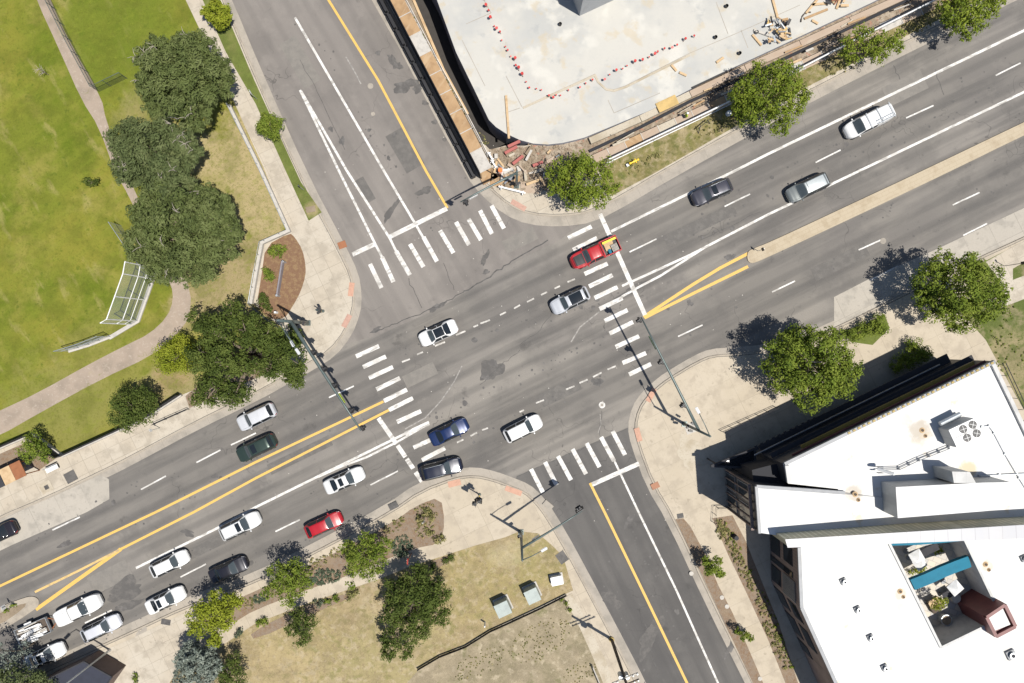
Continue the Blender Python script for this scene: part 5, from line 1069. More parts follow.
# hand rail beyond the wall end
def rail(name, label, px, hh, cat, m='galv', posts=7, mesh=None, rails=(1.0, .5), r=.03, wall=None, group=None, post_r=.035):
    """a fence or railing along photo points; mesh adds a sheet of wire or fabric"""
    w = GP(px, 0); root = thing(name, label, cat, (w[0].x, w[0].y, ZB), 0, group); o = w[0]
    P = [p - o for p in w]
    if wall:
        ww, wh, wm = wall; g = MB(); a, b = offset(P, ww / 2), offset(P, -ww / 2)
        poly = list(a) + list(b)[::-1]; g.prism(poly, -.1, wh, False); g.build('wall', wm, root)
    base = wall[1] if wall else 0
    if hh:
        g = MB()
        for k in rails: g.chain([tuple(p + Vector((0, 0, base + hh * k))) for p in P], [r] * len(P), 6)
        g.build('rail', m, root)
        tot = sum((b - a).length for a, b in zip(P, P[1:])); step = tot / max(1, posts); d = 0; nxt = 0
        for a, b in zip(P, P[1:]):
            L_ = (b - a).length
            while nxt <= d + L_ + 1e-3:
                q = a.lerp(b, (nxt - d) / L_); MB().tube((q.x, q.y, base - .05), (q.x, q.y, base + hh), post_r, n=6).build('post', m, root); nxt += step
            d += L_
        if mesh:
            g = MB()
            for a, b in zip(P, P[1:]): g.add([a + Vector((0, 0, base + .05)), b + Vector((0, 0, base + .05)), b + Vector((0, 0, base + hh)), a + Vector((0, 0, base + hh))], [(0, 1, 2, 3)])
            g.build('mesh_panel', mesh, root)
    return root
rail('retaining_wall', 'low pale wall with a grey handrail wrapping the red-bark bed and the left sidewalk', [(231, 107), (262, 170), (290, 231.5), (263.5, 243.5), (257.5, 275), (252.5, 304)], .75, 'wall', 'galv', 14, None, (1.0,), .035, (.36, .55, 'stone'))
rail('handrail', 'grey handrail running from the red-bark bed under the dark park tree', [(252.5, 305), (268, 319), (284, 330), (296, 348)], 1.05, 'railing', 'pole_green', 6, None, (1.0, .55))
rail('retaining_wall', 'low wall with black railing along the left sidewalk below the overhanging tree', [(64.5, 455.5), (119.5, 430.5), (150, 416), (183, 394.5)], 1.2, 'wall', 'black', 12, 'black_mesh_and_shade', (1.0, .1), .03, (.3, .45, 'stone'))
rail('retaining_wall', 'short pale wall with black railing climbing towards the corner of the left path', [(35, 434), (50, 444.5), (64, 455)], 1.2, 'wall', 'black', 4, 'black_mesh_and_shade', (1.0, .1), .03, (.3, .45, 'stone'))
rail('retaining_wall', 'white-topped low wall with black railing running out of the left edge', [(-120, 507), (0, 448.5), (34.5, 433.5)], 1.2, 'wall', 'black', 10, 'black_mesh_and_shade', (1.0, .1), .03, (.3, .45, 'stone'))
rail('chain_link_fence', 'dark chain-link fence following the gravel path at the top left', [(20, -70), (52, 0), (76, 48), (100, 92.5), (128, 79)], 1.8, 'fence', 'pole_green', 12, 'chain_dark', (1.0,), .035)
rail('handrail', 'thin dark railing at the end of the left sidewalk wall', [(156, 424), (190, 409)], 1.0, 'railing', 'black', 3, None, (1.0, .5)) 
# baseball backstop
bs = thing('baseball_backstop', 'tall chain-link baseball backstop with pale steel frame on a concrete footing', 'backstop', G(146, 300, ZB))
o = Vector(bs.location); foot = [G(*p, ZB) - o for p in ((155.5, 268), (153.5, 279), (138.5, 321), (110, 338))]
g = MB(); poly = list(offset(foot, .22)) + list(offset(foot, -.22))[::-1]; g.prism(poly, -.1, .22, False); g.build('footing', 'stone', bs)
up = lambda p, z: Vector((p.x, p.y, z)); BH = 6.3
tops = [up(foot[0], BH), up(foot[1], BH), up(foot[2], BH), up(foot[2].lerp(foot[3], .2), BH)]
wallp = [foot[0], foot[1], foot[2], foot[2].lerp(foot[3], .2)]
for z, r in ((BH, .06), (BH * .52, .05), (BH * .27, .04)):
    g = MB(); g.chain([tuple(up(p, z)) for p in wallp], [r] * 4, 7); g.build('rail', 'white_metal', bs)
for p in (foot[0], foot[1], foot[1].lerp(foot[2], .5), foot[2], wallp[3]):
    MB().tube((p.x, p.y, 0), (p.x, p.y, BH), .065, n=8).build('post', 'white_metal', bs)
g = MB()
for a, b in zip(wallp, wallp[1:]): g.add([up(a, .2), up(b, .2), up(b, BH), up(a, BH)], [(0, 1, 2, 3)])
g.build('mesh_panel', 'chain', bs)
rail('chain_link_fence', 'pale chain-link wing fence on the lower side of the backstop', [(112, 336.5), (90, 345), (70, 351)], 2.6, 'fence', 'galv', 4, 'chain', (1.0, .5), .04, (.4, .2, 'stone'))
rail('chain_link_fence', 'pale chain-link wing fence above the backstop, under the big conifer', [(153, 270), (136, 247), (122, 226)], 2.6, 'fence', 'galv', 5, 'chain', (1.0,), .04)
# bus shelter
bsr = thing('bus_shelter', 'rust-orange bus shelter with dark and tan roof panels at the left edge', 'bus shelter', G(17, 474, ZB), ROAD)
for x in (-2.6, 2.6):
    for y in (-.75, .75): MB().box((x, y, 1.2), (.1, .1, 2.4)).build('post', 'rust', bsr)
for k, (x, m, l) in enumerate(((-1.95, 'rust', 1.5), (-.55, 'dark_metal', 1.2), (.75, 'wood', 1.3), (2.1, 'rust', 1.3))): MB().box((x, 0, 2.46 + .012 * (k % 2)), (l, 1.9, .08)).build('roof_panel', m, bsr)
MB().box((0, .78, 1.25), (5, .03, 1.9)).build('back_panel', 'glass', bsr); MB().box((0, .35, .45), (3.2, .4, .07)).build('bench', 'wood', bsr)
bn = thing('bench', 'grey slatted bench on the left sidewalk beside the tree grate', 'bench', G(54.5, 468, ZB), ROAD)
g = MB()
for i in range(4): g.box((0, -.2 + i * .13, .45), (1.5, .1, .04))
g.build('seat', 'white_metal', bn)
for x in (-.6, .6): MB().box((x, 0, .22), (.06, .45, .42)).build('leg', 'black', bn)
MB().box((0, .3, .72), (1.5, .04, .4)).build('backrest', 'galv', bn)
# utility cabinets on the lower lawn
def cabinet(label, c, size, rz, m):
    r_ = thing('utility_cabinet', label, 'utility box', G(c[0], c[1], ZB), rz); x, y, z = size
    MB().box((0, 0, .06), (x + .3, y + .3, .12)).build('plinth', 'stone', r_); MB().box((0, 0, .12 + z / 2), (x, y, z)).build('cabinet', m, r_, bevel=.04)
    MB().box((0, 0, .14 + z), (x + .06, y + .06, .05)).build('lid', m, r_, bevel=.015)
    for s in (-.25, .25): MB().box((s * x, -y / 2 - .012, .12 + z * .5), (x * .46, .02, z * .85)).build('door', m, r_)
cabinet('pale green utility cabinet at the fence, left of the other cabinets', (503, 604), (1.6, 1.5, 1.5), R(25), 'box_green')
cabinet('pale green utility cabinet nearest the bottom street fence corner', (532, 591), (1.5, 1.5, 1.5), R(25), 'box_green')
cabinet('small white utility box near the bottom street sidewalk', (556.5, 578.5), (1.3, .95, .7), R(12), 'white_metal')
bl = MB(); bl.tube((0, 0, 0), (0, 0, 1.3), .1, n=10); bl.ball((0, 0, 1.3), .11); tag(bl.build('marker_post', 'white_metal', loc=G(485, 622, ZB)), 'white marker post on the dry lawn beside the black fence', 'post')
rail('silt_fence', 'low black fabric fence between the dry lawn and the dirt lot', [(418, 668), (440, 655), (466, 645), (490, 630), (512, 620), (540, 607), (566, 594)], .6, 'fence', 'black', 14, 'black_mesh_and_shade', (1.0,), .02)
rail('silt_fence', 'pale low fence at the lower end of the dirt lot by the concrete pad', [(592, 664), (600, 683), (612, 712)], .9, 'fence', 'stone', 3, None, (1.0, .5), .05)
# wooden utility pole with cross-arms
up_ = thing('utility_pole', 'dark wooden utility pole with two cross-arms beside the bottom street', 'utility pole', G(611.5, 639, ZB))
MB().tube((0, 0, -.2), (0, 0, 13.5), .19, .13, 10).build('pole', 'pole_wood', up_, smooth=True)
MB().tube((0, 0, 0), (0, 0, .3), .3, n=12).build('collar', 'ochre', up_)
for z, l in ((9.6, 2.9), (10.8, 2.6)):
    a = R(22); d = Vector((math.cos(a), math.sin(a), 0)); g = MB(); g.bar(d * -l / 2 + Vector((0, .16, z)), d * l / 2 + Vector((0, .16, z)), .11, .13); ca = g.build('cross_arm', 'stone' if z < 10 else 'pole_wood', up_)
    for k in (-.46, -.3, .3, .46):
        q = d * (l * k) + Vector((0, .16, z)); g = MB(); g.tube(q, q + Vector((0, 0, .28)), .05, .07, 8); g.build('insulator', 'galv', ca)
for s in (-.32, .32): MB().tube((s, -.1, 8.1), (s, -.1, 9.0), .24, n=14).build('transformer', 'galv', up_)
for q in (-.55,): MB().bar((q, 0, 9), (.55, 0, 9), .1, .1).build('bracket', 'galv', up_)
# dark-roofed building at the bottom left
Bz = 2.9
bd = thing('dark_roofed_building', 'low building with a dark flat roof and brown side wall at the bottom left corner', 'building', G(85, 680, 0))
o = Vector(bd.location); rp = [G(*p, 0) - o for p in ((56, 671), (100, 649.5), (127, 664.5), (112, 686), (60, 760), (-20, 720))]
MB().prism([(p.x, p.y) for p in rp], -.05, Bz - .002, False).build('wall', 'dark_brick', bd)
MB().prism([(p.x, p.y) for p in rp], Bz, Bz + .05).build('roof', 'roof_dark', bd)
g = MB(); a = [Vector(p[:2]) for p in rp]
for i in range(len(a)): g.bar((*a[i - 1], Bz + .1), (*a[i], Bz + .1), .12, .12)
g.build('parapet', 'dark_metal', bd)
# person in a hi-vis vest on the construction walkway
def person(label, base, rz, top, legs):
    r_ = thing('person', label, 'person', base, rz)
    V = [(0, 0, .95), (0, 0, 1.15), (0, 0, 1.38), (0, 0, 1.50), (.02, 0, 1.66), (0, .17, 1.42), (.02, .27, 1.16), (.16, .25, .96), (0, -.17, 1.42), (.05, -.27, 1.18), (.2, -.2, 1.02), (0, .1, .9), (.06, .11, .5), (.0, .11, .08), (.14, .12, .04), (0, -.1, .9), (-.03, -.11, .5), (-.12, -.11, .08), (.02, -.12, .04)]
    E = [(0, 1), (1, 2), (2, 3), (3, 4), (2, 5), (5, 6), (6, 7), (2, 8), (8, 9), (9, 10), (0, 11), (11, 12), (12, 13), (13, 14), (0, 15), (15, 16), (16, 17), (17, 18)]
    RR = [.15, .14, .16, .065, .105, .075, .052, .04, .075, .052, .04, .105, .075, .055, .05, .105, .075, .055, .05]
    me = bpy.data.meshes.new('body'); me.from_pydata(V, E, []); ob = link_mesh('body', me, r_)
    md = ob.modifiers.new('skin', 'SKIN'); sv = me.skin_vertices[0].data
    for v, q in zip(sv, RR): v.radius = (q, q)
    sv[0].use_root = True
    sb = ob.modifiers.new('sub', 'SUBSURF'); sb.levels = 2; sb.render_levels = 2
    dg = bpy.context.evaluated_depsgraph_get(); m2 = bpy.data.meshes.new_from_object(ob.evaluated_get(dg)); ob.modifiers.clear(); ob.data = m2
    m2.materials.clear()
    for m in (legs, top, 'skin'): m2.materials.append(MAT[m])
    for p in m2.polygons:
        z = sum(m2.vertices[i].co.z for i in p.vertices) / len(p.vertices); y = abs(sum(m2.vertices[i].co.y for i in p.vertices) / len(p.vertices))
        p.material_index = 2 if z > 1.5 or (z < 1.06 and y > .2) else (1 if z > .92 else 0); p.use_smooth = True
    MB().ball((.02, 0, 1.76), (.15, .13, .11), 14, 8).build('hard_hat', 'white_metal', r_, smooth=True)
    return r_
person('worker in a lime hi-vis top and white hard hat standing on the upper construction walkway', G(684, 117.5, 2.42) if False else G(684, 118, .2), R(200), 'lime', 'denim')
# ================================================================== CONSTRUCTION SITE
# excavation: floor and sides (ground)
pw = GP(PIT); g = MB(); g.flat(pw, -3.7); struct(g.build('excavation_floor', 'shade_dark_soil'))
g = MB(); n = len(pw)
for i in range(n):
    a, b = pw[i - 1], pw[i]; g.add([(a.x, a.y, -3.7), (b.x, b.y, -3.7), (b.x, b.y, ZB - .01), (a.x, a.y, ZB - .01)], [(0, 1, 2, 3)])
struct(g.build('excavation_side', 'shade_dark_soil'))
SZ = .75
slab = thing('building_slab', 'broad pale concrete floor slab with a rounded corner on the construction site', 'concrete slab', G(620, 60, 0))
o = Vector(slab.location)
edge_px = [(410, -52), (437, 0), (456, 52), (473.5, 88), (489, 120), (496, 127), (506, 133.5), (520, 140), (533, 143.5), (548, 144.5), (562, 143), (575, 140), (584.5, 137.5), (652, 109.5), (717, 75), (768, 51.5), (873, 2), (960, -42), (1100, -110), (1000, -330), (300, -330)]
ew = [G(*p, SZ) - o for p in edge_px]
MB().prism([(p.x, p.y) for p in ew], -3.65, SZ - .02, False).build('side', 'shade_blue_concrete', slab)
MB().prism([(p.x, p.y) for p in ew], SZ - .018, SZ).build('floor', 'slab', slab)
def on(px, z=SZ): return G(px[0], px[1], z)
# shallow steps and joints in the slab
st_ = MB()
for px in (((484, 0), (491, 13)), ((491, 13), (466, 24)), ((462, 40), (485, 86)), ((506, 76), (522, 107)), ((523, 107), (595, 74)), ((595, 74), (597, 81), (605, 88.5), (614, 89.5), (625, 86), (690, 53), (735, 34), (800, 5)), ((520, 108), (505, 113)), ((608, 100), (614, 113), (660, 93)), ((716, 2), (728, 34)), ((741, 30), (748, 48))):
    pts = [on(p) - o for p in px]; st_.strip([(p.x, p.y) for p in pts], .07, SZ + .004)
st_.build('joint', 'gutter', slab)
g = MB(); pts = [on(p) - o for p in ((523, 108), (595, 75.5), (598, 82), (606, 89.5), (614, 91), (626, 87), (690, 55))]
g.strip([(p.x, p.y) for p in pts], .24, SZ + .003, .05); g.build('raised_lip', 'slab_edge', slab)
# pale form-board edge along the street side of the slab
fe = thing('form_board_edge', 'line of tan form boards along the street side of the slab', 'formwork', G(700, 95, 0)); o2 = Vector(fe.location)
for a, b in (((590, 141), (640, 119)), ((640.5, 118.8), (690, 94.5)), ((690.5, 94.3), (745, 68.5)), ((745.5, 68.2), (800, 44)), ((800.5, 43.8), (850, 21)), ((850.5, 20.8), (905, -4)), ((905.5, -4.2), (960, -30))):
    p, q = on(a, .5) - o2, on(b, .5) - o2; MB().bar((p.x, p.y, .36), (q.x, q.y, .36), .75, .5).build('board', 'slab_edge' if a[0] < 690 else 'ply_pink', fe)
# core tower
cz = 7.0; ct = thing('concrete_core', 'square grey concrete core rising from the slab at the top edge', 'concrete core', on((579.5, 16)))
d1 = Vector((math.cos(R(25)), math.sin(R(25)), 0)); d2 = Vector((-math.sin(R(25)), math.cos(R(25)), 0))
P0 = Vector((0, 0, 0)); cor = [P0, d1 * 6, d1 * 6 + d2 * 5.5, d2 * 5.5]
MB().prism(cor, 0, cz, False).build('wall', 'grey_conc', ct); inn = [d1 * .35 + d2 * .35, d1 * 5.65 + d2 * .35, d1 * 5.65 + d2 * 5.15, d1 * .35 + d2 * 5.15]
MB().prism(inn, cz + .01, cz + .04).build('cap', 'ply', ct)
for i in range(7):
    q = cor[0].lerp(cor[3], .1 + .13 * i); MB().box((q.x, q.y, cz + .25), (.16, .16, .5)).build('rebar_cluster', 'rebar_rust', ct)
# rebar stakes with safety caps
def stake(px, lab, m, s=1.0):
    g = MB(); g.cur = 0; g.tube((0, 0, 0), (0, 0, .55 * s), .03, n=6); n0 = len(g.f); g.tube((0, 0, .5 * s), (0, 0, .68 * s), .13 * s, .15 * s, 8)
    g.mi = [0] * n0 + [1] * (len(g.f) - n0); o_ = g.build('rebar_stake', ['rebar_rust', m], loc=on(px)); return tag(o_, lab, 'rebar stake', 'capped rebar stakes in two rows across the slab')
la = 'small red-capped rebar stake in the row running down the left part of the slab'; lb = 'small red-capped rebar stake in the row slanting across the middle of the slab'
pa = [(485, 0), (487, 7), (490, 11), (492, 18), (495, 27), (497, 29), (501, 34), (502, 41), (506, 47), (508, 51), (510, 57), (514, 61), (517, 66), (519, 71), (523, 77), (527, 82), (530, 88), (537, 89), (541, 91), (549, 97)]
pb = [(553, 99), (556, 96), (561, 96), (568, 92), (579, 88), (585, 85), (592, 82), (604, 80), (610, 75), (616, 72), (622, 70), (627, 67), (633, 64), (643, 61), (648, 59), (653, 56), (658, 53), (663, 51), (671, 48), (677, 46), (683, 42), (694, 38)]
rr = random.Random(9); s0 = stake(pa[0], la, 'red'); t0 = stake(pb[0], lb, 'red'); t1 = stake(pb[1], lb, 'red', .6)
for src, lst in ((s0, pa[1:]), (t0, pb[2:])):
    for p in lst:
        c = src.copy(); COL.objects.link(c); k = rr.choice((.6, .8, 1.0, 1.15)); c.location = on(p); c.scale = (k, k, k); c.rotation_euler = (rr.uniform(-.3, .3), rr.uniform(-.3, .3), 0)
# street canopy walkways
def canopy(name, label, a0, a1, w, z, n, m, ms, fabric_side, drop=True, parapet=False):
    A, Bq = G(*a0, z), G(*a1, z); mid = (A + Bq) / 2; mid.z = ZB; d = (Bq - A); L_ = d.length; bear = math.atan2(d.y, d.x)
    r_ = thing(name, label, 'covered walkway', mid, bear); st2 = L_ / n
    for i in range(n): 
        x = -L_ / 2 + st2 * (i + .5); MB().box((x, 0, z - ZB + .006 * (i % 2)), (st2 - .07, w, .06)).build('roof_panel', ms[i % len(ms)], r_)
    g = MB()
    for s in (-1, 1): g.bar((-L_ / 2, s * (w / 2 - .06), z - ZB - .12), (L_ / 2, s * (w / 2 - .06), z - ZB - .12), .09, .16)
    g.build('beam', 'wood', r_)
    for i in range(n + 1):
        x = -L_ / 2 + st2 * i; MB().box((x, 0, z - ZB + .055), (.09, w + .1, .05)).build('batten', 'stone', r_)
        for s in (-1, 1): MB().box((x, s * (w / 2 - .06), (z - ZB) / 2 - .1), (.09, .09, z - ZB - .2)).build('post', 'wood', r_)
    if fabric_side: MB().box((0, fabric_side * (w / 2 + .05), (z - ZB) / 2 + .1), (L_, .04, z - ZB + .2)).build('screen', 'black_mesh_and_shade', r_)
    return r_
canopy('covered_walkway', 'plywood-roofed pedestrian walkway with black screening along the left side of the site', (385, -24), (486, 170), 1.42, 2.9, 10, 'ply', ('ply', 'ply', 'ply', 'stone', 'ply', 'ply'), -1)
# black water barriers at the street side of that walkway
bw = [(G(-0 + 360 + 14 * 0 + i * 11.3, -42 + i * 20.4, 0), i) for i in range(12)]
for p, i in bw:
    q = G(375.5 + i * 8.6, -8 + i * 16.3, 0)
    g = MB(); ang = math.atan2(-(16.3), 8.6); g.prism([(-.98, -.27), (.98, -.27), (.98, .27), (-.98, .27)], 0, .5); g.prism([(-.96, -.13), (.96, -.13), (.96, .13), (-.96, .13)], .502, 1.0)
    tag(g.build('traffic_barrier', 'black', loc=(q.x, q.y, ZB), rz=ang, bevel=.03), 'black traffic barrier in the line beside the left covered walkway', 'barrier', 'black barriers along the left covered walkway') if i < 12 else None
rail('site_fence', 'chain-link site fence with white posts between the left walkway and the excavation', [(398, -12), (412, 14), (440, 68), (462, 108), (480, 142), (488, 158)], 2.0, 'fence', 'white_metal', 12, 'chain', (1.0, .04), .03, None)
rail('excavation_kerb', 'tan timber edge along the excavation', [(405, -20), (413.5, 0), (443.5, 70), (468, 115)], 0, 'timber edge', 'wood', 4, None, (1.0,), .03, (.3, .22, 'wood'))
canopy('walkway_deck', 'pinkish plank walkway raised along the upper street side of the site', (592, 160.5), (760, 85), 1.1, .62, 10, 'ply_pink', ('ply_pink', 'ply_pink', 'ply', 'ply_pink', 'slab_edge'), 0)
canopy('walkway_deck', 'grey plank walkway right of the big green tree along the street side of the site', (764, 83), (960, -8), 1.1, .62, 10, 'ply_pink', ('ply_pink', 'stone', 'ply_pink', 'soil', 'ply'), 0)
rail('site_fence', 'silvery fence with white pipes along the upper verge, left of the big green tree', [(606, 164), (656, 140), (696, 121), (731, 104)], 1.9, 'fence', 'white_metal', 8, 'chain', (1.0, .9, .05), .07)
rail('site_fence', 'silvery fence with white pipes along the upper verge, right of the big green tree', [(795, 74), (845, 48), (899, 21), (939, 1)], 1.9, 'fence', 'white_metal', 9, 'chain', (1.0, .9, .05), .07)
# black strip painting in the shade of the gap beside the walkway
g = MB(); g.strip(GP([(589, 152), (640, 128), (690, 102), (740, 80), (800, 52), (880, 14), (940, -14)]), .30, ZB + .02, .25)
tag(g.build('shade_strip', 'black_mesh_and_shade'), 'long black strip of painted shade between slab and plank walkway', 'painted shade')
g = MB(); g.strip(GP([(690, 90.5), (725, 74)]), .15, ZB + .5, .3); tag(g.build('pipe_bundle', 'black'), 'short black beam on the form boards left of the big green tree', 'beam')
loose(30, (600, 84, 760, 150), R(25), (.6, 2.2), (.08, .25), ('wood', 'ply_pink', 'slab_edge', 'ply', 'soil'), 'loose narrow plank lying along the upper street edge of the site', 'loose_plank', 'planks', 'loose planks along the site edge', ZB, 16, spread=.25, pile=.3) if False else None
q = random.Random(31)
for i in range(26):
    u = q.uniform(610, 930); v = 150 - (u - 595) * .468 + q.choice((-8, -7, 1, 5)) + q.uniform(-1, 1); g = MB(); g.box((0, 0, 0), (q.uniform(.6, 2.4), q.uniform(.08, .26), q.uniform(.05, .12)))
    ob = g.build('loose_plank', q.choice(('wood', 'ply_pink', 'slab_edge', 'ply', 'slab_edge', 'stone')), loc=G(u, v, ZB + .55 + q.uniform(0, .15))); ob.rotation_euler = (0, q.uniform(-.06, .06), R(25) + q.uniform(-.12, .12))
    tag(ob, 'loose narrow plank lying along the upper street edge of the site', 'plank', 'loose planks along the site edge')
# yellow form panel
tag(MB().box((0, 0, .1), (2.5, 1.15, .12)).build('yellow_board', 'ply_yellow', loc=G(667, 104, .72), rz=R(25), bevel=.02), 'bright yellow form panel lying on the boards above the plank walkway', 'panel')
# timber stack and rolled material at the right end
rr = random.Random(21)
def loose(n, box, ang, ln_, wd, mats, label, name, cat, group, z=SZ, seed=1, hh=(.08, .18), spread=.4, pile=.5):
    q = random.Random(seed)
    for i in range(n):
        u = q.uniform(box[0], box[2]); v = q.uniform(box[1], box[3]); m = q.choice(mats)
        g = MB(); g.box((0, 0, 0), (q.uniform(*ln_), q.uniform(*wd), q.uniform(*hh)))
        ob = g.build(name, m, loc=G(u, v, z + .1 + q.uniform(0, pile))); ob.rotation_euler = (q.uniform(-.12, .12), q.uniform(-.12, .12), ang + q.uniform(-spread, spread))
        tag(ob, label, cat, group)
loose(46, (768, 18, 790, 42), R(70), (.3, .9), (.1, .3), ('wood', 'black', 'galv', 'ply', 'black', 'wood', 'coping', 'black', 'ply_yellow'), 'steel or timber formwork piece heaped at the right end of the slab', 'formwork_piece', 'formwork', 'formwork pieces piled on the slab', SZ, 4, spread=1.5, pile=.8)
loose(9, (826, -3, 846, 6), R(20), (.5, 1.4), (.12, .3), ('wood', 'black', 'wood', 'rust'), 'short timber offcut at the slab edge near the top', 'timber_offcut', 'timber', 'timber offcuts near the top edge', SZ, 5, spread=1.2)
for i, (px, dx, an, m, lab) in enumerate((((816, 14), 2.9, R(22), 'ply', 'yellow beam lying at the right end of the slab'), ((812, 6), 2.2, R(50), 'wood', 'tan board leaning beside the yellow beam'), ((820, 4), 1.9, R(5), 'wood', 'tan board crossing above the yellow beam'), ((815, 22), .8, R(-30), 'wood', 'short square board below the yellow beam'),
                                       ((757, 40), 1.6, R(-50), 'wood', 'thin board slanting left of the formwork pile'), ((762, 33), 2.0, R(-20), 'stone', 'pale board beside the formwork pile'), ((775, 8), 2.4, R(-75), 'wood', 'narrow board standing near the top edge above the formwork pile'),
                                       ((683, 74), .9, R(-25), 'wood', 'short board on the slab edge'), ((674, 68), .9, R(-50), 'wood', 'small board beside the lip of the slab'), ((507.5, 117), 5.0, R(-86), 'wood', 'long timber post leaning at the rounded slab corner'), ((720, 60), 1.0, R(35), 'wood', 'short board in the grey patch of the slab'))):
    ob = MB().box((0, 0, 0), (dx, .26, .12)).build('timber_board', m, loc=on(px, SZ + .12), rz=an); tag(ob, lab, 'board')
cp = MB(); cp.chain([tuple(G(798 + 3 * math.cos(t) - 0 + 11 * (1 - math.cos(t)), 14 - 10 * math.sin(t) + 8, SZ + .1) ) for t in [i * .3 for i in range(7)]], [.07] * 7, 6)
tag(cp.build('curved_form', 'pole_wood'), 'dark curved form lying beside the yellow beam', 'formwork')
for p, lab in (((739, 54), 'black bucket at the outer slab edge'), ((715, 38), 'black bucket near the end of the slanting stake row'), ((756, 33), 'grey-blue bucket left of the formwork pile'), ((560, 25), 'small black bucket on the slab beside the core'), ((726, 7), 'dark bucket near the top of the slab')):
    b_ = MB(); b_.tube((0, 0, 0), (0, 0, .36), .17, .2, 12, cap=False); b_.tube((0, 0, 0), (0, 0, .02), .17, n=12); tag(b_.build('bucket', 'coping' if 'blue' in lab else 'black', loc=on(p)), lab, 'bucket')
# rubble and offcuts at the rounded corner
loose(34, (494, 150, 560, 185), R(25), (.5, 1.7), (.14, .4), ('slab_edge', 'wood', 'stone', 'ply_pink', 'soil', 'coping'), 'broken board or slab piece in the rubble at the construction corner', 'rubble_piece', 'rubble', 'rubble pieces at the construction corner', ZB, 6, spread=1.5, pile=.45)
for px, an, l in (((514, 144), R(25), 1.8), ((511, 150), R(28), 1.9), ((518, 160), R(38), 1.8), ((538, 164), R(20), 1.5)):
    ob = MB().box((0, 0, 0), (l * .85, .34, .25)).build('red_beam', 'red_dull', loc=G(px[0], px[1], ZB + .45), rz=an); tag(ob, {514: 'uppermost red beam in the rubble by the slab corner', 511: 'second red beam in the rubble by the slab corner', 518: 'lowest and broadest red beam in the rubble', 538: 'red beam nearest the corner tree in the rubble'}[px[0]], 'beam')
rg = random.Random(77); g = MB()
for i in range(300):
    u, v = rg.uniform(490, 575), rg.uniform(144, 190)
    if v > 192 - abs(u - 525) * .1 or v < 190 - (u - 455) * .9 and u < 500: continue
    p = G(u, v, ZB); r = rg.uniform(.05, .2); g.box((p.x, p.y, ZB + r * .3), (r * 1.6, r * 1.2, r), rg.uniform(0, 3))
tag(g.build('rubble', 'rubble_soil'), 'small broken stones scattered at the construction corner', 'rubble', kind='stuff')
# plywood path round the corner, white barrier boards, drum, hydrant
for px, l, w_, an, m, lab in (((505, 181), 3.4, 1.5, R(-6), 'ply', 'plywood sheet on the ground at the construction corner'), ((530, 188), 2.2, 1.2, R(-3), 'ply_pink', 'worn plank sheet under the corner tree'), ((488, 176), 1.4, 1.9, R(-62), 'ply', 'plywood sheet at the lower end of the left covered walkway')):
    tag(MB().box((0, 0, .05), (l, w_, .05)).build('plywood_sheet', m, loc=G(px[0], px[1], ZB), rz=an), lab, 'plywood')
for px, an, l, lab in (((490.5, 157.5), R(-60), 1.0, 'white barricade block at the end of the left walkway fence'), ((494, 165.5), R(-60), 1.0, 'second white barricade block nearer the signal mast'), ((512, 191), R(-14), 3.2, 'long white barrier board on the corner pavement'), ((505.5, 171.5), R(10), .9, 'white cover beside the orange drum')):
    ob = thing('barricade', lab, 'barricade', G(px[0], px[1], ZB), an)
    MB().box((0, 0, .62), (l, .18, .3)).build('board', 'white_metal', ob, bevel=.02)
    for s in (-.4, .4): MB().box((s * l, 0, .25), (.08, .5, .5)).build('foot', 'white_metal', ob)
dr = thing('traffic_drum', 'orange traffic drum with white bands beside the white barricades', 'traffic drum', G(500.5, 172, ZB))
MB().tube((0, 0, .05), (0, 0, 1.0), .32, .26, 16).build('barrel', 'orange', dr, smooth=False); MB().tube((0, 0, 0), (0, 0, .08), .42, n=16).build('base', 'black', dr)
for z in (.35, .65): MB().tube((0, 0, z), (0, 0, z + .13), .315 - z * .04, n=16).build('band', 'white_metal', dr)
hy = thing('standpipe', 'bright yellow standpipe with side outlets on the upper verge', 'standpipe', G(633, 163, ZB), R(25))
MB().tube((0, 0, 0), (0, 0, .75), .12, n=12).build('barrel', 'yellow', hy); g = MB(); g.tube((-.5, 0, .65), (.5, 0, .72), .09, n=10); g.tube((.2, -.25, .68), (.2, .25, .68), .08, n=10); g.build('outlet', 'yellow', hy)
for x in (-.5, .5): MB().ball((x, 0, .68), .16).build('cap', 'yellow', hy)
MB().box((-.75, 0, .2), (.3, .3, .4)).build('valve_box', 'white_metal', hy)
bk = thing('a_frame_barricade', 'dark frame barricade on the verge by the silvery fence', 'barricade', G(702, 126, ZB), R(40))
g = MB(); g.bar((-.9, -.4, 0), (-.5, .1, 1.0), .07, .07); g.bar((.9, -.4, 0), (.5, .1, 1.0), .07, .07); g.build('frame', 'dark_metal', bk); MB().bar((-.9, 0, .85), (.9, 0, .85), .05, .25).build('board', 'dark_metal', bk)
tag(MB().tube((0, 0, 0), (0, 0, .5), .32, .28, 14).build('white_drum', 'white_metal', loc=G(728, 114, ZB)), 'small white drum on the verge left of the big green tree', 'drum')
# ================================================================== CORNER BUILDING (lower right)
ZA, ZBR, ZC, ZF = 9.3, 9.8, 12.4, 8.0
bld = thing('corner_building', 'large white-roofed building with grey clerestory, open courtyard and brown side wall, at the lower right', 'building', G(800, 520, 0))
bo = Vector(bld.location)
def lp(px, z): return [G(u, v, z) - bo for u, v in px]
def xy(ps): return [(p.x, p.y) for p in ps]
def vol(px, z, name, m, z0=-.05, parent=bld): return MB().prism(xy(lp(px, z)), z0, z - .004, False).build(name, m, parent)
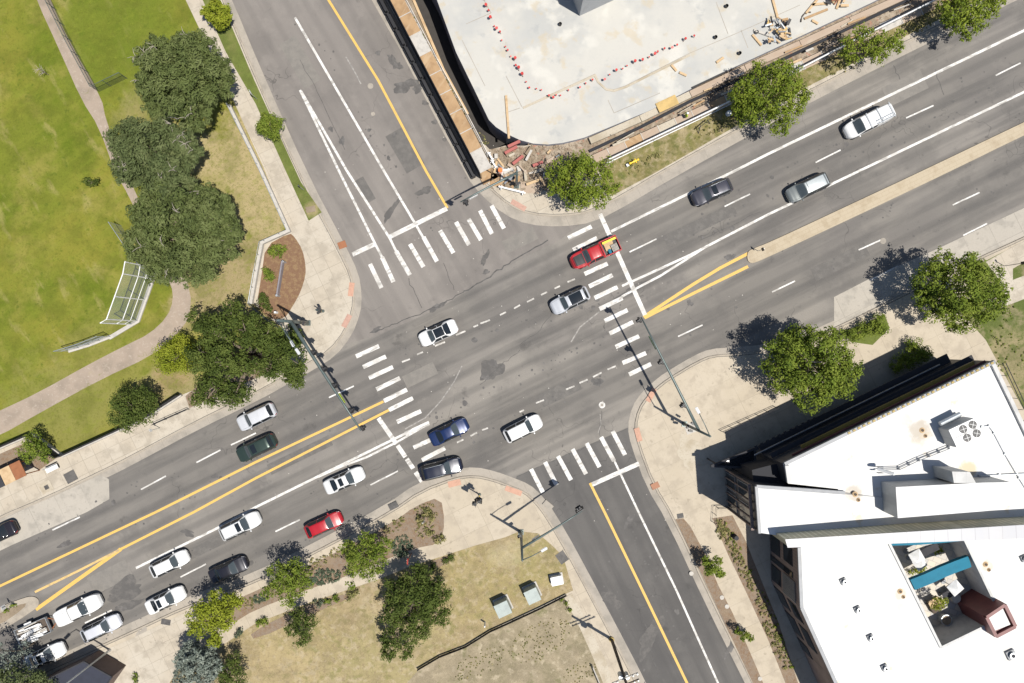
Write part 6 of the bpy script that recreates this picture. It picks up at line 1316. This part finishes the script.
# --- upper north wing
A_px = [(783, 463.5), (993, 361), (1012, 402), (1060, 505), (1060, 518), (838, 531), (838, 489), (788, 483.5)]
vol(A_px, ZA, 'wall', 'charcoal')
MB().flat(xy(lp(A_px, ZA)), ZA).build('roof', 'roof_white', bld)
def parapet(px, z, h, w, m, parent=bld, name='parapet'):
    g = MB(); P = [Vector(p) for p in xy(lp(px, z))]
    for i, (a, b) in enumerate(zip(P, P[1:])): g.bar((*a, z + h / 2 - .02 + .003 * i), (*b, z + h / 2 - .02 + .003 * i), w, h)
    return g.build(name, m, parent)
parapet([(783.5, 463.5), (993, 361.5)], ZA, .38, .34, 'coping')
parapet([(991, 363), (1010, 402), (1040, 465)], ZA, .34, .40, 'clad_grey')
parapet([(786, 465), (788.5, 482)], ZA, .34, .45, 'clad_grey')
# yellow louvre blades, ochre and maroon fascia bands hung off the street wall
def wall_pt(t, z, out=0.0):
    a, b = lp([(783, 463.5), (993, 361)], ZA); p = a.lerp(b, t); d = (b - a).normalized(); n = Vector((-d.y, d.x, 0)); q = p + n * out; q.z = z; return q
g = MB()
for i in range(30):
    t = .30 + .70 * i / 30; g.bar(wall_pt(t, ZA + .42, -.02), wall_pt(t + .012, ZA + .42, -.02), .2, .05)
g.build('louvre_blade', 'ochre', bld)
def bandw(t0, t1, z, out, w, h, m, name): g = MB(); g.bar(wall_pt(t0, z, out), wall_pt(t1, z, out), w, h); return g.build(name, m, bld)
bandw(.06, .99, ZA - .8, .10, .19, .10, 'maroon', 'fascia_band'); bandw(.12, .96, ZA - 1.5, .22, .36, .10, 'ochre', 'fascia_band'); bandw(.16, .90, ZA - 2.2, .42, .22, .08, 'dark_metal', 'fascia_band')
bandw(0, 1, ZA - 2.9, .34, .60, .10, 'dark_metal', 'fascia_band'); bandw(-.045, .9, 4.4, .6, .10, .12, 'galv', 'ledge'); bandw(0, .97, 3.5, .55, 1.05, .14, 'dark_metal', 'awning')
for i in range(14):
    t = .03 + i * .069
    for z0, z1, nm in ((.5, 3.1, 'window'), (4.6, 5.8, 'window')):
        g = MB(); g.bar(wall_pt(t, (z0 + z1) / 2, .012), wall_pt(t + .05, (z0 + z1) / 2, .012), .05, z1 - z0); w_ = g.build(nm, 'dark_metal', bld)
        g = MB(); g.bar(wall_pt(t + .003, (z0 + z1) / 2, .045), wall_pt(t + .047, (z0 + z1) / 2, .045), .02, z1 - z0 - .2); g.build('pane', 'glass', w_)
g = MB()
for i in range(11):
    t = -.02 + i * .03; g.bar(wall_pt(t, 3.62, 1.0), wall_pt(t + .014, 3.62, 1.0), .45, .05)
g.build('awning_slat', 'dark_metal', bld)
# railing of the east side
g = MB()
for z in (.5, 1.0):
    a, b = lp([(1000, 362), (1044, 456)], ZA); d = Vector((.9, -.1, 0)); g.tube(a + d + Vector((0, 0, -1.4 + z)), b + d + Vector((0, 0, -1.4 + z)), .04, n=6)
g.build('side_rail', 'dark_metal', bld)
g = MB()
for i in range(9):
    a, b = lp([(1000, 364), (1044, 456)], ZA); p = a.lerp(b, i / 8); g.bar(p + Vector((0, 0, -1.2)), p + Vector((1.0, -.1, -1.2)), .06, .06)
g.build('rail_bracket', 'dark_metal', bld)
# --- west wing: its roof plane rises towards the street corner
Bw = [(754, 485), (845, 493), (900, 500), (900, 526), (776, 534.5), (757.5, 531.5)]
bp_ = lp(Bw, ZA + .3); zx0, zx1 = bp_[0].x, bp_[2].x
zf = lambda x, y, k=0.0: ZA + .75 * max(0, min(1, (zx1 - 4.5 - x) / (zx1 - 4.5 - zx0))) + .02 + k
MB().prism(xy(bp_), -.05, lambda x, y: zf(x, y) - .01, False).build('wall', 'charcoal', bld)
g = MB(); p = xy(bp_)[::-1]; g.add([(x, y, zf(x, y)) for x, y in p], [tuple(range(len(p)))]); g.build('roof', 'roof_white', bld)
g = MB(); q0, q1 = bp_[0], bp_[1]
g.bar((q0.x, q0.y, zf(q0.x, q0.y) + .13), (q1.x, q1.y, zf(q1.x, q1.y) + .06), .34, .30); g.build('parapet', 'coping', bld)
g = MB(); q1 = bp_[5]; g.bar((q0.x, q0.y, zf(q0.x, q0.y) + .125), (q1.x, q1.y, zf(q1.x, q1.y) + .125), .30, .30); g.build('parapet', 'coping', bld)
# glazed west front with mullions
wa, wb = bp_[0], bp_[5]; dW = (wb - wa); nW = Vector((dW.y, -dW.x, 0)).normalized()
if nW.x > 0: nW = -nW
for k, (t0, t1, z0, z1, m) in enumerate(((.08, .46, .4, 3.6, 'glass'), (.54, .92, .4, 3.6, 'glass'), (.08, .46, 4.6, 8.3, 'glass'), (.54, .92, 4.6, 8.3, 'windshield'))):
    a, b = wa + dW * t0 + nW * .04, wa + dW * t1 + nW * .04; zc_ = (z0 + z1) / 2
    g = MB(); g.bar((a.x, a.y, zc_), (b.x, b.y, zc_), .10, z1 - z0); fr_ = g.build('window', 'coping', bld)
    a += nW * .055; b += nW * .055; g = MB(); a2, b2 = a.lerp(b, .05), a.lerp(b, .95); g.bar((a2.x, a2.y, zc_), (b2.x, b2.y, zc_), .02, z1 - z0 - .25); g.build('pane', m, fr_)
g = MB()
for i in range(6):
    a = wa + dW * (.02 + i * .19) + nW * .14; g.bar((a.x, a.y, .2), (a.x, a.y, 9.2), .10, .16)
g.build('fin', 'brown_clad', bld)
a, b = wa + nW * .3, wb + nW * .3; g = MB(); g.bar((a.x, a.y, 9.0), (b.x, b.y, 9.0), .3, .14); g.build('brow', 'brown_clad', bld)
# entry canopy: a glazed triangular frame
cz_ = 3.6; tri = lp([(711, 466), (754.5, 448.5), (755, 468)], cz_)
g = MB()
for i in range(3): g.bar(tri[i - 1] + Vector((0, 0, .004 * i)), tri[i] + Vector((0, 0, .004 * i)), .24, .26)
g.build('canopy_frame', 'dark_metal', bld)
MB().prism(xy([t * .96 + (tri[0] + tri[1] + tri[2]) / 3 * .04 for t in tri]), cz_ - .06, cz_ - .02).build('canopy_glass', 'glass', bld)
for t in (tri[0].lerp(tri[1], .12),): MB().tube((t.x, t.y, 0), (t.x, t.y, cz_ - .1), .09, n=10).build('canopy_post', 'dark_metal', bld)
lk = lp([(752, 470), (783, 462), (788, 486), (754, 487)], 7.4); MB().prism(xy(lk), -.04, 7.4).build('link_block', 'black_mesh_and_shade', bld)  # black colour stands in for the shade missing on this block
tw = lp([(745, 452), (783, 436), (790, 470), (756, 484)], 3.4); MB().prism(xy(lk), 0, .02).build('threshold', 'stone', bld) if False else None
# --- clerestory: a tall thin box along the middle of the roofs
Ct = [(785.5, 540), (1060, 523.5), (1060, 536), (788, 546.5)]
cp_ = lp(Ct, ZC); ca_, cb_ = cp_[0], cp_[1]
MB().prism(xy(cp_), ZF - .5, ZC - .02, False).build('clerestory_wall', 'clad_tan', bld)
MB().prism(xy(lp([(785, 539.3), (1060, 522.5), (1060, 537), (787.5, 547.5)], ZC)), ZC - .018, ZC + .05).build('clerestory_cap', 'panel_white', bld)
# --- south wing with the courtyard cut out of its roof
F_px = [(797, 540), (797.5, 547), (799.5, 607), (834, 683), (905, 840), (1100, 840), (1100, 520)]
hole = [(888, 541.5), (963, 537.5), (994, 602), (984, 626), (940.5, 647)]
Fw, Hw = lp(F_px, ZF), lp(hole, ZF)
vs2 = [Vector((p.x, p.y, 0)) for p in Fw]; hs2 = [Vector((p.x, p.y, 0)) for p in Hw]
allv = [(p.x, p.y, ZF) for p in vs2 + hs2]; fs = []
for t in tessellate_polygon([vs2, hs2]):
    a, b, c = (Vector(allv[i]) for i in t); fs.append(t if (b - a).cross(c - a).z > 0 else t[::-1])
g = MB(); g.add(allv, fs); g.build('roof', 'roof_white', bld)
g = MB(); n = len(Fw)
for i in range(n - 3): a, b = Fw[i], Fw[i + 1]; g.add([(a.x, a.y, -.05), (b.x, b.y, -.05), (b.x, b.y, ZF), (a.x, a.y, ZF)], [(0, 1, 2, 3)])
g.build('wall', 'brown_clad', bld)
parapet([(798.5, 547), (801, 607), (835.5, 683), (900, 826)], ZF, .26, .36, 'coping')
CZ = 4.6; g = MB()
for i in range(len(Hw)): a, b = Hw[i - 1], Hw[i]; g.add([(a.x, a.y, CZ), (b.x, b.y, CZ), (b.x, b.y, ZF - .003), (a.x, a.y, ZF - .003)], [(0, 1, 2, 3)])
g.build('courtyard_wall', 'stucco_grey', bld)
MB().flat(xy(Hw), CZ).build('courtyard_floor', 'pavers', bld)
g = MB()
for i in range(len(Hw)): a, b = Hw[i - 1], Hw[i]; g.bar((a.x, a.y, ZF + .07 + .002 * i), (b.x, b.y, ZF + .07 + .002 * i), .26, .16)
g.build('courtyard_coping', 'clad_grey', bld)
# brown west wall: windows and piers
wp = [Fw[1], Fw[2], Fw[3], Fw[4]]
def wwin(a, b, t0, t1, z0, z1, m='glass'):
    d = b - a; nrm = Vector((d.y, -d.x, 0)).normalized(); nrm = -nrm if nrm.x > 0 else nrm
    p, q = a + d * t0 + nrm * .02, a + d * t1 + nrm * .02; g = MB(); g.bar((p.x, p.y, (z0 + z1) / 2), (q.x, q.y, (z0 + z1) / 2), .08, z1 - z0); f_ = g.build('window', 'dark_metal', bld)
    p, q = p + nrm * .045, q + nrm * .045; p2, q2 = p.lerp(q, .05), p.lerp(q, .95); g = MB(); g.bar((p2.x, p2.y, (z0 + z1) / 2), (q2.x, q2.y, (z0 + z1) / 2), .02, z1 - z0 - .25); g.build('pane', m, f_)
for t0, t1, z0, z1 in ((.08, .42, .5, 3.2), (.50, .60, .3, 6.6), (.66, .95, .5, 3.2), (.10, .40, 4.2, 6.6), (.66, .95, 4.2, 6.8)): wwin(wp[0], wp[1], t0, t1, z0, z1)
for t0, t1, z0, z1 in ((.05, .3, .5, 3.2), (.4, .7, .5, 3.2), (.05, .3, 4.3, 6.6), (.4, .7, 4.3, 6.6), (.8, .97, .5, 3.2)): wwin(wp[1], wp[2], t0, t1, z0, z1)
g = MB()
for i in range(12):
    p = wp[0].lerp(wp[1], .64 + i * .03); g.bar((p.x - .14, p.y, 4.0), (p.x - .14, p.y, 7.3), .09, .10)
g.build('louvre_blade', 'coping', bld)
# blue beams over the courtyard
def beam(px, z, w, lab):
    P = lp(px, z); g = MB(); a, b = offset(P, w / 2), offset(P, -w / 2); n = len(P); vs = []
    for i in range(n):
        h = z - .65 + .3 * math.sin(math.pi * i / (n - 1)); vs += [(a[i].x, a[i].y, h), (b[i].x, b[i].y, h), (b[i].x, b[i].y, h + .5), (a[i].x, a[i].y, h + .5)]
    fs = [tuple(4 * i + k for k in (j, (j + 1) % 4)) + tuple(4 * (i + 1) + k for k in ((j + 1) % 4, j)) for i in range(n - 1) for j in range(4)] + [(0, 1, 2, 3), (4 * n - 1, 4 * n - 2, 4 * n - 3, 4 * n - 4)]
    g.add(vs, fs)
    g.build('courtyard_beam', 'blue_beam', bld)
beam([(913.5, 585.5), (927, 579), (942, 571.5), (957, 566), (971, 562)], 7.8, 1.2, ''); beam([(892, 543.5), (915, 542.2), (940, 540.2), (961, 539)], 7.7, .55, '')
# red light well
rt_ = lp([(985.5, 617), (1005.5, 603.5), (1017, 627), (996, 638)], 9.4); ri = lp([(988.5, 616), (1004, 608.5), (1012, 625.5), (995.5, 632)], 9.4)
MB().prism(xy(rt_), CZ + .02, 9.1, False).build('light_well', 'maroon', bld)
g = MB()
for i in range(4): g.bar(rt_[i - 1].lerp(sum(rt_, Vector()) / 4, .08) + Vector((0, 0, -.2)), rt_[i].lerp(sum(rt_, Vector()) / 4, .08) + Vector((0, 0, -.2 + .003 * i)), .34, .45)
g.build('light_well_rim', 'maroon', bld); MB().prism(xy(ri), 9.12, 9.17).build('skylight', 'roof_white', bld)
# --- rooftop plant
def roof_thing(name, label, cat, loc, rz=0): return thing(name, label, cat, loc, rz)
ph = roof_thing('roof_penthouse', 'long white-topped plant enclosure with grey sides in the middle of the roof', 'roof enclosure', G(935, 498, ZA)); po = Vector(ph.location)
pz = 12.0; pp = [G(u, v, pz) - po for u, v in ((895.5, 487), (983, 482.5), (1010, 482), (1010, 505), (985, 511), (897.5, 518))]
MB().prism(xy(pp), .0, pz - ZA - .01, False).build('side_panel', 'clad_grey', ph); MB().prism(xy(pp), pz - ZA - .008, pz - ZA + .05).build('top', 'roof_white', ph)
p2 = [G(u, v, 12.5) - po for u, v in ((952, 471.5), (970, 472), (976, 483), (954, 483))]; MB().prism(xy(p2), 0, 12.5 - ZA).build('upper_box', 'clad_grey', ph)
g = MB(); g.tube(pp[0] + Vector((.1, 1.2, -.4)), pp[0] + Vector((-.9, 1.5, -1.6)), .16, n=10); g.build('duct', 'white_metal', ph)
ac = roof_thing('rooftop_air_conditioner', 'rooftop air conditioner with four round fans on its white top', 'air conditioner', Vector((*G(966, 433, ZA + 2.05)[:2], ZA)), R(25)); 
for x in (-1.15, 1.15):
    for y in (-.7, .7): MB().box((x, y, .12), (.2, .2, .24)).build('leg', 'coping', ac)
MB().box((0, 0, 1.12), (2.86, 1.95, 1.75)).build('casing', 'clad_grey', ac, bevel=.03)
MB().box((0, 0, 2.03), (2.9, 2.0, .06)).build('top', 'white_metal', ac)
for x in (-.1, .95):
    for y in (-.48, .48):
        MB().tube((x, y, 2.06), (x, y, 2.09), .42, n=20).build('fan_well', 'black', ac); g = MB()
        for k in range(4): a = k * math.pi / 2 + x; g.bar((x, y, 2.12), (x + math.cos(a) * .36, y + math.sin(a) * .36, 2.12), .07, .02)
        g.tube((x, y, 2.09), (x, y, 2.14), .09, n=10); g.build('fan', 'clad_grey', ac)
g = MB(); g.bar((-1.3, 0, 2.08), (1.4, 0, 2.08), .03, .03); g.build('seam', 'black', ac)
g = MB(); a = G(960, 414, ZA + .9); b = G(940, 424, ZA + .9); g.chain([a - Vector((0, 0, 0)), a.lerp(b, .5), b], [.24] * 3, 12); g.build('vent_drum', 'galv'); o_ = bpy.data.objects['vent_drum']; tag(o_, 'grey horizontal vent drum behind the rooftop air conditioner', 'vent')
def pipe(px, z, r, m, name, lab, cat='pipe'):
    g = MB(); P = [G(u, v, z) for u, v in px]; g.chain(P, [r] * len(P), 7)
    for p in P[::1]: g.box((p.x, p.y, z - .1), (.22, .22, .16))
    tag(g.build(name, m), lab, cat)
pipe([(983, 427), (990, 426), (995, 433), (1006, 454), (1020, 478), (1040, 510)], ZA + .22, .05, 'galv', 'roof_pipe', 'thin bent pipe running right from the air conditioner')
pipe([(980, 476), (1000, 475), (1040, 473)], ZA + .22, .045, 'galv', 'roof_pipe', 'straight thin pipe beside the plant enclosure')
ctz = ZA + .4; tray = thing('cable_tray', 'stepped grey cable tray from the plant enclosure to the air conditioner', 'cable tray', G(910, 465, ZA)); to = Vector(tray.location)
P = [G(u, v, ctz) - to for u, v in ((877, 469), (900, 468.5), (918, 460), (950, 447.5))]
for s in (-.10, .10):
    g = MB(); g.chain([(p.x, p.y + s, p.z) for p in P], [.04] * 4, 6); g.build('rail', 'coping', tray)
for i in range(6):
    q = P[1].lerp(P[3], i / 5); MB().box((q.x, q.y, .2), (.07, .34, .3)).build('support', 'coping', tray)
g = MB(); q = P[0]; g.bar((q.x - .2, q.y - .3, .9), (q.x + .3, q.y - .3, .9), .06, .5); g.bar((q.x - .2, q.y + .3, .9), (q.x + .3, q.y + .3, .9), .06, .5); g.build('hatch_rail', 'coping', tray)
def vent(px, lab, z, big=False):
    r_ = thing('roof_vent', lab, 'roof vent', G(px[0], px[1], z), R(25)); k = 1.5 if big else 1
    MB().box((0, 0, .12), (.62 * k, .62 * k, .24)).build('curb', 'coping', r_); MB().tube((0, 0, .24), (0, 0, .5), .2 * k, .24 * k, 14).build('hood', 'galv', r_); MB().tube((0, 0, .5), (0, 0, .53), .13 * k, n=12).build('cap', 'dark_metal', r_)
vent((843, 581), 'roof vent nearest the clerestory in the row of four', ZF); vent((857, 609), 'second roof vent from the clerestory in the row of four', ZF); vent((870, 637), 'third roof vent from the clerestory in the row of four', ZF); vent((884, 667), 'roof vent nearest the bottom edge in the row of four', ZF)
vent((1010, 654), 'square roof skylight vent below the red light well', ZF, True); vent((1023, 558), 'roof vent at the right edge by the clerestory', ZF)
vent((1000, 580), 'x', ZF) if False else None
def drains(px, lab, z):
    r_ = thing('roof_drain', lab, 'roof drain', G(px[0], px[1], z)); 
    for dx, dy, r in ((-.1, .28, .3), (.25, -.3, .22)): MB().tube((dx, dy, 0), (dx, dy, .09), r, r * .6, 14).build('strainer', 'rust' if False else 'wood', r_); MB().tube((dx, dy, .09), (dx, dy, .13), r * .5, n=10).build('dome', 'pole_wood', r_)
drains((923, 433), 'brown roof drain pair left of the air conditioner', ZA); drains((856, 497), 'brown roof drain pair near the parapet wedge on the left roof', ZA + .25); drains((901, 594), 'brown roof drain pair left of the courtyard', ZF); drains((986.5, 567), 'brown roof drain pair right of the courtyard', ZF)
# --- courtyard furniture
def parasol(px, s, lab, rz):
    r_ = thing('parasol', lab, 'parasol', G(px[0], px[1], CZ), rz); MB().tube((0, 0, 0), (0, 0, 2.4), .04, n=8).build('pole', 'galv', r_); MB().tube((0, 0, 0), (0, 0, .1), .3, n=14).build('base', 'coping', r_)
    g = MB(); h = s / 2; g.add([(-h, -h, 2.1), (h, -h, 2.1), (h, h, 2.1), (-h, h, 2.1), (0, 0, 2.6)], [(0, 1, 4), (1, 2, 4), (2, 3, 4), (3, 0, 4)]); g.build('canopy', 'white_metal', r_)
parasol((905.5, 551), 1.35, 'white square parasol nearest the clerestory in the courtyard', R(30)); parasol((908.5, 557.5), 1.2, 'second white parasol beside the first in the courtyard', R(35)); parasol((943, 581), 1.35, 'white parasol below the blue courtyard beam', R(40))
def table(px, lab, m='dark_metal'):
    r_ = thing('table', lab, 'table', G(px[0], px[1], CZ), R(30)); MB().box((0, 0, .73), (1.2, .8, .05)).build('tabletop', m, r_)
    for x in (-.5, .5):
        for y in (-.3, .3): MB().box((x, y, .35), (.06, .06, .7)).build('leg', 'black', r_)
table((930, 600), 'tan table beside the courtyard planter tree', 'wood'); table((944, 592), 'dark table below the blue courtyard beam')
pl = thing('planter', 'grey round planter in the courtyard corner', 'planter', G(941.5, 617, CZ)); MB().tube((0, 0, 0), (0, 0, .9), .45, .6, 18).build('pot', 'galv', pl); MB().tube((0, 0, .86), (0, 0, .905), .52, n=16).build('soil', 'soil', pl)
pb_ = MB().box((0, 0, .3), (1.5, 1.1, .6)).build('planter_box', 'pole_wood', loc=G(934, 604, CZ), rz=R(30)); tag(pb_, 'brown box planter holding the small courtyard tree', 'planter')
plant('small_tree', 'small yellow-green tree in the box planter of the courtyard', 'tree', [(940, 604, 6, CZ + 2.2), (945, 601, 4, CZ + 2), (936, 607, 4, CZ + 1.8)], 'leaf_lime', base=(935.5, 603), seed=91, leaf=.09, per=190, trunk_r=.05, h0=.8, bz=CZ + .58)
for px, lab in (((913, 573), 'green plant beside the blue courtyard beam'), ((921, 571), 'second green plant beside the blue courtyard beam'), ((938, 552), 'leafy plant at the upper wall of the courtyard')):
    shrub(lab, [(px[0], px[1], 4, CZ + .5), (px[0] + 3, px[1] - 2, 3, CZ + .4)], 'leaf_lime', seed=int(px[0]), h0=.2, bz=CZ)
ck = G(952, 596, CZ); tag(MB().tube((0, 0, 0), (0, 0, .75), .5, .5, 18).build('round_table', 'stone', loc=ck), 'pale round drum table near the red light well', 'table')
fs_ = lp([(897, 566), (944, 541.5), (954, 541), (953, 548), (908, 572)], CZ + .6); 
sc = thing('shade_structure', 'dark slatted screen lying across the upper courtyard', 'screen', G(925, 555, CZ)); so_ = Vector(sc.location); g = MB(); P = [G(u, v, CZ + 1.9) - so_ for u, v in ((916, 556), (938, 546))]; g.bar(P[0], P[1], .8, .08); g.build('panel', 'dark_metal', sc)
for q in P: MB().tube((q.x, q.y, 0), (q.x, q.y, q.z), .05, n=8).build('post', 'black', sc)
# things beside the building on the pavement
rail('handrail', 'dark handrail on the plaza at the building corner', [(713, 522), (714, 506.5), (734, 505)], 1.0, 'railing', 'dark_metal', 4, None, (1.0, .5))
tag(MB().tube((0, 0, 0), (0, 0, .95), .3, .26, 14).build('trash_bin', 'dark_metal', loc=G(734, 536, ZB)), 'dark round bin at the foot of the brown wall', 'bin')
rail('handrail', 'long thin dark railing on the plaza in front of the building', [(721, 431), (748, 419), (775, 407)], 1.0, 'railing', 'dark_metal', 6, None, (1.0, .5))
# ================================================================== LIGHT, SKY AND CAMERA
SUN = Vector((.339, -.199, 1.0)).normalized()
sd = bpy.data.lights.new('sun', 'SUN'); sd.energy = 4.75; sd.angle = R(.5); sd.color = (1.0, .955, .88)
so = bpy.data.objects.new('sun', sd); COL.objects.link(so); so.rotation_euler = SUN.to_track_quat('Z', 'Y').to_euler(); so.location = SUN * 150
w = bpy.data.worlds.new('World'); scene.world = w; w.use_nodes = True
wt = w.node_tree; bg = wt.nodes['Background']; sk = wt.nodes.new('ShaderNodeTexSky'); sk.sky_type = 'NISHITA'; sk.sun_disc = False
sk.sun_elevation = math.asin(SUN.z); sk.sun_rotation = math.atan2(SUN.x, SUN.y)
wt.links.new(sk.outputs[0], bg.inputs[0]); bg.inputs[1].default_value = .07; sk.ozone_density = 2.6
cd = bpy.data.cameras.new('camera'); cam = bpy.data.objects.new('camera', cd); COL.objects.link(cam)
cam.location = (0, 0, H); cam.rotation_euler = (0, 0, 0); cd.sensor_width = 36; cd.lens = 36 * (H / S) / 1024; cd.clip_end = 3000; cd.clip_start = .5
scene.camera = cam
vs_ = scene.view_settings; vs_.view_transform = 'Standard'; vs_.look = 'None'; vs_.exposure = .42; vs_.gamma = 1; vs_.use_curve_mapping = False
scene.render.resolution_x = 1024; scene.render.resolution_y = 683
